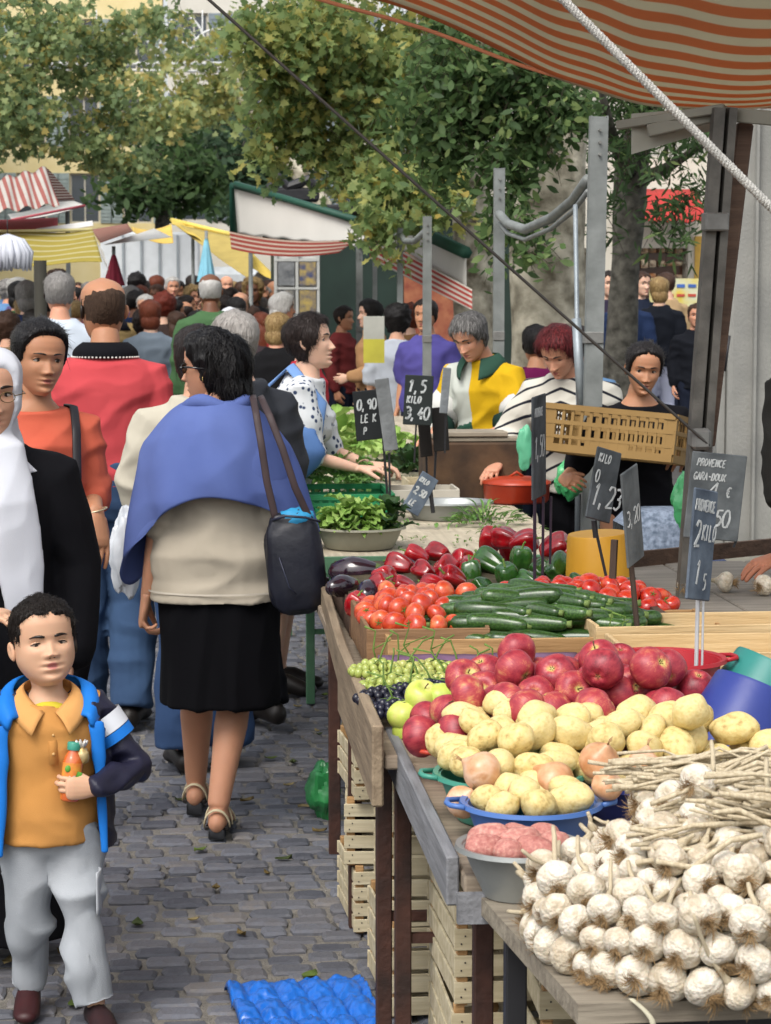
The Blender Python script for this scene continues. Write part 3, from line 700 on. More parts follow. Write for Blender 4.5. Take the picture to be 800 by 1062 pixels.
tree('plane_tree', 'yellowing plane tree in the middle distance under the festoon arches', b7,
     [(b7.x, b7.y, 0, .2), (b7.x, 36, 3, .15), pp(250, 100, 36, .08)], None,
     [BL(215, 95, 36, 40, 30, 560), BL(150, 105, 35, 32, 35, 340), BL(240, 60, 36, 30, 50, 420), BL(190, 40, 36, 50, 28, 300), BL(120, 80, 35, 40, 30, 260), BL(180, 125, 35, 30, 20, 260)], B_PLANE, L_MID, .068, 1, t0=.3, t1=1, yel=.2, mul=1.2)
# ------------------------------------------------------------------ background buildings
def facade(name, label, x0, x1, y, h, m, rows, cols, axis='x', depth=8, wm=None, group=None, x=0, win=(1.0, 1.7), ground=True, fm=None, shut=None):
    """building block with real window openings: frame, pane, shutters"""
    r = empty(name, (0, 0, 0), label=label, cat='building', group=group)
    Wd = x1 - x0; gw = Wd / cols; gh = (h - 3.6) / rows; wb = MB()
    def T(a, d, z):  # a along, d depth into the building
        return (a, y + d, z) if axis == 'x' else (x + d, a, z)
    def bx(mb, a0, a1, d0, d1, z0, z1):
        p = T(a0, d0, z0); q = T(a1, d1, z1); mb.box([(p[i] + q[i]) / 2 for i in range(3)], [abs(q[i] - p[i]) for i in range(3)])
    s = 1 if depth > 0 else -1
    bx(wb, x0, x1, s * .35, depth, 0, h)
    bx(wb, x0, x1, 0, s * .348, 0, 3.55)
    for i in range(cols):
        a = x0 + gw * (i + .5)
        bx(wb, a - gw / 2, a - win[0] / 2, 0, s * .348, 3.552, h - .002); bx(wb, a + win[0] / 2, a + gw / 2, 0, s * .348, 3.552, h - .002)
        for j in range(rows):
            z = 3.6 + gh * j + gh * .25; zt = 3.6 + gh * (j + 1) + gh * .25 if j < rows - 1 else h
            bx(wb, a - win[0] / 2 + .002, a + win[0] / 2 - .002, .002, s * .348, z + win[1], zt - .004)
            if j == 0: bx(wb, a - win[0] / 2 + .002, a + win[0] / 2 - .002, .002, s * .348, 3.552, z)
    wb.build('wall', m, r, smooth=False)
    for i in range(cols):
        a = x0 + gw * (i + .5)
        for j in range(rows):
            z = 3.6 + gh * j + gh * .25; f = MB(); t = .07
            for (a0, a1, z0, z1) in ((a - win[0] / 2, a + win[0] / 2, z, z + t), (a - win[0] / 2, a + win[0] / 2, z + win[1] - t, z + win[1] - .005), (a - win[0] / 2, a - win[0] / 2 + t, z + t, z + win[1] - t), (a + win[0] / 2 - t, a + win[0] / 2, z + t, z + win[1] - t), (a - .03, a + .03, z + t, z + win[1] - t)):
                bx(f, a0, a1, s * .12, s * .2, z0, z1)
            fo = f.build('window', fm or mat('b9b4a6', .6), r, smooth=False)
            g_ = MB(); bx(g_, a - win[0] / 2 + t, a + win[0] / 2 - t, s * .15, s * .17, z + t, z + win[1] - t); g_.build('pane', mat('39424a', .15, .1, 2, spec=.8), fo, smooth=False)
            if shut:
                for q in (-1, 1):
                    sh = MB(); bx(sh, a + q * (win[0] / 2 + .02), a + q * (win[0] / 2 + .48), -s * .05, -s * .003, z, z + win[1])
                    for kk in range(12): bx(sh, a + q * (win[0] / 2 + .06), a + q * (win[0] / 2 + .44), -s * .07, -s * .051, z + .1 + kk * (win[1] - .2) / 12, z + .16 + kk * (win[1] - .2) / 12)
                    sh.build('shutter', shut, r, smooth=False)
    c = MB(); bx(c, x0 - .1, x1 + .1, -s * .35, s * .3, h + .002, h + .35); c.build('cornice', m, r, smooth=False); return r
facade('house', 'cream yellow town house closing off the far end of the street', -9, -.5, 95, 22, mat('d6c48e', .9, .08, 1, col2='e0d2a4'), 6, 4, win=(1.2, 2.0), shut=mat('8e9a98', .7))
facade('house', 'pale grey town house beside the cream yellow one at the far end of the street', -.3, 8, 92, 19, mat('c9c5ba', .9, .08, 1, col2='d4d0c6'), 5, 4, win=(1.1, 1.9), shut=mat('7d8890', .7))
facade('house', 'grey plastered town house far down the left side of the street', 34, 90, 0, 15, mat('c4c0b6', .9, .08, 1, col2='d0cabc'), 4, 12, axis='y', x=-9.5, depth=-8, shut=mat('6f7f86', .7))
facade('house', 'grey plastered town house far down the right side of the street', 58, 91.5, 0, 15, mat('a9a59b', .9, .08, 1, col2='bab6ac'), 4, 8, axis='y', x=9.0, depth=8, shut=mat('5f7270', .7))
# shop opposite on the right
r = empty('shop', (0, 0, 0), label='shop with a lit glazed front and red awning behind the dark barked tree', cat='shop')
Y_ = 30; wm_ = mat('c9c4b6', .85, .06, 2)
def X_(px, Y): return P(px, 300, Y).x
def Z_(py, Y): return P(600, py, Y).z
wb = MB(); xa, xb = X_(560, Y_), X_(900, Y_)
zt = Z_(245, Y_); wb.box(((xa + xb) / 2, Y_ + 3, 2.9 / 2 + zt / 2 + .2), (xb - xa, 5.2, 1.3 - .1)); wb.box(((xa + xb) / 2, Y_ + 3.1, .1), (xb - xa, 5, .2))
wb.box((xa + .2, Y_ + .6, 1.3), (.4, .38, 2.2)); wb.box((X_(722, Y_) + .1, Y_ + .6, 1.25), (.26, .5, 2.1)); wb.box((X_(628, Y_) + .1, Y_ + .6, 1.25), (.2, .5, 2.1)); wb.box(((xa + xb) / 2, Y_ + 5, 1.3), (xb - xa, .2, 2.2))
wb.build('wall', wm_, r, smooth=False)
gl = MB(); gl.box((X_(675, Y_), Y_ + .65, 1.3), (X_(720, Y_) - X_(632, Y_), .02, 2.0)); gl.build('shop_window', mat('2c2622', .12, .4, 1.2, col2='6b3b26', spec=.9), r, smooth=False)
sh = MB()
for k in range(3):
    z = Z_(262 + k * 14, Y_)
    for q in range(9): sh.box((X_(640 + q * 9, Y_), Y_ + .5 + .03 * (q % 2), z + .04), (.09, .1, random.uniform(.05, .12)), bev=.01)
sh.build('goods', mat('b4713c', .6, .4, 9, col2='d8d2b8'), r)
aw = MB(); aw.grid(lambda u, v: (X_(640, Y_) + u * (X_(722, Y_) - X_(640, Y_)), Y_ + .3 - 1.3 * v, Z_(196, Y_) - .45 * v - .02 * math.sin(u * 30) * v), 30, 6, .02); aw.build('awning', mat('a8312c', .8, .1, 3), r)
yp = MB(); yp.box((X_(738, Y_), Y_ + .35, 1.4), (.30, .06, 2.0)); yp.build('side_panel', mat('c9a24c', .7), r, smooth=False)
bd = MB(); bd.box((X_(700, 28), 28, Z_(322, 28)), (.62, .05, .78)); 
r2 = empty('notice_board', (0, 0, 0), label='yellow printed advertising board standing outside the shop behind the blonde passer-by', cat='sign')
bd.build('board', mat('cdb84a', .6, .1, 5, col2='c6cbb4'), r2, smooth=False)
for k, (c_, hh_) in enumerate((('3f62a8', .06), ('b44a3a', .05), ('3a3a3a', .12), ('c24a3a', .05), ('3d5f9f', .05), ('444444', .04))):
    m_ = MB(); zz = Z_(322, 28) + .30 - k * .115
    for q in range(4 if k != 2 else 1): m_.box((X_(700, 28) - .21 + q * .14 + (.2 if k == 2 else 0), 27.97, zz), ((.10 if k != 2 else .03), .008, hh_ * .7), bev=.002)
    if k != 2: m_.build('print', mat(c_, .6), r2, smooth=False)
# ------------------------------------------------------------------ stroke lettering
ST = {'0': [[(1,0),(0,2),(0,4),(1,6),(3,6),(4,4),(4,2),(3,0),(1,0)]], '1': [[(.8,4.6),(2.4,6),(1.8,0)]], '2': [[(0,4.8),(1,6),(3,6),(4,4.6),(3,2.8),(0,0),(4.2,.2)]], '3': [[(0,5.6),(2,6),(3.6,5),(3,3.5),(1.5,3.2)],[(1.5,3.2),(3.5,2.8),(3.8,1.2),(2,0),(0,.6)]],
 '4': [[(2.6,6),(0,2.2),(4,2.2)],[(3,4),(2.8,0)]], '5': [[(3.8,6),(.8,6),(.5,3.6),(2.5,3.8),(3.8,2.4),(3,.4),(.4,0)]], '8': [[(2,3),(.5,4.5),(2,6),(3.5,4.5),(2,3),(.2,1.5),(2,0),(3.8,1.5),(2,3)]], '9': [[(3.6,4),(2,3),(.4,4.4),(2,6),(3.7,4.8),(3,0)]],
 ',': [[(1,.6),(.3,-1.2)]], '.': [[(1,.3),(1.2,0)]], '-': [[(.5,3),(3.3,3)]], ' ': [], 'P': [[(0,0),(.4,6),(2.8,6),(3.6,4.5),(2.6,3),(.3,3)]], 'R': [[(0,0),(.4,6),(2.8,6),(3.6,4.5),(2.6,3.1),(.3,3)],[(1.5,3),(3.8,0)]], 'O': [[(1.5,0),(0,2),(.4,5),(2,6),(3.8,4.5),(3.6,1.5),(1.5,0)]],
 'V': [[(0,6),(1.6,0),(3.8,6)]], 'E': [[(3.6,6),(.4,5.8),(0,0),(3.6,.1)],[(.2,3),(2.8,3.2)]], 'N': [[(0,0),(.4,6),(3.2,0),(3.8,6)]], 'C': [[(3.6,5),(2,6),(.3,4.2),(.2,1.6),(1.8,0),(3.6,.8)]], 'G': [[(3.6,5),(2,6),(.3,4.2),(.2,1.6),(1.8,0),(3.6,.8),(3.6,2.6),(2.2,2.6)]], 'A': [[(0,0),(2,6),(3.8,0)],[(.8,2.4),(3.2,2.4)]],
 'D': [[(0,0),(.4,6),(2.6,5.6),(3.8,3),(2.6,.3),(0,0)]], 'U': [[(0,6),(.2,1.2),(2,0),(3.5,1.4),(3.8,6)]], 'X': [[(0,6),(3.8,0)],[(3.8,6),(0,0)]], 'K': [[(0,0),(.3,6)],[(3.6,6),(.3,2.8),(3.8,0)]], 'I': [[(1.2,6),(1,0)]], 'T': [[(0,6),(4,6)],[(2,6),(1.8,0)]], 'L': [[(.3,6),(0,0),(3.4,.2)]], 'S': [[(3.6,5.2),(2,6),(.4,4.8),(1.2,3.3),(3,2.7),(3.7,1.2),(2,0),(.1,.8)]],
 'e': [[(.3,1.9),(3.2,2.2),(2.6,3.8),(1,3.8),(.2,2),(1,.2),(3.2,.5)]], 'n': [[(0,0),(.2,4)],[(.2,3),(1.8,4),(2.9,3),(2.8,0)]], 'i': [[(.6,0),(.7,4)],[(.8,5.4),(.9,5.9)]], 't': [[(1.4,6),(1,.6),(2.4,0)],[(0,4),(2.6,4.1)]], 'l': [[(.7,6),(.5,0)]], 's': [[(2.6,3.6),(1,4),(.5,3),(2.4,1.5),(1.8,.1),(0,.4)]],
 '€': [[(3.8,5.2),(2.4,6),(.8,4.4),(.7,1.8),(2.2,0),(3.8,.7)],[(-.1,3.6),(2.8,3.8)],[(-.1,2.4),(2.6,2.5)]], 'a': [[(2.8,3.6),(1.2,4),(.2,2),(1.2,.1),(2.7,1.2)],[(2.9,4),(2.8,0)]], 'k': [[(0,0),(.3,6)],[(2.6,4),(.3,1.9),(2.8,0)]], 'g': [[(2.8,3.6),(1.2,4),(.2,2),(1.2,.3),(2.7,1.2)],[(2.9,4),(2.7,-1.4),(.4,-1.6)]]}
def write(mb, txt, x, z, h, w=.0022, y=0, jit=.25, slant=.1, sp=5.0, sx=.62):
    u = h / 6; cx = x
    for ch in txt:
        for s_ in ST.get(ch, []):
            pts = [(cx + (a * sx + slant * b) * u + random.uniform(-jit, jit) * u * .5, y - .0012, z + b * u + random.uniform(-jit, jit) * u * .5) for a, b in s_]
            for i in range(len(pts) - 1): mb.beam(pts[i], pts[i + 1], w * random.uniform(.8, 1.3), .0012, up=(0, 1, 0))
        cx += sp * sx * u
CHALK = mat('b4b8b8', .95, .25, 60); SLATE = mat('25282a', .85, .25, 11, .2, 60, col2='565c60'); SLATE2 = mat('3f4447', .85, .2, 12, .2, 60, col2='6a6f71'); SLATEB = mat('323c4a', .85, .25, 12, .2, 60, col2='66727f')
METAL = mat('6c6b68', .55, .2, 14, .1, 80, metal=.4, col2='8a8a86'); GALV = mat('9ba3a8', .5, .15, 14, .1, 60, metal=.45, col2='7d868c'); RUST = mat('2a1c18', .7, .3, 12, .3, 60, col2='4a2c22'); DARKM = mat('232326', .5, .2)
POLEG = mat('878b89', .6, .1, 9, .15, 40, metal=.2, col2='6d716f'); ROPE = mat('b8b6b0', .9, .12, 60, .6, 300)
WOODG = wood('77695a', '988a78', scale=4); WOODY = wood('b2966a', 'cdb48a', scale=4); WOODW = wood('a39678', 'c6bb9e', scale=3, bump=.2); WOODD = wood('3c2c22', '5d4738'); PLANK = wood('9d927e', 'bdb29c', scale=3, stretch=(14, 1, 12)); GREENP = mat('3f6a4c', .7, .25, 9, .2, 40, col2='5d8466')
CANW = mat('c8c6c0', .85, .08, 1.5, .1, 20); 
def stripes(c1, c2, pitch, axis='X', duty=.5, rough=.85, transl=.35, c3=None):
    m = bpy.data.materials.new("stripes"); m.use_nodes = True; nt = m.node_tree; N = nt.nodes; L = nt.links; b = N["Principled BSDF"]
    a = N.new("ShaderNodeAttribute"); a.attribute_name = 'tint'
    mu = N.new("ShaderNodeMath"); mu.operation = 'DIVIDE'; L.new(a.outputs["Fac"], mu.inputs[0]); mu.inputs[1].default_value = pitch
    fr = N.new("ShaderNodeMath"); fr.operation = 'FRACT'; L.new(mu.outputs[0], fr.inputs[0])
    rp = N.new("ShaderNodeValToRGB"); e = rp.color_ramp.elements; rp.color_ramp.interpolation = 'LINEAR'
    e[0].position = 0; e[0].color = (*srgb(c1), 1); e[1].position = duty; e[1].color = (*srgb(c1), 1)
    for p, c in ((duty + .05, c2), (.95, c2), (1, c1)): q = e.new(p); q.color = (*srgb(c), 1)
    L.new(fr.outputs[0], rp.inputs[0])
    tc = N.new("ShaderNodeTexCoord"); nz = N.new("ShaderNodeTexNoise"); nz.inputs["Scale"].default_value = 3; nz.inputs["Detail"].default_value = 6; L.new(tc.outputs["Object"], nz.inputs[0])
    mx = N.new("ShaderNodeMix"); mx.data_type = 'RGBA'; mx.blend_type = 'MULTIPLY'; mx.inputs[0].default_value = .22
    L.new(rp.outputs[0], mx.inputs[6]); L.new(nz.outputs["Fac"], mx.inputs[7]); 
    L.new(mx.outputs[2], b.inputs["Base Color"]); b.inputs["Roughness"].default_value = rough; b.inputs["Specular IOR Level"].default_value = .15
    t = N.new("ShaderNodeBsdfTranslucent"); L.new(mx.outputs[2], t.inputs[0]); ms = N.new("ShaderNodeMixShader"); ms.inputs[0].default_value = transl
    L.new(b.outputs[0], ms.inputs[1]); L.new(t.outputs[0], ms.inputs[2]); L.new(ms.outputs[0], N["Material Output"].inputs[0]); return m
def canvas(name, fn, nu, nv, m, parent=None, sfn=None, thick=.004):
    mb = MB(); mb.grid(fn, nu, nv, thick)
    if sfn:
        t = [sfn(i / nu, j / nv) + 50 for i in range(nu + 1) for j in range(nv + 1)]; mb.t = t + t
    return mb.build(name, m, parent)
def bil(a, b, c, d, sag=0, wav=0, wf=6):
    a, b, c, d = map(Vector, (a, b, c, d))
    def f(u, v):
        p = (a * (1 - u) + b * u) * (1 - v) + (d * (1 - u) + c * u) * v
        return p - Vector((0, 0, sag * 4 * u * (1 - u) * (1 if v > .5 else 1) + wav * math.sin(u * wf * 6.28 + v * 3)))
    return f
# orange striped awning over this stall
ST_O = stripes('cf8f66', 'd6d1bb', .056, duty=.48, transl=.62)
ar = empty('stall_awning', (0, 0, 0), label='orange and cream striped canvas awning stretched over the nearest vegetable stall', cat='awning')
A0 = P(320, -6, 6.6); A1 = P(560, 72, 6.55); A2 = P(700, 104, 6.5); A3 = P(860, 104, 6.4)
def edge(u):
    k = u * 3; pts = [P(150, -60, 6.6), A0, P(440, 28, 6.6), A1, A2, A3, P(960, 60, 6.4)]; k = u * 6; i = min(5, int(k)); f = k - i
    p0, p1, p2, p3 = pts[max(i - 1, 0)], pts[i], pts[i + 1], pts[min(i + 2, 6)]
    return .5 * ((2 * p1) + (p2 - p0) * f + (2 * p0 - 5 * p1 + 4 * p2 - p3) * f * f + (3 * p1 - p0 - 3 * p2 + p3) * f ** 3)
def awf(u, v):
    e = edge(u); d = v * 2.6; sag = -.10 * math.exp(-((u - .75) / .22) ** 2) * math.sin(min(1, v * 4) * math.pi) 
    return e + Vector((.05 * math.sin(v * 5 + u * 4), -d * .86, d * .50 + sag + .006 * math.sin(u * 37 + v * 9 + 2 * math.sin(u * 11)) * min(1, v * 3 + .3) + .03 * math.sin(u * 8 + v * 11)))
canvas('canopy', awf, 90, 60, ST_O, ar, lambda u, v: v * 2.6 * (1 + .0 * u) + .14 * u * u * 0 + .02 * math.sin(u * 7))
mb = MB(); mb.tube([edge(k / 40) + Vector((0, .004, -.004)) for k in range(41)], .006, 6); mb.build('hem', mat('c9805c', .8), ar)
# canvas edge bar and side of the shed at right
k_ = empty('awning_frame', (0, 0, 0), label='leaning grey steel awning upright with a brown strut beside the pale pillar', cat='frame')
mb = MB(); a = P(752, 112, 6.35); b = P(716, 600, 6.35); b2_ = a + (b - a) * 2.05
for dx, w_ in ((-.018, .030), (.020, .022)): mb.beam(a + Vector((dx, 0, 0)), b2_ + Vector((dx, 0, 0)), w_, .045, up=(0, 1, 0))
mb.beam(a + Vector((0, .028, 0)), b2_ + Vector((0, .028, 0)), .045, .005, up=(0, 1, 0)); mb.build('upright', mat('4d4b47', .6, .25, 14, .15, 60, metal=.3, col2='6d6a64'), k_, smooth=False)
mb = MB(); mb.beam(P(773, 128, 6.42), P(733, 462, 6.42), .045, .03, bev=.004); mb.build('strut', wood('4c3a30', '6b5546'), k_, smooth=False)
mb = MB(); mb.box(P(742, 230, 6.32), (.066, .06, .05), bev=.004); mb.build('clamp', METAL, k_, smooth=False); mb = MB(); mb.box(P(726, 455, 6.33), (.055, .07, .06), bev=.01); mb.build('clamp', METAL, k_, smooth=False)
RF = mat('7d7b70', .7, .15)
for a_, b_, w_ in ((P(640, 130, 6.5), P(752, 112, 6.36), .025), (P(672, 136, 6.45), P(756, 116, 6.4), .035), (P(752, 118, 6.4), P(860, 128, 6.2), .04)): mb = MB(); mb.beam(a_, b_, w_, w_, bev=.003); mb.build('rafter', RF, k_, smooth=False)
mb = MB(); mb.grid(lambda u, v: P(655 + u * 95, 118 - 8 * u + v * (22 - 0 * u) + 20 * v * (1 - u), 6.5), 6, 3, .01); mb.build('bracket_plate', mat('a09e92', .7, .15), k_, smooth=False)
# ropes
def rope(name, label, a, b, r, m, sag=0, twist=True):
    mb = MB(); a = Vector(a); b = Vector(b); n = 90; d = (b - a).normalized(); x = d.orthogonal().normalized(); y_ = d.cross(x)
    if twist:
        for s_ in range(3):
            pts = [a.lerp(b, k / (n * 2)) - Vector((0, 0, sag * 4 * (k / n / 2) * (1 - k / n / 2))) + (x * math.cos(k * 1.1 + s_ * 2.09) + y_ * math.sin(k * 1.1 + s_ * 2.09)) * r * .5 for k in range(n * 2 + 1)]; mb.tube(pts, r * .6, 6)
    else: mb.tube([a.lerp(b, k / n) - Vector((0, 0, sag * 4 * (k / n) * (1 - k / n))) for k in range(n + 1)], r, 6)
    return tag(mb.build(name, m), label, 'rope')
rope('rope', 'thick pale grey rope slanting down under the orange striped awning to the right', P(555, -30, 4.2), P(830, 245, 4.2), .0085, ROPE)
rope('guy_cable', 'thin dark steel guy cable crossing in front of the trees down to the leaning upright', P(195, -20, 6.0), P(736, 462, 6.3), .0042, mat('55524e', .5, .1, metal=.5), twist=False)
# posts of the market stalls
def post(px, top, Y, wpx, label, w2=None, group=None, lean=0):
    wd = wpx * Y / FPX; x = P(px, 400, Y).x; z = P(px, top, Y).z; r = empty('stall_post', (x, Y, 0), label=label, cat='post', group=group)
    mb = MB(); h = wd / 2; t = .006
    lx = lean * Y / FPX
    for dx in (-h, h): mb.beam((dx, 0, 0), (dx + lx, 0, z), t, wd * .7, up=(0, 1, 0))
    mb.beam((0, wd * .36, 0), (lx, wd * .36, z), wd, .005, up=(0, 1, 0)); mb.beam((0, -wd * .3, 0), (lx, -wd * .3, z - .01), wd * .92, .005, up=(0, 1, 0))
    mb.box((0, 0, .02), (wd * 2.4, wd * 2.4, .02)); mb.build('upright', POLEG, r, smooth=False)
    b_ = MB()
    for k in range(3): b_.tube([(lx, -wd * .6, z - .06 - k * .05), (lx, -wd * .2, z - .06 - k * .05)], .006, 8)
    b_.box((lx * .5, 0, z * .62), (wd * 1.2, wd * .95, .05), bev=.004); b_.build('clamp', METAL, r, smooth=False); return r
post(611, 120, 9.6, 17, 'nearest and widest grey steel stall post, left of the woman with the crate', lean=8)
post(517, 174, 12.3, 10, 'grey steel stall post just right of the man in the yellow rugby shirt')
post(443, 224, 15.8, 8, 'slim grey steel stall post in front of the man in the purple shirt')
post(415, 236, 17.6, 5, 'thin steel stall post left of the slim one before the purple shirted man')
post(373, 250, 21.5, 6, 'pale steel post behind the sign board side of the far stall')
post(389, 248, 21.8, 4, 'thinnest steel post next to the pale one at the far stall')
mb = MB(); mb.tube([P(597, 212, 9.7), P(600, 420, 9.7), P(598, 620, 9.7)], .010, 8); mb.tube([P(598, 330, 9.65), P(604, 430, 9.65)], .02, 8)
tag(mb.build('steel_rod', GALV), 'shiny thin steel rod standing against the nearest stall post', 'rod')
mb = MB(); pts = [P(518, 222, 12.2), P(527, 232, 12.0), P(545, 238, 11.6), P(572, 226, 11.0), P(595, 207, 10.3), P(610, 186, 9.7)]
mb.tube(interp_pts([tuple(p) for p in pts], 4), .024, 10); mb.tube([p + Vector((0, 0, -.05)) for p in pts], .012, 8); tag(mb.build('crossbar', POLEG), 'bent grey steel crossbar sagging between two stall posts', 'bar')
mb = MB(); pts = [P(416, 244, 17.5), P(420, 250, 17.4), P(430, 250, 16.6), P(443, 238, 15.9)]
mb.tube(pts, .022, 8); tag(mb.build('crossbar', POLEG), 'short bent steel crossbar between the two slim farther stall posts', 'bar')
mb = MB(); mb.tube([P(391, 243, 21), P(400, 247, 19), P(415, 243, 17.6)], .022, 8); tag(mb.build('crossbar', POLEG), 'farthest short steel crossbar joining the thin posts', 'bar')
# stone pillar at right
r = empty('stone_pillar', (0, 0, 0), label='big grey stone pillar with a stepped plinth at the right edge', cat='pillar')
SP = mat('7f7f7b', .9, .1, 3, .3, 60, col2='979690'); SP2 = mat('9d9a8c', .9, .1, 5, .4, 60, col2='86837a')
Yp = 10.6; xl = P(756, 400, Yp).x; mb = MB()
mb.box((xl + 1.0, Yp + .1, 1.7), (2.0, .2, 2.44), bev=.02); 
mb.box((xl - .022, Yp + .08, 1.7), (.04, .08, 2.44), bev=.006)
mb.box((xl + .115, Yp - .02, 1.7), (.012, .04, 2.44))
mb.build('shaft', SP, r, smooth=False)
mb = MB(); mb.box((xl + .95, Yp + .08, .46), (2.2, .42, .08), bev=.02); mb.box((xl + .95, Yp + .1, .395), (2.1, .3, .05), bev=.01); mb.box((xl + .95, Yp + .1, .185), (2.0, .24, .37)); mb.build('plinth', SP2, r, smooth=False)
mb = MB(); mb.box((xl + 1.0, Yp + .1, 2.97), (2.15, .35, .1), bev=.02); mb.build('capital', SP2, r, smooth=False)
mb = MB(); mb.beam(P(676, 352, 10.4), P(672, 392, 10.4), .02, .012); mb.tube([P(757, 348, 10.4), P(752, 385, 10.4)], .006, 6); tag(mb.build('cleat', DARKM), 'dark metal cleat hooked on the stone pillar face', 'cleat')
# ------------------------------------------------------------------ far stalls, awnings, lorry
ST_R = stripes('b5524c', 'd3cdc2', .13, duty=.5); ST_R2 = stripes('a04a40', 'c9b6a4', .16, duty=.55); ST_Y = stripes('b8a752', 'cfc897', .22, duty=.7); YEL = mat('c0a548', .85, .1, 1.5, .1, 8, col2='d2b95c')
GREENTR = mat('1e4a3c', .6, .1)
def awn(name, label, fn, m, nu=30, nv=14, sfn=None, trim=None, posts=(), group=None):
    r = empty(name, (0, 0, 0), label=label, cat='awning', group=group); canvas('canopy', fn, nu, nv, m, r, sfn)
    if trim: tm, eds, rad = trim; mb = MB(); [mb.tube(e_, rad, 6) for e_ in eds]; mb.build('piping', tm, r)
    for (px, py, Y) in posts:
        p = P(px, py, Y); mb = MB(); mb.tube([(p.x, p.y, 0), p], .022, 8); mb.build('pole', POLEG, r)
    return r
# white awning with green piping above red striped one
Yk = 23
awn('side_awning', 'white canvas side flap edged with dark green piping above the red striped awning', bil(P(243, 192, Yk), P(378, 232, Yk - 1.5), P(378, 256, Yk - 1.6), P(247, 243, Yk), wav=.01), CANW,
    trim=(GREENTR, [[P(242, 243, Yk), P(241, 192, Yk), P(300, 208, Yk - .6), P(380, 233, Yk - 1.5)], [P(244, 191, Yk - .1), P(300, 207, Yk - .7), P(380, 231, Yk - 1.6)]], .035), posts=((260, 250, Yk + .3),))
awn('striped_awning', 'red and cream striped awning below the white flap with green piping', bil(P(238, 240, Yk - .2), P(370, 248, Yk - 2), P(352, 262, Yk - 3.2), P(240, 258, Yk - 1.4), sag=.05), ST_R2, sfn=lambda u, v: v * .62, nu=40)
awn('side_awning', 'white canvas wedge with green top behind the slim stall posts', bil(P(380, 216, 21), P(484, 268, 18), P(484, 300, 18), P(384, 238, 21)), CANW, trim=(mat('24503f', .7), [[P(380, 215, 21), P(484, 262, 18)]], .05))
awn('striped_awning', 'red and white striped awning panel sloping behind the mottled plane trunk', bil(P(384, 242, 20.5), P(490, 300, 17.6), P(490, 322, 17.4), P(384, 268, 20.3)), ST_R, sfn=lambda u, v: v * .55, nu=30)
r = empty('kiosk', (0, 0, 0), label='dark green news kiosk behind the red striped awning', cat='kiosk')
mb = MB(); q = P(352, 300, 25.5); mb.box((q.x + .6, 26, 1.25), (2.6, 1.6, 2.5)); mb.build('body', mat('1e3029', .6, .2, 3), r, smooth=False)
mb = MB(); mb.box((q.x + .95, 25.1, 1.45), (.55, .06, 1.3)); mb.build('panel', mat('7d3a2c', .6, .3, 8, col2='a56a4a'), r, smooth=False)
mb = MB(); mb.box((q.x + .6, 26, 2.56), (2.9, 1.9, .1), bev=.02); q2 = P(305, 192, 26); 
mb.tube([P(280, 196, 26), P(290, 184, 26), P(298, 194, 26), P(310, 190, 26), P(320, 186, 26), P(330, 196, 26)], .06, 8); mb.box(P(308, 202, 26), (.5, .1, .16), bev=.03); mb.build('roof', DARKM, r, smooth=False)
r = empty('magazine_rack', (0, 0, 0), label='white magazine display rack with blue covers beside the kiosk', cat='rack')
q = P(310, 300, 24); s_ = 24 / FPX; mb = MB()
for k in range(3): mb.box((q.x + (-24 + k * 22) * s_, 24, 1.25), (.03, .05, 2.0))
for k in range(5): mb.box((q.x - 2 * s_, 24, 2.0 - k * .29), (46 * s_, .06, .025))
mb.box((q.x - 2 * s_, 24.05, 1.2), (46 * s_, .02, 1.9)); mb.build('frame', mat('b9bab6', .6), r, smooth=False)
for a_ in range(2):
    for b_ in range(4):
        c = MB(); c.box((q.x + (-13 + a_ * 22) * s_, 23.97, 1.86 - b_ * .29), (.17, .012, .24)); o = c.build('magazine', mat(['8d8f90', '2e4272'][a_] if b_ % 2 == 0 else ['9a9488', '31406a'][a_], .4, .5, 14, col2=['55585c', 'b9a25c'][a_]), r, smooth=False)
# left tents
Yl = 20.8
ST_RL = stripes('b8746c', 'd8d3cb', .095, duty=.45)
awn('striped_tent', 'peaked red and white striped tent top at the left edge', bil(P(-60, 200, Yl), P(48, 174, Yl), P(62, 212, Yl - 2), P(-60, 226, Yl - 2.5), wav=.02), ST_RL, sfn=lambda u, v: u * 1.6, nu=40)
awn('striped_tent', 'striped end flap of the peaked tent with shade coloured into its brown stripes', bil(P(44, 174, Yl), P(50, 175, Yl), P(78, 208, Yl + .6), P(42, 210, Yl - 1.6)), stripes('6d4038', 'b8ada4', .10), sfn=lambda u, v: v * 1.2, nu=20)  # tent stripes in darker colours, so the flap's shade is painted in
awn('white_tent', 'low white pointed canopy below the peaked striped tent', bil(P(8, 222, 23), P(68, 205, 23), P(88, 213, 22), P(12, 228, 21.5), sag=.03), mat('d2d0cc', .85), trim=(mat('b0505a', .8), [[P(88, 213, 22), P(12, 228, 21.5)]], .012), posts=((70, 212, 22.5),))
awn('red_canopy', 'narrow dark red canopy edge above the yellow awning on the left', bil(P(-40, 230, 21), P(60, 226, 21), P(60, 238, 20), P(-40, 238, 20)), mat('9c2e36', .8), nu=16)
awn('white_tent', 'white canvas triangle lying over the yellow awning on the left', bil(P(20, 240, 20), P(96, 229, 20.2), P(97, 234, 19.8), P(40, 244, 19.4)), mat('d8d6d2', .85))
awn('yellow_awning', 'yellow ochre awning with faint stripes hanging low over the crowd at the left', bil(P(-50, 241, 19), P(96, 238, 19), P(106, 272, 17.6), P(-50, 272, 17.6), sag=.02, wav=.012, wf=1.5), ST_Y, sfn=lambda u, v: v * 1.4, nu=50, trim=(mat('d9cf9a', .8), [[P(-50, 241, 19), P(96, 238, 19)]], .015), posts=((-30, 250, 18.5),))
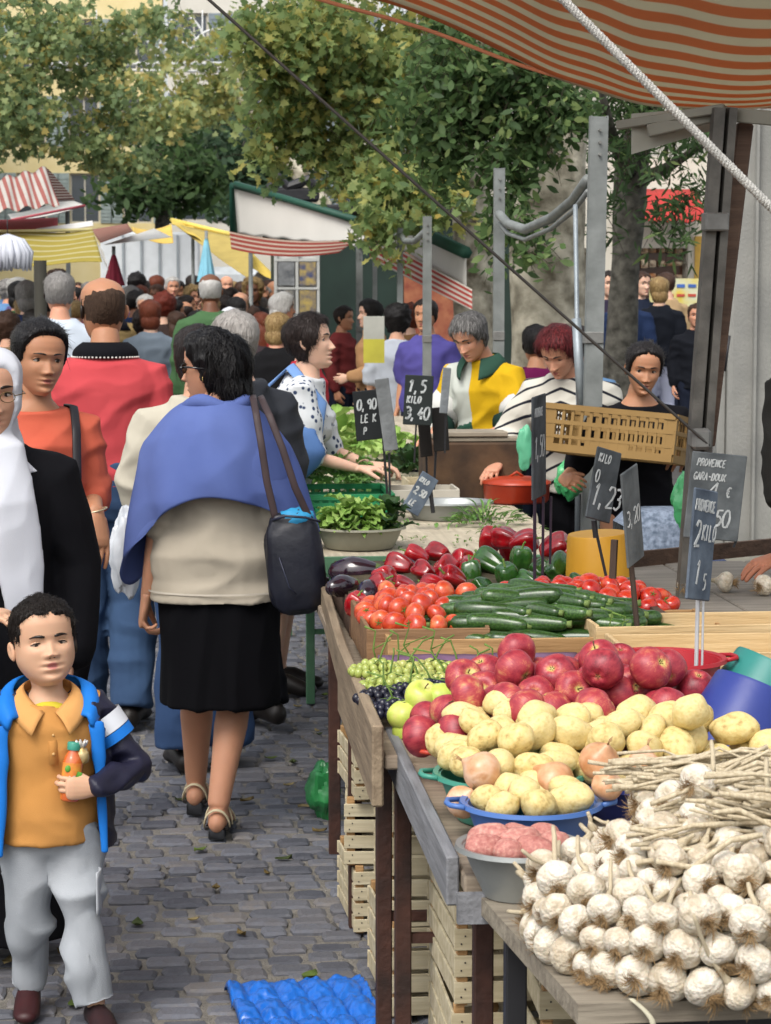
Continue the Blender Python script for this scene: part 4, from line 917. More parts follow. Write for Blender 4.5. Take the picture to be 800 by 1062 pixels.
awn('white_flap', 'white canvas flap drooping from the corner of the yellow awning', bil(P(92, 238, 19), P(108, 262, 18.6), P(112, 280, 18.5), P(106, 268, 18.5)), mat('cfcdc8', .85))
awn('striped_awning', 'small red striped awning between the yellow ones', bil(P(95, 238, 26), P(132, 232, 26), P(138, 240, 24), P(104, 252, 24)), ST_R2, sfn=lambda u, v: v * 1.3, nu=20)
awn('yellow_awning', 'bright yellow scalloped awning corner before the white lorry', bil(P(136, 235, 27), P(178, 232, 27), P(180, 252, 26), P(138, 240, 26), sag=.05), mat('cfae55', .85, .1), nu=20)
awn('white_tent', 'white canopy sheet over the stall in front of the lorry', bil(P(108, 254, 25), P(160, 237, 25), P(178, 246, 24), P(110, 254, 24)), mat('d4d2cc', .85))
awn('yellow_awning', 'long yellow awning sloping down behind the pale blue closed parasol', bil(P(178, 228, 30), P(250, 250, 29), P(300, 300, 28), P(178, 232, 29), wav=.01), YEL, nu=30, trim=(mat('d8c364', .8), [[P(178, 228, 30), P(240, 243, 29)]], .03), posts=((200, 240, 29.5),))
canvas('yellow_sheet', bil(P(180, 232, 29.5), P(262, 250, 28.5), P(262, 292, 27.5), P(230, 270, 28)), 20, 10, mat('a39050', .85, .1)); tag(bpy.data.objects['yellow_sheet'], 'canvas side sheet with shade coloured into its ochre under the long yellow awning', 'awning')  # awning yellow darkened, shade under the awning put into the colour
# closed parasols
def parasol(px, top, bot, Y, wpx, m, label):
    p = P(px, top, Y); q = P(px, bot, Y); r = empty('closed_parasol', (p.x, Y, 0), label=label, cat='parasol'); mb = MB(); w_ = wpx / 2 * Y / FPX; h = p.z - q.z
    n = 32; rs = 10; vs = []; 
    for i in range(rs + 1):
        u = i / rs
        for j in range(n): a = 2 * math.pi * j / n; rr = w_ * (.15 + .85 * u ** .8) * (1 + .18 * math.cos(a * 8) * u); vs.append((rr * math.cos(a), rr * math.sin(a), p.z - h * u))
    fs = [(i * n + j, i * n + (j + 1) % n, (i + 1) * n + (j + 1) % n, (i + 1) * n + j) for i in range(rs) for j in range(n)] + [tuple(range(n))]
    mb.add(vs, fs); mb.build('canopy', m, r); mb = MB(); mb.tube([(0, 0, 0), (0, 0, p.z + .08)], .02, 8); mb.build('pole', POLEG, r)
    mb = MB(); mb.rings([(0, 0, 0, .22, .22), (0, 0, .06, .2, .2), (0, 0, .08, .06, .06)], 16); mb.build('base', SP, r)
parasol(214, 246, 292, 28, 17, mat('7fb9cc', .8, .08), 'pale blue closed parasol standing above the crowd')
parasol(118, 263, 296, 25, 19, mat('7c1f33', .8, .1), 'dark crimson closed parasol at the left behind the man in red')
# white lorry
r = empty('box_lorry', (0, 0, 0), label='white box lorry parked across the market beyond the crowd', cat='lorry')
q0 = P(104, 290, 36); q1 = P(208, 290, 36); zt = P(150, 240, 36).z; mb = MB(); cx = (q0.x + q1.x) / 2; mb.box((cx, 37.2, zt / 2 + .45), (q1.x - q0.x, 2.2, zt - .9), bev=.04); mb.build('box_body', mat('c6cacc', .5, .05), r, smooth=False)
mb = MB()
for k in range(4): mb.box((q0.x + .35 + k * (q1.x - q0.x - .7) / 3, 36.07, zt / 2 + .45), (.03, .03, zt - 1.0))
mb.box((cx, 36.07, zt * .62), (q1.x - q0.x - .1, .02, .04)); mb.build('side_rib', mat('8d9498', .5), r, smooth=False)
for k in (.25, .75):
    mb = MB(); x = q0.x + k * (q1.x - q0.x); mb.tube([(x, 36.2, .42), (x, 36.5, .42)], .42, 20); mb.build('wheel', mat('151515', .8), r)
mb = MB(); mb.box((q1.x + .55, 37.2, 1.25), (1.0, 2.0, 1.6), bev=.12); mb.build('cab', mat('bfc4c6', .5), r, smooth=False)
# festoon arches over the street
r = empty('festoon_arch', (0, 0, 0), label='white tubular street decoration of arches hung high across the street', cat='decoration')
mb = MB(); Yf = 50
mb.tube([P(50, 66, Yf), P(240, 66, Yf)], .05, 6); mb.tube([P(60, 72, Yf), P(230, 74, Yf)], .03, 6)
for cx, rr, hh_ in ((80, 40, 40), (130, 36, 30), (190, 26, 50), (190, 18, 36), (190, 10, 22), (225, 30, 36)):
    mb.tube([P(cx + rr * math.cos(a), 66 - hh_ * math.sin(a), Yf) for a in [math.pi * k / 14 for k in range(15)]], .03, 5)
for x in (60, 100, 120, 170, 210): mb.tube([P(x, 66, Yf), P(x, 10, Yf)], .015, 4)
mb.build('tubing', mat('d5d6d4', .6), r); mb = MB(); mb.tube([P(-300, 40, Yf), P(50, 66, Yf)], .02, 5); mb.tube([P(240, 66, Yf), P(560, 30, Yf)], .02, 5); mb.build('hanger_wire', DARKM, r)
# hanging white lace thing at the left edge
r = empty('lace_garment', P(8, 262, 17), label='white frilly lace garment hanging under the yellow awning at the left edge', cat='garment')
mb = MB(); s_ = 17 / FPX
for k in range(60):
    a = k / 60 * 6.283; rr = 20 * s_ * (1 + .15 * math.sin(k * 2.3)); mb.tube([(0, 0, 18 * s_), (math.cos(a) * rr * .7, math.sin(a) * rr * .5, 12 * s_), (math.cos(a) * rr, math.sin(a) * rr * .7, 0), (math.cos(a) * rr * 1.02, math.sin(a) * rr * .7, -14 * s_ - 5 * s_ * random.random())], [.012, .02, .03, .008], 5)
mb.build('ruffle', mat('c4c7d0', .85, .05), r); mb = MB(); mb.tube([(0, 0, 18 * s_), (0, 0, 34 * s_)], .004, 5); mb.build('hook', DARKM, r)
mb = MB(); q = P(42, 300, 16.5); mb.tube([(q.x, q.y, 0), (q.x, q.y, P(42, 270, 16.5).z)], .045, 8); tag(mb.build('tent_pole', mat('2c2a22', .8)), 'dark timber tent pole under the left end of the yellow awning', 'pole')
# ------------------------------------------------------------------ tables of the near stall
def table(name, label, x0, x1, y0, y1, z, legs, topm, thick=.03, legm=RUST, edge=None, group=None, boards=1, skew=0, bar=True, axis='y'):
    r = empty(name, (0, 0, 0), label=label, cat='table', group=group); mb = MB(); W = (x1 - x0) / boards if axis == 'y' else (y1 - y0) / boards
    for k in range(boards):
        if axis == 'y': mb.box((x0 + W * (k + .5), (y0 + y1) / 2, z - thick / 2 - random.uniform(0, .003)), (W - .004, y1 - y0 + random.uniform(-.02, .02), thick), bev=.004, rot=(0, 0, 0))
        else: mb.box(((x0 + x1) / 2, y0 + W * (k + .5), z - thick / 2 - random.uniform(0, .003)), (x1 - x0 + random.uniform(-.02, .02), W - .004, thick), bev=.004)
    mb.build('tabletop', topm, r, smooth=False)
    for (x, y) in legs:
        l = MB(); l.box((x, y, (z - thick) / 2), (.035, .035, z - thick - .002), bev=.003); l.build('leg', legm, r, smooth=False)
    if bar:
        l = MB(); xs = [p[0] for p in legs]; ys = [p[1] for p in legs]
        for y in sorted(set(ys)): l.box(((min(xs) + max(xs)) / 2, y, .30), (max(xs) - min(xs) - .035, .02, .02))
        for x in sorted(set(xs)): l.box((x, (min(ys) + max(ys)) / 2, z - thick - .03), (.02, max(ys) - min(ys) - .035, .03))
        l.build('crossbar', legm, r, smooth=False)
    if edge: e_ = MB(); edge(e_); e_.build('edge_board', edge_m, r, smooth=False)
    return r
# garlic table
Z1 = .70
r = empty('display_table', (0, 0, 0), label='weathered grey wooden table under the heap of garlic', cat='table')
c0 = G(600, 1042, Z1); c1 = G(495, 926, Z1); mb = MB(); vs = [(c0.x, c0.y), (2.2, c0.y + .03), (2.2, c1.y + .02), (c1.x, c1.y)]
mb.add([(a, b, Z1) for a, b in vs] + [(a, b, Z1 - .03) for a, b in vs], [(0, 1, 2, 3), (7, 6, 5, 4), (0, 4, 5, 1), (1, 5, 6, 2), (2, 6, 7, 3), (3, 7, 4, 0)]); mb.build('tabletop', wood('6e6558', '958c7c', scale=5), r, smooth=False)
for x, y in ((c0.x + .09, c0.y + .12), (c1.x + .05, c1.y - .1), (1.9, c0.y + .1), (1.9, c1.y - .1)): l = MB(); l.box((x, y, (Z1 - .03) / 2), (.035, .035, Z1 - .032), bev=.003); l.build('leg', DARKM, r, smooth=False)
l = MB(); l.box((1.3, c1.y - .1, .42), (1.3, .02, .03)); l.box((1.3, c0.y + .1, Z1 - .06), (1.3, .02, .05)); l.build('crossbar', DARKM, r, smooth=False)
Z2 = .73; edge_m = wood('66676a', '85868a', stretch=(12, 1, 12), scale=4)
e0 = G(470, 890, Z2 + .02); e1 = G(400, 755, Z2 + .02)
table('display_table', 'grey edged stall table carrying potatoes, onions and apples', e0.x + .012, 2.1, e0.y - .05, e1.y + .1, Z2, [(.475, 4.88), (.53, 3.98), (1.9, 4.88), (1.9, 3.98)], WOODG, boards=8,
      edge=lambda m_: (m_.box((e0.x, (e0.y + e1.y) / 2, Z2 - .02), (.022, e1.y - e0.y, .085), bev=.003), m_.box((e0.x + .05, e0.y - .06, Z2 - .05), (.1, .02, .05))))
Z3 = .80; edge_m = wood('6b5c4a', '94836c', stretch=(12, 1, 12), scale=3)
f0 = G(392, 760, Z3); f1 = G(335, 606, Z3)
table('display_table', 'long brown stall table with a warped side board, carrying grapes and salad vegetables', f0.x + .014, 2.0, f0.y + .02, f1.y + .02, Z3 - .05, [(f0.x + .05, 5.06), (f0.x + .06, 6.04), (f0.x + .06, 6.85), (1.9, 5.06), (1.9, 6.85)], WOODG, boards=8,
      edge=lambda m_: (m_.beam((f0.x, f0.y, Z3 - .07), (f0.x + .005, (f0.y + f1.y) / 2 - .1, Z3 - .07), .024, .17, bev=.004), m_.beam((f0.x + .01, (f0.y + f1.y) / 2 - .06, Z3 - .05), (f1.x + .003, f1.y, Z3 - .045), .024, .10, bev=.004)))
# green framed table and plank table beyond
g0 = G(335, 578, .78)
edge_m = GREENP
table('trestle_table', 'green painted trestle table with pale bare planks on top', g0.x, 1.42, g0.y, 11.6, .78, [(g0.x + .04, 7.92), (g0.x + .04, 9.4), (g0.x + .04, 11.3), (1.38, 7.92), (1.38, 11.3)], PLANK, boards=26, legm=GREENP, axis='x',
      edge=lambda m_: (m_.box(((g0.x + 1.42) / 2, g0.y - .015, .755), (1.42 - g0.x + .04, .03, .055)), m_.box((g0.x - .015, g0.y + 1.6, .755), (.03, 3.2, .055))))
table('trestle_table', 'far plank trestle table heaped with greens beneath the small price signs', .62, 1.75, 11.9, 17.5, .80, [(.66, 12.1), (.66, 17.2), (1.7, 12.1), (1.7, 17.2)], PLANK, boards=30, legm=RUST, axis='x')
# side table at right with loose garlic
Z5 = .84; edge_m = WOODD
table('display_table', 'side table at the right with a dark raised edge and loose garlic', 1.25, 2.6, 5.75, 7.2, Z5, [(1.3, 5.8), (1.3, 7.1), (2.5, 5.8), (2.5, 7.1)], wood('6d665c', '8c857a'), boards=5,
      edge=lambda m_: (m_.beam((1.30, 7.0, Z5 + .02), (2.0, 7.45, Z5 + .02), .02, .05), m_.box((1.24, 6.4, Z5 + .01), (.02, 1.3, .04))))
# ------------------------------------------------------------------ crates
def crate(loc, size, label, slat=.05, rz=0, m=WOODW, group=None, rows=4, rot=None):
    r = empty('wooden_crate', loc, rz, label=label, cat='crate', group=group); w_, d, h = size; t = .006
    for (sx, nm) in ((0, 'long_side'), (1, 'long_side'), (2, 'end_panel'), (3, 'end_panel')):
        mb = MB(); sh = h / rows
        for k in range(rows):
            z = sh * (k + .5)
            if sx < 2: mb.box((0, (sx * 2 - 1) * d / 2, z), (w_, t, sh * .80), bev=.001)
            else: mb.box(((sx * 2 - 5) * (w_ / 2 - t), 0, z), (t, d - t * 1.2, sh * .80), bev=.001)
        mb.build(nm, m, r, smooth=False)
    for a in (-1, 1):
        for b in (-1, 1): mb = MB(); mb.box((a * (w_ / 2 - .018), b * (d / 2 - .016), h / 2 + .005), (.022, .022, h + .012), bev=.002); mb.build('corner_post', wood('8d6d48', 'b08a5c'), r, smooth=False)
    mb = MB()
    for k in range(5): mb.box((0, -d / 2 + d * (k + .5) / 5, .006), (w_ - .02, d / 5 * .8, .005))
    mb.build('bottom', m, r, smooth=False)
    mb = MB()
    for a in (-1, 1):
        for k in range(rows):
            for q in (-1, 1): mb.box((a * (w_ / 2 - .018) + q * .004, -d / 2 - t * .6, h / rows * (k + .5) + q * .008), (.003, .002, .003))
    mb.build('staple', DARKM, r, smooth=False); 
    if rot: r.rotation_euler = rot
    return r
y = 4.30
for k, (x, yy, z, sz, rz, lab) in enumerate([(.92, 4.42, .0, (.50, .32, .29), .03, 'large pale slatted crate on the ground, lowest under the garlic end of the stall'), (.93, 4.42, .30, (.50, .32, .27), -.02, 'large pale slatted crate stacked on top, right under the potato table'),
      (.62, 4.75, .0, (.16, .42, .24), .0, 'narrow upright slatted crate on the ground beside the large crates'), (.62, 4.74, .25, (.16, .40, .22), .03, 'narrow slatted crate balanced atop the upright one by the large crates'),
      (.62, 5.45, .0, (.30, .40, .22), .05, 'poplar crate on the ground behind the dark table leg'), (.62, 5.46, .23, (.30, .40, .20), -.04, 'poplar crate second from the bottom behind the dark table leg'), (.63, 5.44, .44, (.30, .40, .2), .02, 'poplar crate topmost of the stack behind the dark table leg'),
      (.57, 6.15, .0, (.26, .36, .17), .05, 'farther poplar crate on the ground near the green bag'), (.57, 6.15, .18, (.26, .36, .17), -.08, 'farther poplar crate, middle of its stack near the green bag'), (.56, 6.12, .36, (.24, .34, .13), .06, 'farther poplar crate at the top of its stack near the green bag'),
      (1.45, 4.5, 0, (.5, .36, .28), .1, 'pale crate deep under the garlic table on the ground'), (1.45, 4.5, .29, (.5, .36, .28), .0, 'pale crate deep under the stall, upper one')]):
    crate((x, yy, z + .004), sz, lab, rz=rz, rows=4 if sz[2] > .15 else 3)
# produce crates on the table
def tray(x0, x1, y0, y1, z, h, label, m=WOODY, t=.010, rz=0):
    r = empty('produce_tray', ((x0 + x1) / 2, (y0 + y1) / 2, z), rz, label=label, cat='crate'); w_, d = x1 - x0, y1 - y0
    for nm, c, s_ in (('front_board', (0, -d / 2, h / 2), (w_, t, h)), ('back_board', (0, d / 2, h / 2), (w_, t, h)), ('end_board', (-w_ / 2 + t / 2, 0, h / 2 + .004), (t, d - t, h)), ('end_board', (w_ / 2 - t / 2, 0, h / 2 + .004), (t, d - t, h)), ('bottom', (0, 0, .004), (w_ - 2 * t - .002, d - t, .006))):
        mb = MB(); mb.box(c, s_, bev=.0015); mb.build(nm, m, r, smooth=False)
    return r
ZT = Z3 - .045
tray(.455, .97, 4.98, 5.48, ZT, .048, 'low wooden tray holding green and black grapes'); 
tray(.50, 1.36, 5.52, 5.98, ZT, .10, 'wooden tray filled with dark green courgettes', wood('8d6c45', 'b08c60'))
tray(.455, .76, 5.60, 6.12, ZT + .015, .10, 'brown wooden tray of tomatoes at the left', wood('6d5138', '8b6b4c'))
tray(1.02, 1.62, 5.16, 5.46, ZT + .03, .085, 'long empty pale wooden tray behind the apples', WOODY)
tray(1.0, 1.9, 5.50, 5.72, ZT + .06, .07, 'second empty pale wooden tray, farther than the long one', WOODY, rz=.03)
tray(.98, 1.22, 5.0, 5.13, ZT + .0, .10, 'short pale wooden tray end between the apples and the long tray', WOODY, rz=-.05)
# ------------------------------------------------------------------ piles
def pack(n, rad, cen, ext, z0, h=.4, dome=None, iters=260, squash=1.0, seed=1, tall=0):
    """drop balls and let them settle; returns positions, radii"""
    g_ = np.random.default_rng(seed); r = g_.uniform(rad[0], rad[1], n); p = np.stack([cen[0] + g_.uniform(-ext[0], ext[0], n), cen[1] + g_.uniform(-ext[1], ext[1], n), z0 + g_.uniform(.03, h, n)], 1)
    for it in range(iters):
        p[:, 2] -= .006 * (1 if it < iters * .8 else .2)
        for _ in range(3):
            d = p[:, None] - p[None]; L = np.linalg.norm(d, axis=2) + np.eye(n); o = (r[:, None] + r[None]) * .97 - L; np.fill_diagonal(o, 0); o = np.clip(o, 0, None) * .5
            p += ((d / L[..., None]) * o[..., None]).sum(1) * .6
            q = (p[:, :2] - cen[:2]) / np.array([ext[0], ext[1]]); rr = np.linalg.norm(q, axis=1)
            out = rr > 1; p[out, :2] = (np.array(cen[:2]) + (q / rr[:, None])[out] * np.array(ext))
            if dome: lo = z0 + r + dome * np.clip(1 - rr ** 2, 0, 1)
            else: lo = z0 + r
            p[:, 2] = np.maximum(p[:, 2], lo)
    return p, r
def scatter(protos, n, rad, cen, ext, z0, name, label, cat, group, seed=1, h=.4, dome=None, unit=1.0, rotfn=None, labfn=None, z_off=0, sclfn=None):
    p, r = pack(n, rad, cen, ext, z0, h, dome, seed=seed); order = np.argsort(p[:, 1]); out = []
    for k, i in enumerate(order):
        pr = protos[k % len(protos)] if isinstance(protos, list) else protos
        o = copy_tree(pr); o.name = name; o.location = (p[i][0], p[i][1], p[i][2] + z_off); s = r[i] / unit; o.scale = (s, s, s)
        o.rotation_euler = rotfn(p[i]) if rotfn else (random.uniform(0, 6.28), random.uniform(0, 6.28), random.uniform(0, 6.28))
        tag(o, labfn(p[i]) if labfn else label, cat, group); out.append(o)
    return out
PROTO = []
def proto(o): PROTO.append(o); return o
def kill_protos():
    def rec(o):
        for c in list(o.children): rec(c)
        bpy.data.objects.remove(o)
    for o in PROTO: rec(o)
def fruit_mat(stops, noise_s=3, rough=.35, spec=.5, bump=0, streak=False, bs=40, coat=0):
    m = bpy.data.materials.new("fruit"); m.use_nodes = True; nt = m.node_tree; N = nt.nodes; L = nt.links; b = N["Principled BSDF"]
    tc = N.new("ShaderNodeTexCoord"); oi = N.new("ShaderNodeObjectInfo"); va = N.new("ShaderNodeVectorMath"); va.operation = 'ADD'
    sc2 = N.new("ShaderNodeMath"); sc2.operation = 'MULTIPLY'; sc2.inputs[1].default_value = 37; L.new(oi.outputs["Random"], sc2.inputs[0])
    L.new(tc.outputs["Object"], va.inputs[0]); L.new(sc2.outputs[0], va.inputs[1])
    nz = N.new("ShaderNodeTexNoise"); nz.inputs["Scale"].default_value = noise_s; nz.inputs["Detail"].default_value = 6; L.new(va.outputs[0], nz.inputs["Vector"])
    fac = nz.outputs["Fac"]
    ad = N.new("ShaderNodeMath"); ad.operation = 'MULTIPLY_ADD'; L.new(oi.outputs["Random"], ad.inputs[0]); ad.inputs[1].default_value = .22; L.new(fac, ad.inputs[2]); s2 = N.new("ShaderNodeMath"); s2.operation = 'SUBTRACT'; L.new(ad.outputs[0], s2.inputs[0]); s2.inputs[1].default_value = .11; fac = s2.outputs[0]
    if streak:
        mp = N.new("ShaderNodeMapping"); mp.inputs["Scale"].default_value = (16, 16, 1.2); L.new(va.outputs[0], mp.inputs[0]); n3 = N.new("ShaderNodeTexNoise"); n3.inputs["Scale"].default_value = .9; L.new(mp.outputs[0], n3.inputs["Vector"])
        mm = N.new("ShaderNodeMath"); mm.operation = 'MULTIPLY_ADD'; L.new(n3.outputs["Fac"], mm.inputs[0]); mm.inputs[1].default_value = .35; L.new(fac, mm.inputs[2]); s3 = N.new("ShaderNodeMath"); s3.operation = 'SUBTRACT'; L.new(mm.outputs[0], s3.inputs[0]); s3.inputs[1].default_value = .175; fac = s3.outputs[0]
        # stem and blossom ends go yellow green
        sx = N.new("ShaderNodeSeparateXYZ"); L.new(tc.outputs["Object"], sx.inputs[0]); ab = N.new("ShaderNodeMath"); ab.operation = 'ABSOLUTE'; L.new(sx.outputs["Z"], ab.inputs[0])
        ln = N.new("ShaderNodeVectorMath"); ln.operation = 'LENGTH'; cxy = N.new("ShaderNodeCombineXYZ"); L.new(sx.outputs[0], cxy.inputs[0]); L.new(sx.outputs[1], cxy.inputs[1]); L.new(cxy.outputs[0], ln.inputs[0])
        mr = N.new("ShaderNodeMapRange"); mr.inputs[1].default_value = .0; mr.inputs[2].default_value = .42; mr.inputs[3].default_value = .42; mr.inputs[4].default_value = 0; L.new(ln.outputs["Value"], mr.inputs[0])
        a3 = N.new("ShaderNodeMath"); a3.operation = 'ADD'; L.new(fac, a3.inputs[0]); L.new(mr.outputs[0], a3.inputs[1]); fac = a3.outputs[0]
    rp = N.new("ShaderNodeValToRGB"); e = rp.color_ramp.elements
    while len(e) < len(stops): e.new(.5)
    for k, (p, c) in enumerate(stops): e[k].position = p; e[k].color = (*srgb(c), 1)
    L.new(fac, rp.inputs[0]); L.new(rp.outputs[0], b.inputs["Base Color"]); b.inputs["Roughness"].default_value = rough; b.inputs["Specular IOR Level"].default_value = spec; b.inputs["Subsurface Weight"].default_value = .06; b.inputs["Subsurface Scale"].default_value = .01
    if coat: b.inputs["Coat Weight"].default_value = coat; b.inputs["Coat Roughness"].default_value = .1
    if bump:
        n2 = N.new("ShaderNodeTexNoise"); n2.inputs["Scale"].default_value = bs; L.new(va.outputs[0], n2.inputs["Vector"]); bp = N.new("ShaderNodeBump"); bp.inputs["Strength"].default_value = bump; bp.inputs["Distance"].default_value = .05; L.new(n2.outputs["Fac"], bp.inputs["Height"]); L.new(bp.outputs[0], b.inputs["Normal"])
    return m
APPLE = fruit_mat([(.28, '6e1524'), (.45, '932a38'), (.60, 'a53c42'), (.72, 'b96a52'), (.86, 'bdae64')], 1.6, .45, .5, streak=True)
APPLEG = fruit_mat([(.3, 'a9bd4a'), (.6, 'c2cc62'), (.8, 'c9c478')], 1.6, .35)
POT = fruit_mat([(.2, 'a88d54'), (.38, 'd0ba7c'), (.6, 'd9c78f'), (.8, 'bfa56a')], 3.0, .6, .35, bump=.15, bs=9)
PINKP = fruit_mat([(.3, '9a5a54'), (.6, 'b57c72'), (.8, 'c59a8c')], 4, .6, .3, bump=.2, bs=9)
ONION = fruit_mat([(.3, 'b07a50'), (.5, 'c99a74'), (.7, 'd3b094'), (.85, 'b98a66')], 1.4, .35, .5, streak=False)
TOM = fruit_mat([(.3, 'a51c16'), (.6, 'c23a22'), (.85, 'd06a36')], 1.5, .2, .5, coat=.3)
TOMO = fruit_mat([(.3, 'ae3420'), (.55, 'c4502e'), (.8, 'd07a4c')], 1.5, .25, .5, coat=.2)
PEPR = fruit_mat([(.3, '7a0d14'), (.6, 'a5121c'), (.85, 'b52a20')], 1.4, .15, .5, coat=.5)
PEPG = fruit_mat([(.3, '1c3d14'), (.6, '2f5a22'), (.85, '4c7a30')], 1.4, .18, .5, coat=.4)
AUB = fruit_mat([(.3, '1c1018'), (.6, '2a1624'), (.85, '3d2234')], 1.4, .15, .6, coat=.6)
ZUC = fruit_mat([(.3, '1c3413'), (.5, '2d4a1e'), (.7, '44652f'), (.85, '6a8848')], 5, .28, .5, coat=.2)
STEMG = mat('5f7a35', .7, .2, 20); STEMB = mat('5b4630', .9, .2, 30); GRAPEG = fruit_mat([(.3, '8a9a48'), (.6, 'a3ac5c'), (.8, 'b8ae6c')], 4, .25, .5); GRAPEB = fruit_mat([(.3, '14141f'), (.6, '1f2033'), (.85, '3a3d58')], 5, .3, .5)
def root(o, *ch):
    for c in ch: c.parent = o
    return o
def apple_proto(m):
    def f(v):
        a = math.acos(max(-1, min(1, v.z))); rr = math.sin(a) * (1 + .05 * v.z); z = math.cos(a) * .88 + .0
        z -= .30 * math.exp(-(a / .34) ** 2); z += .20 * math.exp(-((math.pi - a) / .30) ** 2); an = math.atan2(v.y, v.x); k = 1 + .018 * math.cos(5 * an) * (1 + (v.z < 0) * .8)
        return Vector((math.cos(an) * rr * k, math.sin(an) * rr * k, z + .02 * math.cos(5 * an) * (v.z < -.5)))
    mb = MB(); mb.ell((0, 0, 0), 1, 28, 22, fn=f); o = mb.build('apple', m)
    s = MB(); s.tube([(0, 0, .52), (.03, .01, .75), (.10, .02, .98)], [.035, .03, .045], 6); s.build('stalk', STEMB, o)
    s = MB()
    for k in range(5): a = k * 1.257; s.tube([(.05 * math.cos(a), .05 * math.sin(a), -.66), (.12 * math.cos(a), .12 * math.sin(a), -.76)], [.03, .01], 4)
    s.build('calyx', STEMB, o); return proto(o)
def potato_proto(m, seed):
    random.seed(seed); sx, sy = random.uniform(1.05, 1.35), random.uniform(.85, .98); o_ = random.uniform(0, 50)
    def f(v):
        n_ = noise.noise(v * 1.1 + Vector((o_, 0, 0))) * .15 + noise.noise(v * 3 + Vector((o_, 0, 0))) * .02
        for k in range(6):
            e_ = Vector((math.sin(k * 2.4 + o_), math.cos(k * 1.7 + o_), math.sin(k * 3.3))).normalized(); n_ -= .05 * math.exp(-((v - e_).length / .10) ** 2)
        return v * (1 + n_)
    mb = MB(); mb.ell((0, 0, 0), (sx, sy, .85), 26, 18, fn=f); return proto(mb.build('potato', m))
def onion_proto():
    def f(v):
        a = math.acos(max(-1, min(1, v.z))); an = math.atan2(v.y, v.x); rr = math.sin(a); z = math.cos(a) * .88
        if a < .6: z += .35 * ((.6 - a) / .6) ** 1.6
        if a > 2.8: z -= .05
        k = 1 + .012 * math.cos(9 * an) + .006 * math.cos(23 * an); return Vector((math.cos(an) * rr * k, math.sin(an) * rr * k, z))
    mb = MB(); mb.ell((0, 0, 0), 1, 30, 20, fn=f); o = mb.build('onion', ONION)
    s = MB()
    for k in range(4): s.tube([(.02 * k - .03, .01, 1.15), (.03 * k - .05, .03 * k - .04, 1.4), (.1 * k - .16, .07 * k, 1.62)], [.05, .03, .012], 5)
    s.build('dry_neck', mat('a5845c', .9, .2), o); return proto(o)
def tomato_proto(m, rib=.03):
    def f(v):
        a = math.acos(max(-1, min(1, v.z))); an = math.atan2(v.y, v.x); rr = math.sin(a); z = math.cos(a) * .8 - .16 * math.exp(-(a / .35) ** 2); k = 1 + rib * math.cos(6 * an) * math.exp(-(a / 1.3) ** 2)
        return Vector((math.cos(an) * rr * k, math.sin(an) * rr * k, z))
    mb = MB(); mb.ell((0, 0, 0), 1, 22, 16, fn=f); o = mb.build('tomato', m); s = MB()
    for k in range(5): a = k * 1.257; s.tube([(0, 0, .66), (.16 * math.cos(a), .16 * math.sin(a), .72), (.34 * math.cos(a), .34 * math.sin(a), .70)], [.03, .04, .008], 4)
    s.tube([(0, 0, .64), (.03, 0, .86)], .035, 5); s.build('stalk', STEMG, o); return proto(o)
def pepper_proto(m, L=1.25):
    def f(v):
        a = math.acos(max(-1, min(1, v.z))); an = math.atan2(v.y, v.x); rr = math.sin(a) ** .7 * (.82 + .18 * v.z); z = math.cos(a) * L - .30 * math.exp(-(a / .4) ** 2) + .25 * math.exp(-((math.pi - a) / .4) ** 2); k = 1 + .13 * math.cos(4 * an + .3 * v.z) * (.5 + .5 * math.sin(a))
        return Vector((math.cos(an) * rr * k + .08 * v.z * v.z, math.sin(an) * rr * k, z))
    mb = MB(); mb.ell((0, 0, 0), 1, 32, 22, fn=f); o = mb.build('pepper', m); s = MB(); s.tube([(0, 0, L * .68), (.02, 0, L * .8), (.1, .02, L * 1.08), (.2, .03, L * 1.2)], [.20, .09, .075, .09], 8); s.build('stalk', STEMG, o); return proto(o)
def aub_proto():
    mb = MB(); mb.ctube([(0, 0, -1.35), (0, 0, -.9), (.02, 0, -.3), (.05, 0, .4), (.08, 0, 1.0), (.12, 0, 1.3)], [.72, .92, 1.0, .82, .58, .42], 24); o = mb.build('aubergine', AUB); s = MB()
    s.tube([(.10, 0, 1.22), (.13, 0, 1.55), (.18, 0, 1.7), (.3, 0, 2.1)], [.50, .34, .14, .12], 10); s.build('stalk', mat('4d5c30', .7), o); return proto(o)
def zuc_proto(b):
    mb = MB(); pts = []; rs_ = []
    for k in range(12): u = k / 11; pts.append((b * math.sin(u * 3.14), 0, (u - .5) * 4.9)); rs_.append(.82 + .18 * math.sin(u * 3.3 + .3) - .10 * u)
    vs = mb.ctube(pts, rs_, 16)
    o = mb.build('courgette', ZUC); s = MB(); s.tube([(.02, 0, 2.4), (.05, 0, 2.85), (.1, 0, 3.4)], [.5, .36, .42], 6); s.build('stalk', mat('6c8044', .7, .1), o); return proto(o)
AP = apple_proto(APPLE); APG = apple_proto(APPLEG); PO = [potato_proto(POT, k) for k in range(5)]; PK = [potato_proto(PINKP, 20 + k) for k in range(2)]; ON = onion_proto(); TO = tomato_proto(TOM); TOO = tomato_proto(TOMO, .05); PR = pepper_proto(PEPR); PG = pepper_proto(PEPG, 1.35); AU = aub_proto(); ZU = [zuc_proto(b) for b in (.1, .35, -.2)]
random.seed(11)
def where(p, c, ex, what, over):
    a = 'left' if p[0] < c[0] - ex[0] * .33 else 'right' if p[0] > c[0] + ex[0] * .33 else 'middle'; b = 'front' if p[1] < c[1] - ex[1] * .3 else 'back' if p[1] > c[1] + ex[1] * .3 else 'centre'
    return f"{what} at the {b} {a} of {over}"
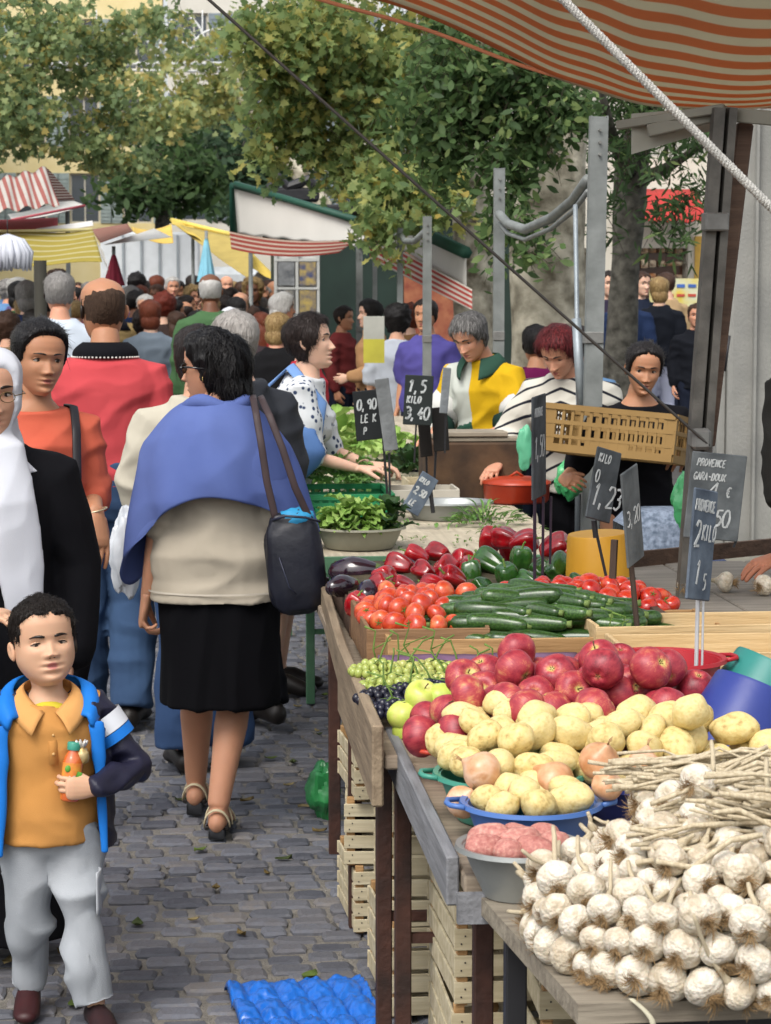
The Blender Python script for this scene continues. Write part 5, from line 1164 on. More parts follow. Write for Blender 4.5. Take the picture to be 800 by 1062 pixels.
# apples
def aprot(p): return (random.choice([R(90), R(60), R(-60), R(110), R(20), R(200)]) + random.uniform(-.4, .4), random.uniform(-.6, .6), random.uniform(0, 6.28))
cA = (.80, 4.58); eA = (.245, .24)
scatter(AP, 62, (.038, .045), cA, eA, Z2 + .05, 'apple', '', 'apple', 'red apples heaped behind the potatoes', 3, .5, .10, rotfn=aprot, labfn=lambda p: where(p, cA, eA, 'dark red apple streaked with yellow', 'the apple heap'))
scatter(AP, 10, (.038, .043), (.55, 4.52), (.08, .16), Z2 + .05, 'apple', '', 'apple', 'red apples by the table edge', 4, .3, .03, rotfn=aprot, labfn=lambda p: 'dark red apple on the left flank of the heap next to the grey table edge')
for k, (px, py, lb) in enumerate(((438, 722, 'uppermost, touching the dark grapes'), (458, 724, 'right of the uppermost'), (420, 742, 'leftmost, by the side board'), (441, 745, 'between the others and the red apples'), (424, 760, 'lowest, above the grey table edge'))):
    o = copy_tree(APG); o.name = 'green_apple'; o.location = P(px, py, 4.86); o.scale = (.038,) * 3; o.rotation_euler = aprot(0); tag(o, 'pale yellow green apple, ' + lb, 'apple', 'green apples')
# containers
def basin(name, label, c, r0, r1, h, m, handles=True, rot=None, cat='basin', th=.004, ribs=False, oval=1.0):
    r = empty(name, c, label=label, cat=cat); mb = MB(); pr = [(0.001, .0), (r0 * .96, .0), (r0, .006), (r0 + (r1 - r0) * .5, h * .5), (r1, h), (r1 + .010, h + .002), (r1 + .012, h - .006), (r1 + .006, h - .006), (r1 + .002, h - .003), (r1 - th, h - .004), (r0 + (r1 - r0) * .5 - th, h * .5), (r0 - th, .008), (0.001, .006)]
    mb.rings([(0, 0, z, q, q * oval) for q, z in pr], 48, cap=False); mb.build('bowl', m, r, sharp=50)
    if handles:
        for s in (-1, 1): hm = MB(); hm.tube([(s * (r1 + .006), -.035, h - .002), (s * (r1 + .030), -.022, h), (s * (r1 + .034), 0, h), (s * (r1 + .030), .022, h), (s * (r1 + .006), .035, h - .002)], .005, 8); hm.build('handle', m, r)
    if rot: r.rotation_euler = rot
    return r
BLUEL = mat('4a6fae', .4, .06, 3, spec=.4); TEAL = mat('3f8a78', .4, .08, 3, spec=.4); NAVY = mat('2b3a82', .4, .15, 4, .06, 30, spec=.4); RED = mat('b8402f', .4, .06, spec=.4); REDD = mat('a8202a', .4, .06, spec=.4); TEALB = mat('2f7f78', .4, .12, 3, spec=.4); ALU = mat('8d9190', .45, .12, 5, .1, 60, metal=.55, col2='a5a8a6')
bb = G(545, 880, Z2 + .0); 
basin('plastic_basin', 'light blue plastic basin of potatoes at the near end of the table', (.610, 3.95, Z2 + .002), .09, .115, .075, BLUEL)
basin('plastic_basin', 'green plastic basin of potatoes and onions behind the light blue one', (.60, 4.15, Z2 + .002), .100, .130, .085, TEAL)
basin('plastic_basin', 'orange red basin hidden under the potatoes by the table edge', (.62, 4.47, Z2 + .002), .085, .12, .065, RED)
basin('plastic_basin', 'red plastic basin behind the red apples', (1.03, 4.83, Z2 + .02), .09, .125, .165, REDD)
basin('plastic_basin', 'navy blue basin under the middle heap of potatoes', (.84, 4.18, Z2 + .002), .11, .145, .07, NAVY)
basin('plastic_basin', 'navy blue basin of potatoes at the right edge', (1.12, 4.15, Z2 + .002), .10, .13, .07, NAVY)
basin('metal_basin', 'dented grey metal basin with pink potatoes by the garlic', (.555, 3.72, Z1 + .002), .06, .095, .085, ALU, handles=False)
# tipped buckets
def bucket(name, label, c, r0, r1, h, m, rot, bands=True):
    r = empty(name, c, label=label, cat='bucket'); mb = MB(); pr = [(.001, 0), (r0, 0), (r0 + .003, .006), (r0 + (r1 - r0) * .75, h * .75), (r0 + (r1 - r0) * .76 + .006, h * .76), (r0 + (r1 - r0) * .80 + .006, h * .80), (r1, h - .01), (r1 + .008, h - .008), (r1 + .008, h), (r1 - .003, h), (r0 - .003, .006), (.001, .005)]
    mb.lathe(pr, 44); mb.build('shell', m, r, sharp=40)
    s = MB(); s.tube([(r1 + .006, 0, h * .9), (r1 * .8, .06, h * .7), (0, r1 + .03, h * .62), (-r1 * .8, .06, h * .7), (-r1 - .006, 0, h * .9)], .0025, 6); s.build('handle', GALV, r); r.rotation_euler = rot; return r
bucket('bucket', 'dark blue plastic bucket lying tipped beside the apples at the right', tuple(P(786, 712, 4.5)), .085, .118, .17, NAVY, Vector((-.40, -.18, -.85)).to_track_quat('Z', 'Y').to_euler())
bucket('bucket', 'teal plastic bucket lying tipped behind the dark blue one', tuple(P(806, 690, 4.85)), .09, .128, .19, TEALB, Vector((-.45, -.10, -.85)).to_track_quat('Z', 'Y').to_euler())
bucket('bucket', 'upturned yellow plastic bucket behind the tomatoes', (1.20, 6.55, 1.0), .084, .105, .19, mat('c08a1e', .45, .12, 4, .06, 30, col2='cf9c2e'), (R(180), R(-4), .4))
# potatoes
def protr(p): return (random.uniform(-.6, .6), random.uniform(-.6, .6), random.uniform(0, 6.28))
for (c, e_, n, z, dm, sd_, nm, lab) in (((.610, 3.95), (.075, .075), 8, Z2 + .05, .02, 31, 'potatoes in the light blue basin', 'the light blue basin'), ((.60, 4.16), (.095, .10), 15, Z2 + .08, .05, 32, 'potatoes in the green basin', 'the green basin'),
       ((.63, 4.42), (.125, .13), 22, Z2 + .06, .07, 33, 'potatoes heaped over the orange basin', 'the potato heap by the table edge'), ((.86, 4.20), (.14, .14), 34, Z2 + .06, .08, 34, 'potatoes in the middle navy basin', 'the middle potato heap'), ((1.12, 4.15), (.10, .10), 14, Z2 + .06, .03, 35, 'potatoes in the right navy basin', 'the right hand navy basin')):
    scatter(PO, n, (.029, .037), c, e_, z, 'potato', '', 'potato', nm, sd_, .4, dm, rotfn=protr, labfn=lambda p, c=c, e_=e_, lab=lab: where(p, c, e_, 'smooth yellow potato', lab))
scatter(PK, 8, (.024, .031), (.555, 3.72), (.06, .05), Z1 + .06, 'potato', 'pink skinned potato in the grey metal basin', 'potato', 'pink potatoes in the metal basin', 36, .2, None, rotfn=lambda p: (0, random.uniform(-.3, .3), random.uniform(-.6, .6)))
for k, (px, py, Y, rr, lab) in enumerate(((500, 800, 4.02, .036, 'leftmost big onion resting on the potatoes of the green basin'), (480, 832, 4.02, .031, 'small onion low at the rim of the green basin'), (515, 832, 4.0, .030, 'onion between the green basin and the potato in front'), (574, 812, 4.02, .040, 'wide onion lying between the two basins and the garlic'), (622, 790, 3.98, .037, 'round shiny onion left of the dry onion necks'), (668, 793, 4.0, .030, 'onion right of the dry onion necks'), (630, 815, 3.93, .028, 'onion touching the top of the garlic heap'), (543, 822, 3.96, .028, 'pink tinged onion wedged under a potato'))):
    o = copy_tree(ON); o.name = 'onion'; o.location = P(px, py, Y); o.scale = (rr,) * 3; o.rotation_euler = (random.uniform(-1.2, .3), random.uniform(-.8, .8), random.uniform(0, 6)); tag(o, lab, 'onion', 'onions among the potatoes')
# tomatoes
cT = (.605, 5.86); eT = (.13, .23)
scatter(TOO, 46, (.026, .032), cT, eT, ZT + .085, 'tomato', '', 'tomato', 'orange red tomatoes in the left tray', 41, .35, .05, labfn=lambda p: where(p, cT, eT, 'orange red tomato', 'the left tomato tray'))
cT2 = (1.06, 6.10); eT2 = (.26, .17)
scatter(TO, 60, (.026, .033), cT2, eT2, ZT + .075, 'tomato', '', 'tomato', 'ripe red tomatoes before the yellow bucket', 42, .35, .05, labfn=lambda p: where(p, cT2, eT2, 'ripe red tomato', 'the tomatoes before the yellow bucket'))
# courgettes
p_, r_ = pack(84, (.022, .027), (.90, 5.75), (.30, .17), ZT + .06, .4, .10, seed=44)
p_[:, 2] = np.maximum(p_[:, 2], ZT + .07)
for k in np.argsort(p_[:, 1]):
    o = copy_tree(ZU[k % 3]); o.name = 'courgette'; o.location = tuple(p_[k] * [1, 1, 1] + [0, 0, 0]); s_ = r_[k] * .95; o.scale = (s_, s_, s_); o.rotation_euler = (R(90) + random.uniform(-.12, .12), random.uniform(-.1, .1), R(random.choice([52, 60, 68, -100, 75, 85])) + random.uniform(-.22, .22)); tag(o, where(p_[k], (.9, 5.75), (.3, .17), 'dark green courgette', 'the courgette heap'), 'courgette', 'courgettes heaped in the tray')
# peppers, aubergines
def place(pr, lst, name, cat, group, what):
    for (px, py, Y, rr, rx, ry, rz, lab) in lst:
        o = copy_tree(pr); o.name = name; o.location = P(px, py, Y); o.scale = (rr,) * 3; o.rotation_euler = (rx, ry, rz); tag(o, f"{what} {lab}", cat, group)
ru = lambda: random.uniform(-1.6, 1.6)
place(AU, [(372, 592, 6.75, .045, 1.5, .3, 1.2, 'lying at the far left of the table'), (400, 600, 6.7, .036, 1.6, .2, .4, 'right of the first one'), (358, 607, 6.45, .033, 1.5, .5, 2.2, 'in front at the side board'), (384, 612, 6.4, .034, 1.4, .1, 2.8, 'beside the single red pepper'), (415, 590, 6.85, .036, 1.6, .3, -1, 'touching the red peppers')], 'aubergine', 'aubergine', 'aubergines in the back left corner', 'glossy black aubergine')
lab_ = ['at the left', 'on top of the pile', 'in the second row', 'at the back', 'leaning on its neighbour', 'by the green peppers', 'low at the front', 'half hidden behind', 'near the sign stake', 'at the right']
place(PR, [(368, 627, 6.15, .032, .5, .2, .3, 'alone beside the aubergines')] + [(px, py, Y, .034 + .006 * random.random(), ru(), ru(), ru(), lab_[k % 10] + ' of the middle red pile') for k, (px, py, Y) in enumerate([(400, 598, 6.55), (420, 610, 6.4), (440, 592, 6.6), (432, 577, 6.9), (462, 588, 6.7), (415, 585, 6.8), (450, 608, 6.4), (478, 580, 6.8), (392, 608, 6.4), (470, 600, 6.5), (455, 574, 6.95), (485, 593, 6.7)])], 'pepper', 'pepper', 'red peppers in the middle', 'shiny red pepper')
place(PR, [(px, py, Y, .042 + .005 * random.random(), ru(), ru(), ru(), l_ + ' of the red cluster by the plank table') for k, (px, py, Y, l_) in enumerate([(508, 562, 7.2, 'leftmost'), (524, 558, 7.15, 'second from the left'), (543, 562, 7.1, 'middle'), (576, 568, 7.0, 'right'), (590, 572, 7.0, 'rightmost'), (530, 572, 7.3, 'lower')])], 'pepper', 'pepper', 'red peppers by the plank table', 'shiny red pepper')
place(PG, [(px, py, Y, rr, ru(), ru(), ru(), l_) for (px, py, Y, rr, l_) in [(510, 585, 6.75, .047, 'biggest, in the middle'), (490, 596, 6.65, .036, 'left of the biggest'), (540, 582, 6.8, .038, 'right of the biggest'), (527, 600, 6.55, .038, 'in front of the biggest'), (560, 592, 6.7, .036, 'by the sign stakes'), (578, 588, 6.65, .042, 'rightmost, before the yellow bucket'), (548, 602, 6.5, .032, 'low, over the tomatoes'), (600, 603, 6.3, .026, 'small one before the yellow bucket'), (500, 608, 6.5, .030, 'low, behind the courgettes')]], 'pepper', 'pepper', 'green peppers before the sign stakes', 'dark green pepper')
# filler so no pepper floats: a shallow crate tilted under them
tray(.46, 1.2, 6.25, 7.0, ZT, .09, 'shallow wooden tray underneath the peppers and aubergines', WOODD)
bm_ = MB(); bm_.grid(lambda u, v: (.47 + .72 * u, 6.27 + .72 * v, ZT + .09 + .03 * v + .015 * noise.noise((u * 6, v * 6, 0))), 20, 20, .03); tag(bm_.build('straw_lining', mat('4a4230', .9, .3, 30, .6, 80)), 'dark paper lining raised beneath the peppers', 'lining')
bm_ = MB(); bm_.grid(lambda u, v: (.47 + .48 * u, 5.0 + .45 * v, ZT + .02 + .055 * v + .006 * noise.noise((u * 9, v * 9, 0))), 16, 16, .02); tag(bm_.build('paper_lining', mat('6b4f6a', .9, .2, 20)), 'purple paper lining under the grapes', 'lining')
# grapes
def bunch(c, n, m, label, rr=.0105, ext=(.06, .05), seed=0, grp=None, stem=True):
    r = empty('grape_bunch', c, label=label, cat='grapes', group=grp); p, q = pack(n, (rr * .9, rr * 1.1), (0, 0), ext, 0, .12, .02, iters=120, seed=seed); mb = MB()
    for i in range(n): mb.ell(p[i], (q[i], q[i], q[i] * 1.1), 10, 7)
    mb.build('berries', m, r); s = MB(); a = random.uniform(-.5, .5)
    s.tube([(0, 0, .02), (a * .04, .0, .055), (a * .10, .01, .085), (a * .18 - .01, .01, .095)], [.0028, .0024, .002, .0024], 5)
    for k in range(7): t_ = (random.uniform(-.05, .05), random.uniform(-.04, .04), .03); s.tube([(a * .02, 0, .04), t_], .0012, 4)
    s.build('stalk', STEMG, r); return r
for k, (px, py, Y) in enumerate([(392, 685, 5.25), (420, 688, 5.25), (448, 686, 5.28), (476, 688, 5.28), (404, 700, 5.15), (436, 702, 5.15), (466, 700, 5.17)]):
    c = P(px, py, Y); bunch((c.x, c.y, c.z - .035), 34, GRAPEG, ['leftmost', 'second', 'third', 'rightmost', 'front left', 'front middle', 'front right'][k] + ' bunch of pale green grapes in the low tray', seed=k, grp='green grapes')
for k, (px, py, Y) in enumerate([(398, 715, 5.03), (424, 712, 5.03), (450, 708, 5.06), (478, 704, 5.08), (500, 700, 5.1), (410, 728, 4.95)]):
    c = P(px, py, Y); bunch((c.x, c.y, c.z - .03), 40, GRAPEB, ['left', 'second', 'middle', 'fourth', 'rightmost', 'nearest'][k] + ' bunch of blue black grapes in front of the green ones', seed=20 + k, grp='black grapes', rr=.0095)
for k, (px, py) in enumerate([(392, 672), (430, 668), (455, 672), (510, 690), (412, 676), (640, 650), (655, 655)]):
    s = MB(); b = P(px, py + 20, 5.28 if k < 5 else 5.55); h = .085; q = random.uniform(-.03, .03)
    s.tube([b, b + Vector((q, 0, h * .5)), b + Vector((q * .5, 0, h)), b + Vector((q - .02, 0, h * 1.12))], [.002, .0022, .002, .003], 5); s.tube([b + Vector((q, 0, h * .5)), b + Vector((.03, 0, h * .75))], .0014, 4); tag(s.build('grape_stalk', STEMG), 'thin curly green grape stalk sticking up above the bunches', 'stalk', 'bare grape stalks')
# ------------------------------------------------------------------ garlic
GAR = fruit_mat([(.3, 'b3a58e'), (.45, 'cdc2ae'), (.65, 'd9d2c4'), (.85, 'b9a78c')], 1.3, .55, .3, bump=.3, bs=4)
GST = mat('a5957a', .9, .25, 30, .3, 60, col2='c9bda2', stretch=(6, 6, 1)); GRT = mat('7a6040', .95, .2, 40, col2='b0936a')
def garlic_proto(seed, L=6.5):
    random.seed(seed); nc = random.choice([7, 8, 9]); ph = random.random() * 6
    def f(v):
        a = math.acos(max(-1, min(1, v.z))); an = math.atan2(v.y, v.x); rr = math.sin(a) ** .9; z = math.cos(a) * .78
        if a < .75: z += .55 * ((.75 - a) / .75) ** 1.8; rr *= .85 + .15 * (a / .75)
        z += .10 * math.exp(-((math.pi - a) / .35) ** 2)
        k = 1 + .055 * abs(math.cos(nc * .5 * an + ph)) ** .6 * math.sin(a) - .03 + .03 * noise.noise(v * 2 + Vector((seed, 0, 0))); return Vector((math.cos(an) * rr * k, math.sin(an) * rr * k, z))
    mb = MB(); mb.ell((0, 0, 0), 1, 32, 18, fn=f); o = mb.build('garlic_bulb', GAR)
    s = MB(); b = [random.uniform(-1, 1) for _ in range(4)]; pts = [(0, 0, .95), (b[0] * .1, b[1] * .1, 1.5), (b[0] * .4, b[1] * .3, L * .5), (b[2] * .9, b[3] * .6, L * .8), (b[2] * 1.5, b[3] * .9, L)]
    s.tube(interp_pts(pts, 3), [.30, .24, .2, .17, .15, .14, .14, .13, .13, .13, .12, .12, .10], 7); s.build('stem', GST, o)
    t = MB()
    for k in range(64):
        a = random.uniform(0, 6.28); r0 = random.uniform(0, .22); l = random.uniform(.35, 1.0); q = random.uniform(.2, .9)
        t.tube([(r0 * math.cos(a), r0 * math.sin(a), -.62), ((r0 + q * .35) * math.cos(a), (r0 + q * .35) * math.sin(a), -.70 - l * .4), ((r0 + q * .8) * math.cos(a + .4), (r0 + q * .8) * math.sin(a + .4), -.70 - l * .7)], [.022, .018, .008], 3, cap=False)
    t.build('roots', GRT, o); return proto(o)
GP = [garlic_proto(50 + k, L) for k, L in enumerate((2.4, 3.2, 5.5, 2.0, 4.0))]
random.seed(5)
def aim(d, roll=0): return (Vector(d).to_track_quat('Z', 'Y').to_matrix() @ Matrix.Rotation(roll, 3, 'Z')).to_euler()
cG = (.875, 3.40); eG = (.335, .335)
def grot(p):
    fr = (p[1] < 3.36)
    d = Vector((random.uniform(.2, 1.2), random.uniform(.3, 1.0), random.uniform(-.1, .3))) if not fr else Vector((random.uniform(-.3, .9), random.uniform(.5, 1.1), random.uniform(.0, .6)))
    if random.random() < .12: d = Vector((random.uniform(-1, 1), random.uniform(-.3, 1), random.uniform(.3, 1)))
    return aim(d, random.uniform(0, 6))
scatter(GP, 280, (.022, .031), cG, eG, Z1 + .0, 'garlic_bulb', '', 'garlic', 'garlic bulbs heaped on the grey table', 6, .6, .20, rotfn=grot, labfn=lambda p: where(p, cG, eG, 'dusty white garlic bulb with roots' + (' high up' if p[2] > Z1 + .13 else ''), 'the garlic heap'))
# dried stalk bundles lying over the heap
for k, (a, b, z, lab) in enumerate((((650, 812), (830, 792), .0, 'uppermost bundle of dry garlic stalks at the right'), ((690, 845), (840, 822), .0, 'middle bundle of dry garlic stalks at the right'), ((670, 880), (840, 862), .0, 'lowest bundle of dry garlic stalks at the right'), ((640, 800), (780, 806), 0, 'bundle of dry garlic stalks along the back of the heap'), ((730, 870), (850, 900), 0, 'loose bundle of garlic stalks in the middle of the heap'), ((740, 830), (860, 850), 0, 'bundle of garlic stalks reaching the right picture edge'))):
    Yk_ = (3.56, 3.42, 3.32, 3.60, 3.48, 3.30)[k]
    A_ = P(*a, Yk_); B_ = P(*b, Yk_ - .02); mb = MB()
    for q in range(44):
        o1 = Vector((random.gauss(0, .012), random.gauss(0, .03), random.gauss(0, .013))); o2 = o1 + Vector((random.gauss(0, .03), random.gauss(0, .012), random.gauss(0, .010))); u0 = random.uniform(-.1, .3)
        p0 = A_.lerp(B_, u0) + o1; p3 = A_.lerp(B_, random.uniform(.75, 1.15)) + o2; m1 = p0.lerp(p3, .35) + Vector((0, 0, random.gauss(0, .010))); m2 = p0.lerp(p3, .7) + Vector((0, 0, random.gauss(0, .012))); r0 = random.uniform(.0022, .0046)
        mb.tube(interp_pts([tuple(p0), tuple(m1), tuple(m2), tuple(p3)], 3), [r0 * random.uniform(.8, 1.2) for _ in range(10)], 6)
    tag(mb.build('garlic_stalks', GST), lab, 'garlic stalks', 'bundles of dry garlic stalks')
mb = MB()
for k in range(60):
    p = Vector((random.uniform(.56, .95), c0.y + random.uniform(.0, .12), Z1 + .004)); 
    for q in range(7): d = Vector((random.uniform(-1, 1), random.uniform(-1, .6), random.uniform(0, .6))).normalized() * random.uniform(.008, .03); mb.tube([p, p + d * .6 + Vector((0, 0, .004)), p + d], [.0008, .0007, .0004], 3, cap=False)
tag(mb.build('root_litter', GRT), 'dry brown root scraps littering the near edge of the garlic table', 'roots', kind='stuff')
mb = MB(); mb.grid(lambda u, v: (c0.x + .07 + .03 * math.sin(u * 3) + v * .008, c0.y - .004 - .012 * math.sin(u * 3.1), Z1 + .008 - .07 * u), 10, 2, .001); tag(mb.build('dry_leaf', mat('b5b09a', .8)), 'curled dry garlic leaf hanging over the table front', 'leaf')
for k in range(4):
    o = copy_tree(GP[k]); o.name = 'garlic_bulb'; o.location = (1.42 + k * .11 + .02 * (k % 2), 6.35 + .08 * (k % 2), Z5 + .03); o.scale = (.03,) * 3; o.rotation_euler = aim((-1 if k % 2 else .6, .5, .1), k); tag(o, ['first', 'second', 'third', 'fourth'][k] + ' loose garlic bulb from the left on the side table', 'garlic', 'loose garlic on the side table')
# ------------------------------------------------------------------ greens on the far tables
def greens(name, label, c, ext, n, size, cols, kind=2, cat='salad', frill=True, hgt=.12, parent=None):
    mb = MB(); c = Vector(c)
    for k in range(n):
        a = random.uniform(0, 6.28); q = math.sqrt(random.random()); base = c + Vector((math.cos(a) * q * ext[0], math.sin(a) * q * ext[1], hgt * (1 - q * q) * random.uniform(.2, 1))); od = Vector((math.cos(a) * (.5 + q), math.sin(a) * (.5 + q) - .2, random.uniform(.1, 1.0))).normalized(); sd_ = od.cross(Vector((0, 0, 1))).normalized(); up = sd_.cross(od); L_ = size * random.uniform(.6, 1.3); W_ = L_ * (.75 if frill else .28); ph = random.random() * 6; nu_, nv_ = (7, 6) if frill else (4, 2); t = random.random(); kk = len(mb.v)
        for i in range(nu_ + 1):
            u = i / nu_; wd = math.sin(min(1, u * .9 + .12) * math.pi) ** .7 * W_ * .5
            for j in range(nv_ + 1):
                v = j / nv_ * 2 - 1; p = base + od * (L_ * u) + sd_ * (wd * v) + up * (L_ * (.35 * u - .6 * u * u) + abs(v) ** 1.5 * wd * .5 + (.10 * L_ * math.sin(u * 17 + ph + v * 6) * abs(v) if frill else 0)); mb.v.append(tuple(p)); mb.t.append(min(1, max(0, t * .6 + .4 * (1 - abs(v)) * (1 - u))))
        for i in range(nu_):
            for j in range(nv_): b_ = kk + i * (nv_ + 1) + j; mb.f.append((b_, b_ + nv_ + 1, b_ + nv_ + 2, b_ + 1)); mb.m.append(0)
    m = attr_mat('greens', cols, .5, transl=.3, spec=.4)
    o = mb.build(name, m, parent)
    if not parent: tag(o, label, cat)
    return o
LET = [(0, '6c9440'), (.4, '93b45a'), (.8, 'b9cf80'), (1, 'd3dea8')]; DKG = [(0, '20351a'), (.5, '35532a'), (1, '5d7d42')]; MIX = [(0, '3c5c2c'), (.5, '658f44'), (.9, '9ab464'), (1, '6b3a4a')]
def at(px, py, Y, dz=0): q = P(px, py, Y); return (q.x, q.y, q.z + dz)
b_ = at(372, 570, 8.25); basin('metal_basin', 'shallow grey metal basin full of lettuce on the green table', (b_[0], 8.2, .782), .125, .155, .075, mat('8a8878', .6, .1), handles=False)
greens('lettuce', 'frilly pale green lettuce overflowing the metal basin', (b_[0] - .03, 8.20, .835), (.12, .09), 110, .068, LET, hgt=.11); greens('chard', 'dark green leaves at the right of the lettuce basin', (b_[0] + .11, 8.22, .845), (.05, .08), 20, .085, DKG, hgt=.08)
def pcrate(c, size, m, label, rz=0, tilt=None, name='plastic_crate', lite=False):
    r = empty(name, c, rz, label=label, cat='crate'); w_, d, h = size
    for s, nm in ((-1, 'long_side'), (1, 'long_side'), (-1, 'end_side'), (1, 'end_side')):
        lw = w_ if nm == 'long_side' else d; mb = MB(); nb = int(lw / .035)
        def bx(a0, a1, z0, z1, t=.006):
            if nm == 'long_side': mb.box(((a0 + a1) / 2, s * (d / 2), (z0 + z1) / 2), (a1 - a0, t, z1 - z0))
            else: mb.box((s * (w_ / 2), (a0 + a1) / 2, (z0 + z1) / 2), (t, a1 - a0 - .012, z1 - z0))
        bx(-lw / 2, lw / 2, h - .022, h, .018); bx(-lw / 2, lw / 2, h * .62 - .008, h * .62 + .008, .010); bx(-lw / 2, lw / 2, 0, .03, .010); bx(-lw / 2, lw / 2, h * .32 - .006, h * .32 + .006, .009)
        for k in range(nb + 1): a = -lw / 2 + lw * k / nb; bx(a - .006, a + .006, .03, h - .022, .007)
        bx(-lw * .17, lw * .17, .03, h * .30, .0055); bx(-lw / 2 + .003, -lw / 2 + .045, .0301, h - .0221, .0052); bx(lw / 2 - .045, lw / 2 - .003, .0301, h - .0221, .0052)
        mb.build(nm, m, r, smooth=False)
    mb = MB()
    for k in range(9): mb.box((0, -d / 2 + d * (k + .5) / 9, .006), (w_ - .02, d / 9 * .55, .008))
    for k in range(7): mb.box((-w_ / 2 + w_ * (k + .5) / 7, 0, .0135), (.012, d - .02, .006))
    mb.build('bottom', m, r, smooth=False)
    if tilt: r.rotation_euler = tilt
    return r
q = at(352, 520, 9.3); pcrate((q[0] + .02, 9.35, .782), (.36, .50, .11), mat('1f7d4e', .5, .08), 'dark green plastic crate of salad leaves on the trestle table'); greens('salad_leaves', 'mixed green and purple salad leaves heaped above the green crate', (q[0] + .03, 9.72, .90), (.17, .20), 110, .055, MIX, hgt=.10)
greens('herbs', 'loose green herb leaves behind the green crate', (q[0] + .0, 10.3, .80), (.26, .3), 120, .07, MIX); greens('cabbage', 'big pale green cabbages beside the vendor in white', (.86, 12.6, .82), (.28, .5), 90, .15, LET, hgt=.16)
greens('chard', 'dark spinach heap behind the small price signs', (1.12, 10.9, .80), (.22, .3), 80, .10, DKG); greens('lettuce', 'bright lettuce leaves behind the small price signs', (1.05, 11.4, .86), (.22, .2), 60, .09, LET)
q = at(480, 532, 8.95); basin('metal_basin', 'wide aluminium basin standing on the bare planks', (q[0] - .03, 9.2, .782), .14, .175, .07, ALU, handles=False, oval=.8); greens('herbs', 'bundle of cut green herbs lying before the aluminium basin', (q[0] + .09, 8.95, .79), (.15, .08), 150, .045, MIX, frill=False, hgt=.07)
greens('herb_scraps', '', (1.0, 8.6, .783), (.42, .5), 90, .03, MIX, frill=False, hgt=.005); tag(bpy.data.objects['herb_scraps'], 'green leaf scraps scattered on the bare planks', 'scraps', kind='stuff')
tray(at(400, 520, 9.6)[0], at(400, 520, 9.6)[0] + .30, 9.5, 9.75, .782, .09, 'white painted low wooden box right of the green crate', mat('b3ada0', .8, .1))
tray(1.02, 1.32, 10.25, 10.55, .782, .06, 'small wooden crate with slats behind the price signs', WOODW)
# dark wooden box, casserole
q = P(490, 520, 10.1); r = empty('wooden_box', (q.x + .0, 10.2, .782), label='scorched dark wooden box beneath the man in the rugby shirt', cat='box'); mb = MB(); mb.box((0, 0, .125), (.42, .36, .25), bev=.008); mb.build('box_body', mat('2c2018', .8, .4, 6, .3, 30, col2='5e4630'), r, smooth=False)
mb = MB(); mb.box((.02, 0, .262), (.36, .30, .02), bev=.004); mb.box((0, -.05, .285), (.30, .22, .022), bev=.004); mb.build('tray', mat('8c8272', .7, .2), r, smooth=False)
q = P(536, 505, 9.9); r = empty('casserole', (q.x, 9.9, .782), label='orange red enamel casserole on the planks', cat='casserole'); mb = MB(); mb.lathe([(.001, 0), (.13, 0), (.14, .01), (.145, .075), (.15, .08)], 36); mb.build('pot', mat('b23a1c', .35, .2, 5, col2='8c2412'), r, sharp=50); mb = MB(); mb.lathe([(.150, .082), (.148, .092), (.09, .108), (.001, .113)], 36); mb.tube([(-.03, 0, .11), (0, 0, .13), (.03, 0, .11)], .006, 8); mb.build('lid', mat('a8391e', .35, .2, 5), r)
mb = MB(); mb.box(P(530, 552, 9.2), (.16, .1, .01), bev=.003); tag(mb.build('knife_board', mat('3c3a34', .6)), 'dark flat board lying on the planks by the herbs', 'board')
# ------------------------------------------------------------------ price signs
def sign(label, px, py, wpx, hpx, Y, yaw=0, roll=0, m=SLATE, lines=(), stake=None, wood_=DARKM, pitch=0, th=.006, chm=None, foot=None):
    s = Y / FPX; c = P(px, py, Y); w_, h = wpx * s, hpx * s; r = empty('price_sign', c, label=label, cat='price sign'); r.rotation_euler = (R(pitch), R(roll), R(yaw))
    mb = MB(); mb.box((0, 0, 0), (w_, th, h), bev=.003); mb.build('board', m, r, smooth=False)
    t = MB()
    for (txt, x, z, hh_, k) in lines: write(t, txt, -w_ / 2 + x * w_, -h / 2 + z * h, hh_ * h, w=k * s, y=-th / 2, slant=.12)
    if lines: t.build('lettering', chm or CHALK, r, smooth=False)
    if stake:
        mb = MB(); inv = Euler((R(pitch), R(roll), R(yaw))).to_matrix().inverted(); 
        for (a, b, rad) in stake: A_ = inv @ (P(*a, Y + .01) - c); B_ = inv @ (P(*b, Y + .01) - c); mb.tube([A_ + Vector((0, th, 0)), B_ + Vector((0, th, 0))], rad * s, 6)
        mb.build('stake', wood_, r, smooth=False)
    return r
sign('big grey slate reading PROVENCE GARA-DOUX 1,50 hung beside the stone pillar', 742, 515, 62, 92, 6.1, yaw=8, roll=6, m=SLATE2, lines=(('PROVENCE', .10, .84, .085, 1.2), ('GARA-DOUX', .06, .68, .085, 1.2), ('€', .68, .50, .12, 1.5), ('1', .26, .22, .44, 2.0), (',', .42, .16, .12, 2.0), ('50', .52, .16, .19, 2.0)), stake=(((765, 560), (762, 568), 1.5),))
sign('blue grey slate marked PROVENCE and a large 2 on a white stake in the apples', 728, 565, 58, 118, 4.75, yaw=52, roll=9, m=SLATEB, lines=(('PROVENCE', .05, .80, .10, 1.8), ('2', .12, .48, .22, 3), ('KILO', .42, .54, .14, 2), ('1', .25, .14, .22, 2.5), ('5', .60, .10, .14, 2)), stake=(((727, 610), (724, 735), 2.2), ((733, 600), (731, 700), 1.3)), wood_=mat('b5b8ba', .6))
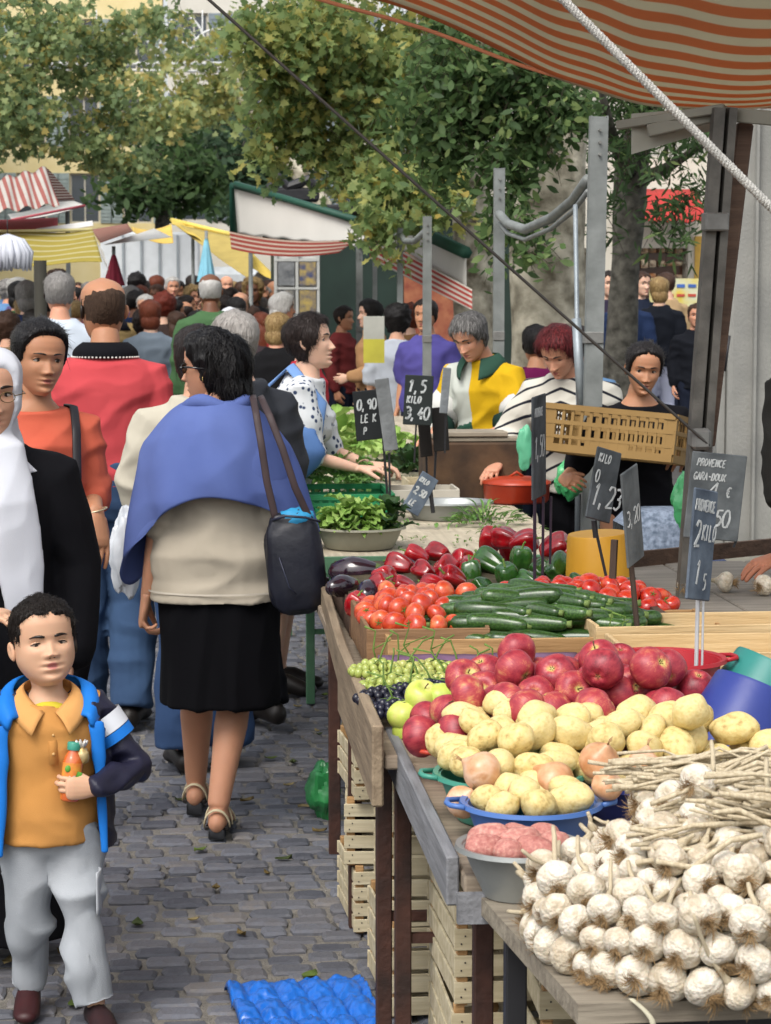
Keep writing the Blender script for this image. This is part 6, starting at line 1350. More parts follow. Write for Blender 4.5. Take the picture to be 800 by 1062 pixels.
sign('tilted dark slate with a chalked 1,23 right of the steel post', 626, 503, 40, 76, 6.1, yaw=38, roll=14, m=SLATE, lines=(('KILO', .12, .80, .12, 1.4), ('1,23', .10, .20, .30, 2), ('0', .1, .52, .16, 1.4)), stake=(((618, 540), (620, 558), 3), ((620, 550), (640, 640), 1.6)))
sign('narrow worn grey board leaning in the tomatoes, right of the tilted slate', 656, 535, 44, 104, 5.6, yaw=56, roll=-12, m=SLATE2, lines=(('3,20', .10, .42, .16, 1.6),), stake=(((655, 560), (665, 670), 3.0), ((640, 560), (638, 600), 4)), wood_=mat('42342c', .8))
sign('tall narrow dark board seen almost edge on above three stakes', 559, 463, 60, 108, 6.4, yaw=68, roll=-2, m=SLATE, lines=(('PROVENCE', .1, .8, .08, 1.2), ('1,50', .1, .4, .2, 1.8)), stake=(((557, 515), (557, 620), 1.9), ((566, 515), (565, 610), 1.6), ((574, 515), (573, 585), 1.4)), wood_=mat('2e2230', .6))
sign('black slate with chalk prices left of the grey splintered board', 387, 430, 40, 52, 9.0, yaw=10, roll=-5, m=mat('15191b', .7, .2), lines=(('0,90', .08, .62, .20, 1.6), ('LE K', .15, .36, .16, 1.2), ('P', .2, .12, .14, 1.2)), stake=(((398, 455), (404, 535), 1.4),))
sign('weathered splintered grey board standing left of the chalked price', 401, 430, 15, 76, 8.9, yaw=8, roll=-8, m=mat('6c6f70', .9, .3, 12, .5, 40), stake=(((404, 470), (406, 560), 1.2),))
sign('speckled slate chalked 1,50 and 3,40 in the middle of the stall', 434, 415, 30, 52, 9.6, yaw=0, roll=3, m=mat('1c2322', .7, .2), lines=(('1,5', .12, .66, .24, 2), ('KILO', .1, .44, .14, 1.6), ('3,40', .06, .12, .24, 2)), stake=(((432, 440), (430, 480), 1),))
sign('slim grey splintered board right of the speckled slate', 462, 405, 9, 48, 9.5, roll=5, yaw=12, m=mat('73777a', .9, .3, 12, .5, 40), stake=(((463, 430), (462, 470), 1),))
sign('dark blank board below the slim grey one', 457, 445, 18, 46, 9.7, roll=-4, yaw=18, m=mat('1d1a18', .8), stake=(((453, 465), (450, 530), 1.4),))
sign('second dark blank board, left of the other blank one', 441, 452, 14, 44, 9.75, roll=-5, yaw=18, m=mat('201c1a', .8), stake=(((443, 470), (444, 520), 1.2),))
sign('small chalked board leaning over on the bare planks', 436, 512, 21, 44, 8.8, roll=32, yaw=14, m=SLATEB, lines=(('KILO', .1, .75, .12, 1.4), ('2,50', .1, .45, .16, 1.6), ('LE', .2, .15, .14, 1.2)), stake=(((446, 500), (450, 532), 2.4),))
sign('pale card sign with a yellow lower half held up at the far stall', 388, 352, 22, 48, 16.5, m=mat('a3a49c', .6), lines=())
mb = MB(); c = P(388, 364, 16.42); mb.box(c, (.15, .006, .17)); o = mb.build('yellow_half', mat('a8a23a', .6), None, smooth=False)
_ps = [o_ for o_ in bpy.data.objects if o_.name.startswith('price_sign') and 'pale card' in o_.get('label', '')][0]; bpy.context.view_layer.update(); o.parent = _ps; o.location = -Vector(_ps.location)
# word on the box behind the stall
r = empty('cardboard_box', (0, 0, 0), label='blue cardboard box lettered inte in yellow behind the side table', cat='box'); c = P(706, 600, 7.6); mb = MB(); mb.box((c.x + .04, c.y + .1, c.z - .12), (.24, .2, .36), bev=.004); mb.build('carton', mat('3c4660', .8, .1), r, smooth=False); t = MB(); write(t, 'inte', c.x - .065, c.z - .01, .04, w=.006, y=c.y - .002, jit=.05, slant=0, sp=4.4); t.build('lettering', mat('d6c02c', .6), r, smooth=False)
c = P(685, 560, 7.9); mb = MB(); mb.box((c.x, c.y + .1, c.z - .35), (.26, .3, .9), bev=.05); mb.build('x', mat('8a95a5', .9, .5, 60, .3, 90, col2='4d5968')); o = bpy.data.objects['x']; o.name = 'sack'; tag(o, 'speckled grey blue sack slumped before the woman in black', 'sack')
# green bags
def bag(name, label, c, size, m, seed=0, cat='bag'):
    mb = MB(); o_ = seed * 7.3
    def f(v): n_ = noise.noise(v * 1.8 + Vector((o_, 0, 0))) * .28 + noise.noise(v * 5 + Vector((o_, 0, 0))) * .10; return Vector((v.x * (1 - .25 * max(0, v.z)), v.y, v.z)) * (1 + n_)
    mb.ell(c, size, 28, 22, fn=f); return tag(mb.build(name, m, sharp=25), label, cat)
GBAG = mat('2f8a4e', .35, .15, 10, .4, 20, col2='57b377', spec=.6); 
bag('plastic_bag', 'dark green plastic bag slumped on the cobbles by the green table legs', (.455, 7.35, .09), (.05, .07, .092), mat('1d6b38', .35, .2, 10, .5, 20, col2='2f8a4a', spec=.6), 1)
bag('plastic_bag', 'bright green plastic bag hanging between the steel post and the big slate', at(712, 518, 6.9), (.045, .03, .09), GBAG, 2)
bag('plastic_bag', 'mint green carrier bag held by the red haired vendor', at(545, 464, 9.75), (.036, .02, .09), mat('5aa883', .4, .1, 10, .4, 20, spec=.5), 3)
# blue fruit tray on the ground
bag('plastic_bag', 'deep green plastic bag drooping below the tan crate', at(590, 497, 9.5), (.06, .04, .085), GBAG, 6)
r = empty('fruit_tray', (.29, 5.31, 0), .10, label='bright blue moulded plastic fruit tray lying on the cobbles', cat='tray'); mb = MB()
def tf(u, v):
    x = (u - .5) * .34; y = (v - .5) * .44; c_ = abs(math.sin(u * math.pi * 5 + v * 1.2)) ; d_ = abs(math.sin(v * math.pi * 3 + u * .6)); return (x, y, .010 + .026 * (c_ * d_) ** .5 + .01 * noise.noise((u * 20, v * 20, 0)) - (.012 if u in (0, 1) or v in (0, 1) else 0))
mb.grid(tf, 72, 60, .0012); mb.build('moulded_sheet', mat('1a62bb', .3, .1, spec=.6, bump=.3, bscale=30), r)
# ------------------------------------------------------------------ people
random.seed(21)
SK_L = skin('d0a78f', 'b06c64'); SK_M = skin('bd9076', 'a05e56'); SK_T = skin('ab7a5c', '8d524a'); SK_D = skin('6b4632', '5a342c'); SK_B = skin('c79d80', 'b0706a'); SK_R = skin('c58f74', 'a35c52')
JEAN = cloth('3a506e', .4, 260, col2='2c3e59'); JEAND = cloth('26344a', .4, 260); BLACKC = cloth('0f0f13', .2, 200); NAVYC = cloth('15172b', .25, 160, rough=.7); SHOE = mat('17120f', .5, .2)
def top(F, m, sleeve=2.0, e=.016, hem=.86, name='top', wr=.004, collar=None, cu=0.0, **k):
    mb = MB(); F.torso(mb, e, zlo=hem, **k)
    for S in 'LR': F.arm(mb, S, sleeve, e + .004 + cu)
    return mb.build(name, m, F.root, voxel=max(.007, F.vx), smo=2, wr=wr)
def trousers(F, m, e=.014, frac=2.03, flare=.012, name='trousers', wr=.004, top_=1.0, feet=True, shoe=SHOE):
    mb = MB(); k = F.k; p = F.j('pel'); g = F.g
    mb.tube([p + Vector((0, 0, -.13)) * k, p + Vector((0, 0, -.06)) * k, p + Vector((0, 0, .02)) * k, p + Vector((0, 0, .09)) * k], [((.12 * g + e) * k, (.09 * g + e) * k), ((.158 * g + e) * k, (.112 * g + e) * k), ((.168 * g + e) * k, (.118 * g + e) * k), ((.150 * g + e) * k, (.108 * g + e) * k)], 24, ref=(1, 0, 0))
    for S in 'LR': F.leg(mb, S, e + .004, frac, flare=flare, w=(1 + (g - 1) * .5))
    o = mb.build(name, m, F.root, voxel=max(.008, F.vx), smo=2, wr=wr, wrs=(5, 5, 7))
    if feet: shoes(F, shoe)
    return o
def shoes(F, m, e=.008):
    for S in 'LR': mb = MB(); F.foot(mb, S, e); mb.build('shoe', m, F.root)
def skirt(F, m, z1, w1=.20, d1=.15, name='skirt', wr=.004, e=.016, slit=False):
    mb = MB(); p = F.j('pel') / F.k - Vector((0, 0, .085)); g = F.g; n = 8; rs = []
    for i in range(n + 1):
        u = i / n; z = z1 + (p.z + .10 - z1) * u; t = max(0, min(1, (z - (p.z - .02)) / .12)); hip = max(0, min(1, (p.z - z) / (p.z - z1)))
        rs.append((0, 0, z * F.k, ((.158 * g + e) * (1 - t * .12) * (1 - hip) + w1 * hip) * F.k, ((.105 * g + e) * (1 - t * .1) * (1 - hip) + d1 * hip) * F.k))
    mb.rings(rs, 40); return mb.build(name, m, F.root, voxel=.008, smo=1, wr=wr, wrs=(9, 9, 2.5))
# ---- the boy
bx_ = P(50, 700, 5.33).x
B = Fig('person', 'small boy in an orange polo and open navy and blue jacket holding a juice bottle', (bx_, 5.31, 0), 6, H=1.025, hs=1.42, hrot=(-9, -4, 10), girth=1.0, voxel=.006,
        pel=(0, 0, .80), wai=(0, 0, .94), che=(0, 0, 1.13), sho=(0, .01, 1.245), nek=(0, .01, 1.30), SL=(.165, .01, 1.235), SR=(-.165, .01, 1.235), EL=(.33, -.01, .985), WL=(.165, -.22, .955), ER=(-.33, .03, 1.0), WR=(-.37, -.05, .78),
        HL=(.08, 0, .76), HR=(-.08, 0, .76), KL=(.115, -.10, .43), KR=(-.075, .03, .42), AL=(.16, -.12, .09), TL=(.19, -.30, .03), AR=(-.08, .16, .11), TR=(-.10, .0, .03))
B.body(SK_B, head=dict(child=1.0, eyes='narrow', look=(-.004, -.002), sc_=(1.05, 1.0, 1.0), mouth=.35, nose=.85, hh_brow=1.0), hand=dict(L=dict(d=(-1, -.12, .06), n=(-.1, -1, .05), curl=(34, 37, 40, 44), thumb=30, hscale=1.15, voxel=.0022), R=None), handvox=.003)
mb = MB(); hair_cap(mb, B.hh, B.HM, thick=.035, nz=50, nphi=64, noise_amp=.020, nsc=11, line=.78, nape=.28, side=.50, child=1.0)
hair_obj(B, mb, hairm('120c08', .55), n=4200, L=.014, w=.0009, lift=.003, curl=.25, jit=1.4)
OR = cloth('c08a4e', .4, 300, col2='b58044')
mb = MB(); B.torso(mb, .042, zlo=.72, neck=False); [B.arm(mb, S, .35, .010) for S in 'LR']; polo = mb.build('polo_shirt', OR, B.root, voxel=.006, smo=2, wr=.0035, wrs=(9, 9, 12))
nk = B.j('nek'); k = B.k
def collar(F, m, r=.075, h=.05, gap=35, parent=None, lap=.04, tilt=0, name='collar', fwd=0):
    k = F.k; c = F.j('nek') + Vector((0, 0, -.035)) * k
    def f(u, v):
        a = R(gap) + u * (math.tau - 2 * R(gap)); front = max(0, math.cos(a)); rr = (r + .030 * v + .014 * math.sin(v * 3)) * k * F.g ** .3; drop = (h * (1 - v) - lap * v * (.4 + 1.2 * front)) * k
        return c + Vector((math.sin(a) * rr * 1.1, -math.cos(a) * rr * (1 + .25 * front * v) - fwd * k, drop - .03 * k * front))
    mb = MB(); mb.grid(f, 48, 6, .004); return mb.build(name, m, parent or F.root)
mb = MB()
c_ = B.j('nek')
def q3(a, b, c, u): a, b, c = Vector(a), Vector(b), Vector(c); return a * (2 * (u - .5) * (u - 1)) + b * (-4 * u * (u - 1)) + c * (2 * u * (u - .5))
for s in (-1, 1):   # open polo collar with pointed tips
    def f(u, v, s=s):
        i = q3((0, .075, .035), (s * .090, -.010, .014), (s * .020, -.138, -.066), u); o = q3((0, .112, -.012), (s * .145, -.035, -.040), (s * .072, -.192, -.146), u)
        return c_ + (i.lerp(o, v) + Vector((0, -.012 * math.sin(v * 3.1), .012 * math.sin(v * 3.1)))) * k
    mb.grid(f, 24, 6, .003 * (1 if s > 0 else -1))
mb.build('collar', cloth('c8945a', .3, 300), polo)
mb = MB(); mb.ell(c_ + Vector((0, -.045, -.078)) * k, (.085 * k, .072 * k, .045 * k), 20, 12); mb.build('undershirt', cloth('c4b23a', .2), B.root)
mb = MB(); y0 = -(.115 + .03) * k
mb.beam(c_ + Vector((.008, -.150, -.12)) * k, c_ + Vector((.008, -.178, -.26)) * k, .020, .004, up=(0, -1, 0)); mb.build('placket', cloth('b98348', .3), polo)
for z in (-.15, -.22): mb = MB(); mb.ell(c_ + Vector((.010, -.150 - (-.12 - z) * -.20 * -1 - .006, z)) * k, (.004, .004, .004), 8, 6); mb.build('button', mat('b9935c', .4), polo)
# jacket
def jk(u, v, e=.045, gap=52):
    a = R(gap) + u * (math.tau - 2 * R(gap)); z = (.70 + .56 * v); g_ = 1 - .10 * max(0, v - .8) * 5 * .6
    fl = .03 * (1 - v)
    return Vector((math.sin(a) * (.175 + e + fl) * g_, -math.cos(a) * (.125 + e * 1.0 + fl) * g_ * (1 + .2 * max(0, math.cos(a)) * (1 - v)), z)) * k
mb = MB(); mb.grid(lambda u, v: jk(u, v), 60, 22, .014); [B.arm(mb, S, 1.98, .020) for S in 'LR']
mb.ell(B.j('EL') + Vector((.0, 0, -.006)), .036, 14, 10)
jak = mb.build('jacket', cloth('14142c', .3, 120, rough=.55, spec=.5), B.root, voxel=.0055, smo=2, wr=.006, wrs=(10, 10, 14))
BLN = cloth('1f6fc4', .2, 200, rough=.5); 
for s in (-1, 1):
    us = 1.0 if s < 0 else 0.0; pts = []; rd = []
    for q in range(16):
        v = q / 15; p_ = jk(us, v * .86); pts.append(p_ + Vector((-s * .004 * 0, -.010, 0))); rd.append((.009 + .007 * v, .006))
    mb = MB(); mb.ctube(pts, rd, 12, ref=(1, 0, 0)); mb.build('lining', BLN, jak, wr=.003)
    def f2(u, v, s=s):
        i = q3((0, .085, .045), (s * .115, .01, .030), (s * .108, -.115, -.085), u); o = q3((0, .14, -.03), (s * .195, .02, -.045), (s * .160, -.150, -.125), u)
        return c_ + (i.lerp(o, v) + Vector((s * .01, -.018, .022)) * math.sin(v * 3.1)) * k
    mb = MB(); mb.grid(f2, 26, 8, .006 * (1 if s > 0 else -1)); mb.build('jacket_collar', BLN, jak, wr=.003)
def band(F, S, u0, u1, e, m, name, parent):
    a, b = F.j('S' + S), F.j('E' + S); mb = MB(); mb.tube([a.lerp(b, u0), a.lerp(b, (u0 + u1) / 2), a.lerp(b, u1)], [e * F.k] * 3, 22, cap=False); mb.build(name, m, parent)
band(B, 'L', .20, .42, .084, mat('c9ccd2', .6), 'white_stripe', jak); band(B, 'L', .43, .56, .082, BLN, 'blue_stripe', jak)
mb = MB(); mb.ctube([jk(.97, .02), jk(.97, .02) + Vector((.01, -.01, -.05))], .006, 8); mb.build('zip_pull', DARKM, jak)
trousers(B, cloth('a0a4a9', .45, 220, col2='8f9499'), e=.022, frac=1.97, flare=.028, wr=.011, shoe=mat('3a1416', .5, .3, 12, col2='1a1416'))
for s in (1, -1):
    kp = B.j('KL' if s > 0 else 'KR'); mb = MB(); mb.grid(lambda u, v: Vector((kp.x + s * .052 * k + (.012) * math.sin(u * 3.1) * s, kp.y - .05 + .085 * u, kp.z + .015 + .10 * v)), 8, 6, .004); mb.build('cargo_pocket', cloth('a6aaaf', .3), bpy.data.objects[[o for o in B.root.children if o.name.startswith('trousers')][0].name])
# bottle
wL = B.root.matrix_basis @ B.j('WL'); 
bp_ = B.root.location + Matrix.Rotation(R(6), 3, 'Z') @ (B.j('WL') + Vector((-.060, .018, -.030)))
r = empty('juice_bottle', bp_, 0, label='small bottle of orange juice with a teal cap held by the boy', cat='bottle')
r.rotation_euler = (R(-4), R(6), R(8))
mb = MB(); mb.lathe([(.001, 0), (.019, 0), (.022, .004), (.0225, .03), (.021, .045), (.0225, .06), (.0225, .085), (.019, .10), (.0125, .112), (.0125, .118)], 32); mb.build('bottle_body', mat('d4752c', .12, .15, 20, col2='c4502a', spec=.6, coat=.6), r)
mb = MB(); mb.lathe([(.0232, .022), (.0234, .03), (.0219, .045), (.0234, .06), (.0232, .088)], 32); mb.build('sleeve_label', mat('cf5f3a', .3, 0, 45, col2='d99a3c', coat=.5), r)
mb = MB(); mb.lathe([(.0150, .116), (.0155, .118), (.0155, .132), (.014, .134), (.001, .134)], 24); mb.build('cap', mat('3c8c78', .4), r)
t = MB(); mt = MB(); write(mt, 'SIS', 0, 0, .016, w=.0028, y=0, jit=.02, slant=0, sp=5.2)
cx = MB(); cx.v = [(z_ * -1 * 0 + math.sin(-(z_ - .008) / .0236) * .0242 * 1, -math.cos((z_ - .008) / .0236) * .0242, .036 + x_ * 1.0) for x_, y_, z_ in mt.v]; cx.f = mt.f; cx.m = mt.m; cx.t = mt.t
cx.build('lettering', mat('e2dcd0', .5), r, smooth=False)
t = MB(); t.box((.010, -.0236, .05), (.012, .002, .04), rot=(0, .3, 0), bev=.002); t.ell((-.012, -.0215, .075), (.007, .003, .008), 12, 8); t.build('leaf_print', mat('5c9a3c', .5), r)
bq = bp_ + Vector((.028, .012, .100))
r = empty('wrapped_sweet', bq, 0, label='crinkled gold foil wrapped sweet held above the juice bottle', cat='sweet')
mb = MB(); mb.ell((0, 0, 0), (.017, .014, .020), 20, 14, fn=lambda v: v * (1 + .22 * noise.noise(v * 3))); mb.build('sweet', mat('a9823c', .4, .3, 40, col2='c9b88a', metal=.3), r)
mb = MB()
for q in range(7): a = q * .9; mb.tube([(0, 0, .015), (.010 * math.cos(a), .008 * math.sin(a), .030), (.014 * math.cos(a), .012 * math.sin(a), .036)], [.004, .004, .002], 5)
mb.build('twisted_end', mat('d2cfc8', .3, metal=.3), r)
# ---- woman in white headscarf
hx = P(0, 400, 5.85).x
F = Fig('person', 'woman with glasses in a white headscarf and long black robe at the left edge', (hx - .030, 5.85, 0), 10, H=1.55, hs=1.02, hrot=(6, 0, 4), girth=.95, EL=(.235, .03, 1.10), WL=(.21, -.02, .86))
F.body(SK_M, head=dict(eyes='open', fem=.6, mouth=.2, look=(-.012, -.006)), hand=dict(L=dict(curl=(30, 32, 34, 36))), legs=False)
def veil(F, m, thick=.05, tails=True, drape=.11, parent=None):
    mb = MB(); hair_cap(mb, F.hh, F.HM, thick=thick, nz=70, nphi=90, noise_amp=.006, nsc=4, fem=.5, lo_pts=([0, .12, .20, .26, .30, 1], [.80, .79, .70, .30, -.2, -.2]))
    k = F.k; n = F.j('nek'); a = F.HM @ Vector((0, .02 * F.hh * 4, .14 * F.hh))
    mb.tube([n + Vector((0, .0, -.085)) * k, n + Vector((0, 0, -.03)) * k, n.lerp(a, .5), a + Vector((0, .0, .01))], [(.172 * k * F.g ** .5, .125 * k), (.110 * k, .098 * k), (.082 * k, .092 * k), (.078 * k, .100 * k)], 30, ref=(1, 0, 0))
    if tails:
        w0 = n + Vector((.03, -.125, -.02)) * k; mb.tube([w0 + Vector((-.02, .04, .03)), w0, w0 + Vector((.02, -.04, -.14)) * k, w0 + Vector((.035, -.035, -.32)) * k, w0 + Vector((.045, -.03, -.46)) * k, w0 + Vector((.06, -.03, -.56)) * k], [(.05, .03), (.052, .030), (.058, .022), (.062, .018), (.045, .016), (.010, .008)], 20, ref=(1, 0, 0))
        mb.tube([w0 + Vector((-.03, .04, .03)), w0 + Vector((-.02, .01, 0)), w0 + Vector((-.05, -.02, -.16)) * k, w0 + Vector((-.08, -.03, -.36)) * k], [(.05, .03), (.055, .026), (.07, .02), (.03, .012)], 18, ref=(1, 0, 0))
    return mb.build('headscarf', m, parent or F.root, voxel=.006, smo=3, wr=.003, wrs=(9, 9, 6))
WHT = cloth('c4c7cf', .15, 160, rough=.8, fold=.3); veil(F, WHT)
def robe(F, m, e=.03, z0=.06, w0=.22):
    mb = MB(); k = F.k; g = F.g; F.torso(mb, e, neck=True); mb.rings([(0, 0, z0 * k, w0 * k, w0 * .8 * k), (0, 0, .5 * k, (w0 - .02) * k, w0 * .72 * k), (0, 0, .93 * k, (.175 * g + e) * k, (.13 * g + e) * k), (0, 0, 1.1 * k, (.15 * g + e) * k, (.11 * g + e) * k)], 36)
    for S in 'LR': F.arm(mb, S, 1.96, e + .012)
    return mb.build('robe', m, F.root, voxel=.009, smo=2, wr=.007, wrs=(6, 6, 2.2))
robe(F, BLACKC); mb = MB()
def glasses(F, dark=False, m=None):
    g_ = MB(); h = F.hh; M = F.HM
    for s in (-1, 1):
        g_.tube([M @ (Vector((s * .137 + .085 * math.cos(a), -.372, .485 + .060 * math.sin(a))) * h) for a in [math.tau * q / 16 for q in range(17)]], .0011, 5)
        g_.tube([M @ (Vector((s * .215, -.36, .50)) * h), M @ (Vector((s * .36, -.25, .51)) * h), M @ (Vector((s * .375, .06, .50)) * h)], .0012, 5)
    g_.tube([M @ (Vector((-.055, -.375, .50)) * h), M @ (Vector((0, -.39, .515)) * h), M @ (Vector((.055, -.375, .50)) * h)], .001, 5)
    o = g_.build('glasses', m or mat('6b5a3c', .3, metal=.7), F.root)
    if dark:
        l = MB()
        for s in (-1, 1): l.ell(M @ (Vector((s * .150, -.362, .485)) * h), (.105 * h, .022 * h, .075 * h), 16, 10, (M.to_3x3()))
        l.tube([M @ (Vector((s_ * .25, -.33, .50)) * h) for s_ in (1, 1.3)], .006, 6); l.tube([M @ (Vector((.25, -.34, .50)) * h), M @ (Vector((.365, -.22, .51)) * h), M @ (Vector((.385, .06, .48)) * h)], .0035, 6); l.tube([M @ (Vector((-.25, -.34, .50)) * h), M @ (Vector((-.365, -.22, .51)) * h), M @ (Vector((-.385, .06, .48)) * h)], .0035, 6)
        l.build('dark_lens', mat('0b0b0d', .1, spec=.9), o)
    return o
glasses(F)
# ---- adult at the far left reaching toward the boy
F = Fig('person', 'adult in a white checked shirt, only a forearm reaching in behind the boy', (-.80, 5.62, 0), 55, H=1.7, EL=(.20, -.05, 1.02), WL=(.10, -.30, .93), ER=(-.16, -.10, 1.02), WR=(-.10, -.34, .97))
F.body(SK_B, hand=dict(L=dict(d=(.1, -1, .05), n=(0, 0, 1), curl=(18, 20, 22, 26)), R=dict(d=(0, -1, .05), n=(0, 0, 1), curl=(15, 20, 24, 28))))
CHK = cloth('c9c6bd', .2, 200, col2='b0aca2'); top(F, CHK, 1.3, e=.02, name='checked_shirt'); trousers(F, JEAND)
mb = MB(); hair_cap(mb, F.hh, F.HM, thick=.04); hair_obj(F, mb, hairm('2a1c12'))
# ---- young woman in orange
F = Fig('person', 'young woman with pulled back black hair in an orange top walking towards us', (P(35, 400, 7.1).x, 7.1, 0), 12, H=1.605, hs=.98, hrot=(4, 3, 14), girth=.92, voxel=.008, SL=(.150, .01, 1.345), EL=(.185, .02, 1.13), WL=(.165, -.19, 1.09))
F.body(SK_T, head=dict(eyes='open', fem=1, look=(.012, -.004), hh_brow=.7, nose=.78, sc_=(1.04, 1, .96)), hand=dict(L=dict(d=(.02, -.35, -1), n=(.5, -1, .3), curl=(12, 16, 18, 22), thumb=28, side=-1, hscale=1.08, voxel=.003)))
mb = MB(); hair_cap(mb, F.hh, F.HM, thick=.055, nz=50, nphi=64, noise_amp=.003, nsc=8, fem=1, lo_pts=([0, .12, .22, .30, .36, .45, 1], [.84, .83, .78, .66, .46, .36, .22])); mb.M = F.HM; mb.ell((0, .53 * F.hh, .58 * F.hh), .13 * F.hh, 14, 10); mb.M = None
hair_obj(F, mb, hairm('0d0a0b', .35), n=1600, L=.05, w=.0009, down=(0, 1, -.2), lift=.0012, jit=.15)
ORT = cloth('c0604a', .25, 240, col2='b3533f'); tp = top(F, ORT, 1.12, e=.022, hem=.80, name='orange_top', wr=.006, bust=.03, neck=False)
mb = MB(); mb.M = F.HM
for s in (-1, 1): mb.ell((s * .372 * F.hh, .03 * F.hh, .36 * F.hh), .012 * F.hh * 1.4, 8, 6)
mb.M = None; mb.build('earring', mat('d9d4c8', .2, metal=.5), F.root)
mb = MB(); w_ = F.j('WL'); mb.tube([w_ + Vector((.034 * math.cos(a), .01 + .030 * math.sin(a), .01 + .008 * math.cos(a))) for a in [math.tau * q / 16 for q in range(17)]], .0022, 5); mb.build('bracelet', mat('c9bfa0', .3, metal=.6), F.root)
r = None
mb = MB(); c = F.root.location; ms = Matrix.Rotation(R(12), 3, 'Z')
pts = [c + ms @ (Vector(q) * F.k) for q in ((.105, .13, 1.30), (.120, .06, 1.425), (.125, -.02, 1.425), (.118, -.11, 1.35), (.11, -.16, 1.2))]; mb.tube(interp_pts([tuple(p) for p in pts], 4), [(.014, .004)] * 17, 8, ref=(1, 0, 0)); tag(mb.build('shoulder_strap', mat('1c1a1e', .5)), 'black bag strap over the shoulder of the young woman in orange', 'strap')
trousers(F, BLACKC)
# ---- man in red polo
F = Fig('person', 'balding broad man in a red polo shirt and jeans seen from behind', (P(110, 400, 9.0).x, 9.0, 0), 176, H=1.735, hs=1.03, hrot=(4, 0, 22), girth=1.22, voxel=.009, AL=(.10, -.12, .085), AR=(-.09, .10, .10))
F.body(SK_T, head=dict(sc_=(1.02, 1, 1)))
mb = MB(); hair_cap(mb, F.hh, F.HM, thick=.008, style='bald', nz=60, nphi=72, noise_amp=.002, nape=.2, side=.5); hair_obj(F, mb, hairm('38291f', .8, '5a4638'), n=2600, L=.007, w=.0006, lift=.0006)
REDC = cloth('b9484c', .25, 240, col2='ae4045'); top(F, REDC, .95, e=.022, hem=.92, name='polo_shirt', wr=.005, neck=False); cl = collar(F, cloth('101014'), r=.070, h=.050, gap=28, lap=.012)
mb = MB()
for q in range(26): a = R(95) + q / 25 * R(170); mb.ell(F.j('nek') + Vector((math.sin(a) * .126 * F.k, -math.cos(a) * .113 * F.k, -.038 * F.k)), .0042, 6, 4)
mb.build('dotted_trim', mat('c9c4bd', .6), cl); trousers(F, JEAN, e=.018, flare=.014, wr=.006)
# ---- woman with the blue shawl
WY = 7.2; wx = P(226, 500, WY).x
F = Fig('person', 'dark haired woman in a blue shawl and black skirt walking away', (wx, WY, 0), 172, H=1.565, hs=1.0, hrot=(2, 0, 74), girth=1.20, voxel=.008, lean=2,
        SL=(.15, .01, 1.30), SR=(-.15, .01, 1.30), EL=(.195, .05, 1.08), WL=(.245, .02, .80), ER=(-.20, .03, 1.08), KL=(.09, -.10, .48), AL=(.115, -.24, .115), TL=(.12, -.40, .03), KR=(-.055, -.03, .48), AR=(-.005, .10, .10), TR=(.0, -.06, .025), HL=(.09, -.02, .9), HR=(-.08, 0, .9))
SKL = skin('b8866a', 'a05850'); F.body(SKL, head=dict(fem=.5, eyes='open'), hand=dict(L=dict(curl=(38, 42, 44, 46), thumb=30, hscale=1.0)))
mb = MB(); hair_cap(mb, F.hh, F.HM, thick=.08, nz=50, nphi=64, noise_amp=.02, nsc=6, line=.84, nape=.05, side=.52, fem=1); mb.M = F.HM; h = F.hh
mb.ell((0, .33 * h, .54 * h), (.40 * h, .27 * h, .42 * h), 24, 16); mb.ell((0, .36 * h, .22 * h), (.36 * h, .23 * h, .27 * h), 24, 14); mb.ell((.24 * h, .16 * h, .76 * h), (.14 * h, .22 * h, .16 * h), 18, 12); mb.ell((-.26 * h, .14 * h, .45 * h), (.15 * h, .24 * h, .36 * h), 18, 12); mb.M = None
me_ = mb; hair_obj(F, me_, hairm('0a0809', .4), n=5200, L=.06, w=.0012, lift=.003, jit=.22, voxel=.006, wr=.005, wrs=(40, 40, 10), curl=.10, filt=lambda p, I=F.HM.inverted(): (I @ p).y > .03)
gl_ = glasses(F, True, mat('0b0b0d', .2))
mb = MB(); mb.M = F.HM; mb.tube([(.345 * h * math.cos(0) + .02 * h * math.cos(a), .02 * h, .33 * h + .035 * h * math.sin(a)) for a in [math.tau * q / 12 for q in range(13)]], .0012, 5); mb.M = None; mb.build('earring', mat('c9b070', .3, metal=.7), F.root)
CRM = cloth('b3aa9a', .3, 320, col2='a89f8f'); top(F, CRM, 1.02, e=.034, hem=.80, name='blouse', wr=.004, hipw=1.06)
mb = MB(); mb.rings([(0, 0, z * F.k, (.160 * 1.06 * 1.2 + .038) * F.k, (.112 * 1.2 + .038) * F.k) for z in (.830, .836)], 60, cap=False); mb.build('hem_seam', cloth('c4bcae'), F.root)
skirt(F, cloth('08080c', .15), .435, w1=.205, d1=.165, wr=.005)
BLS = cloth('5a6aa0', .25, 300, col2='4e5e96', rough=.9); k = F.k
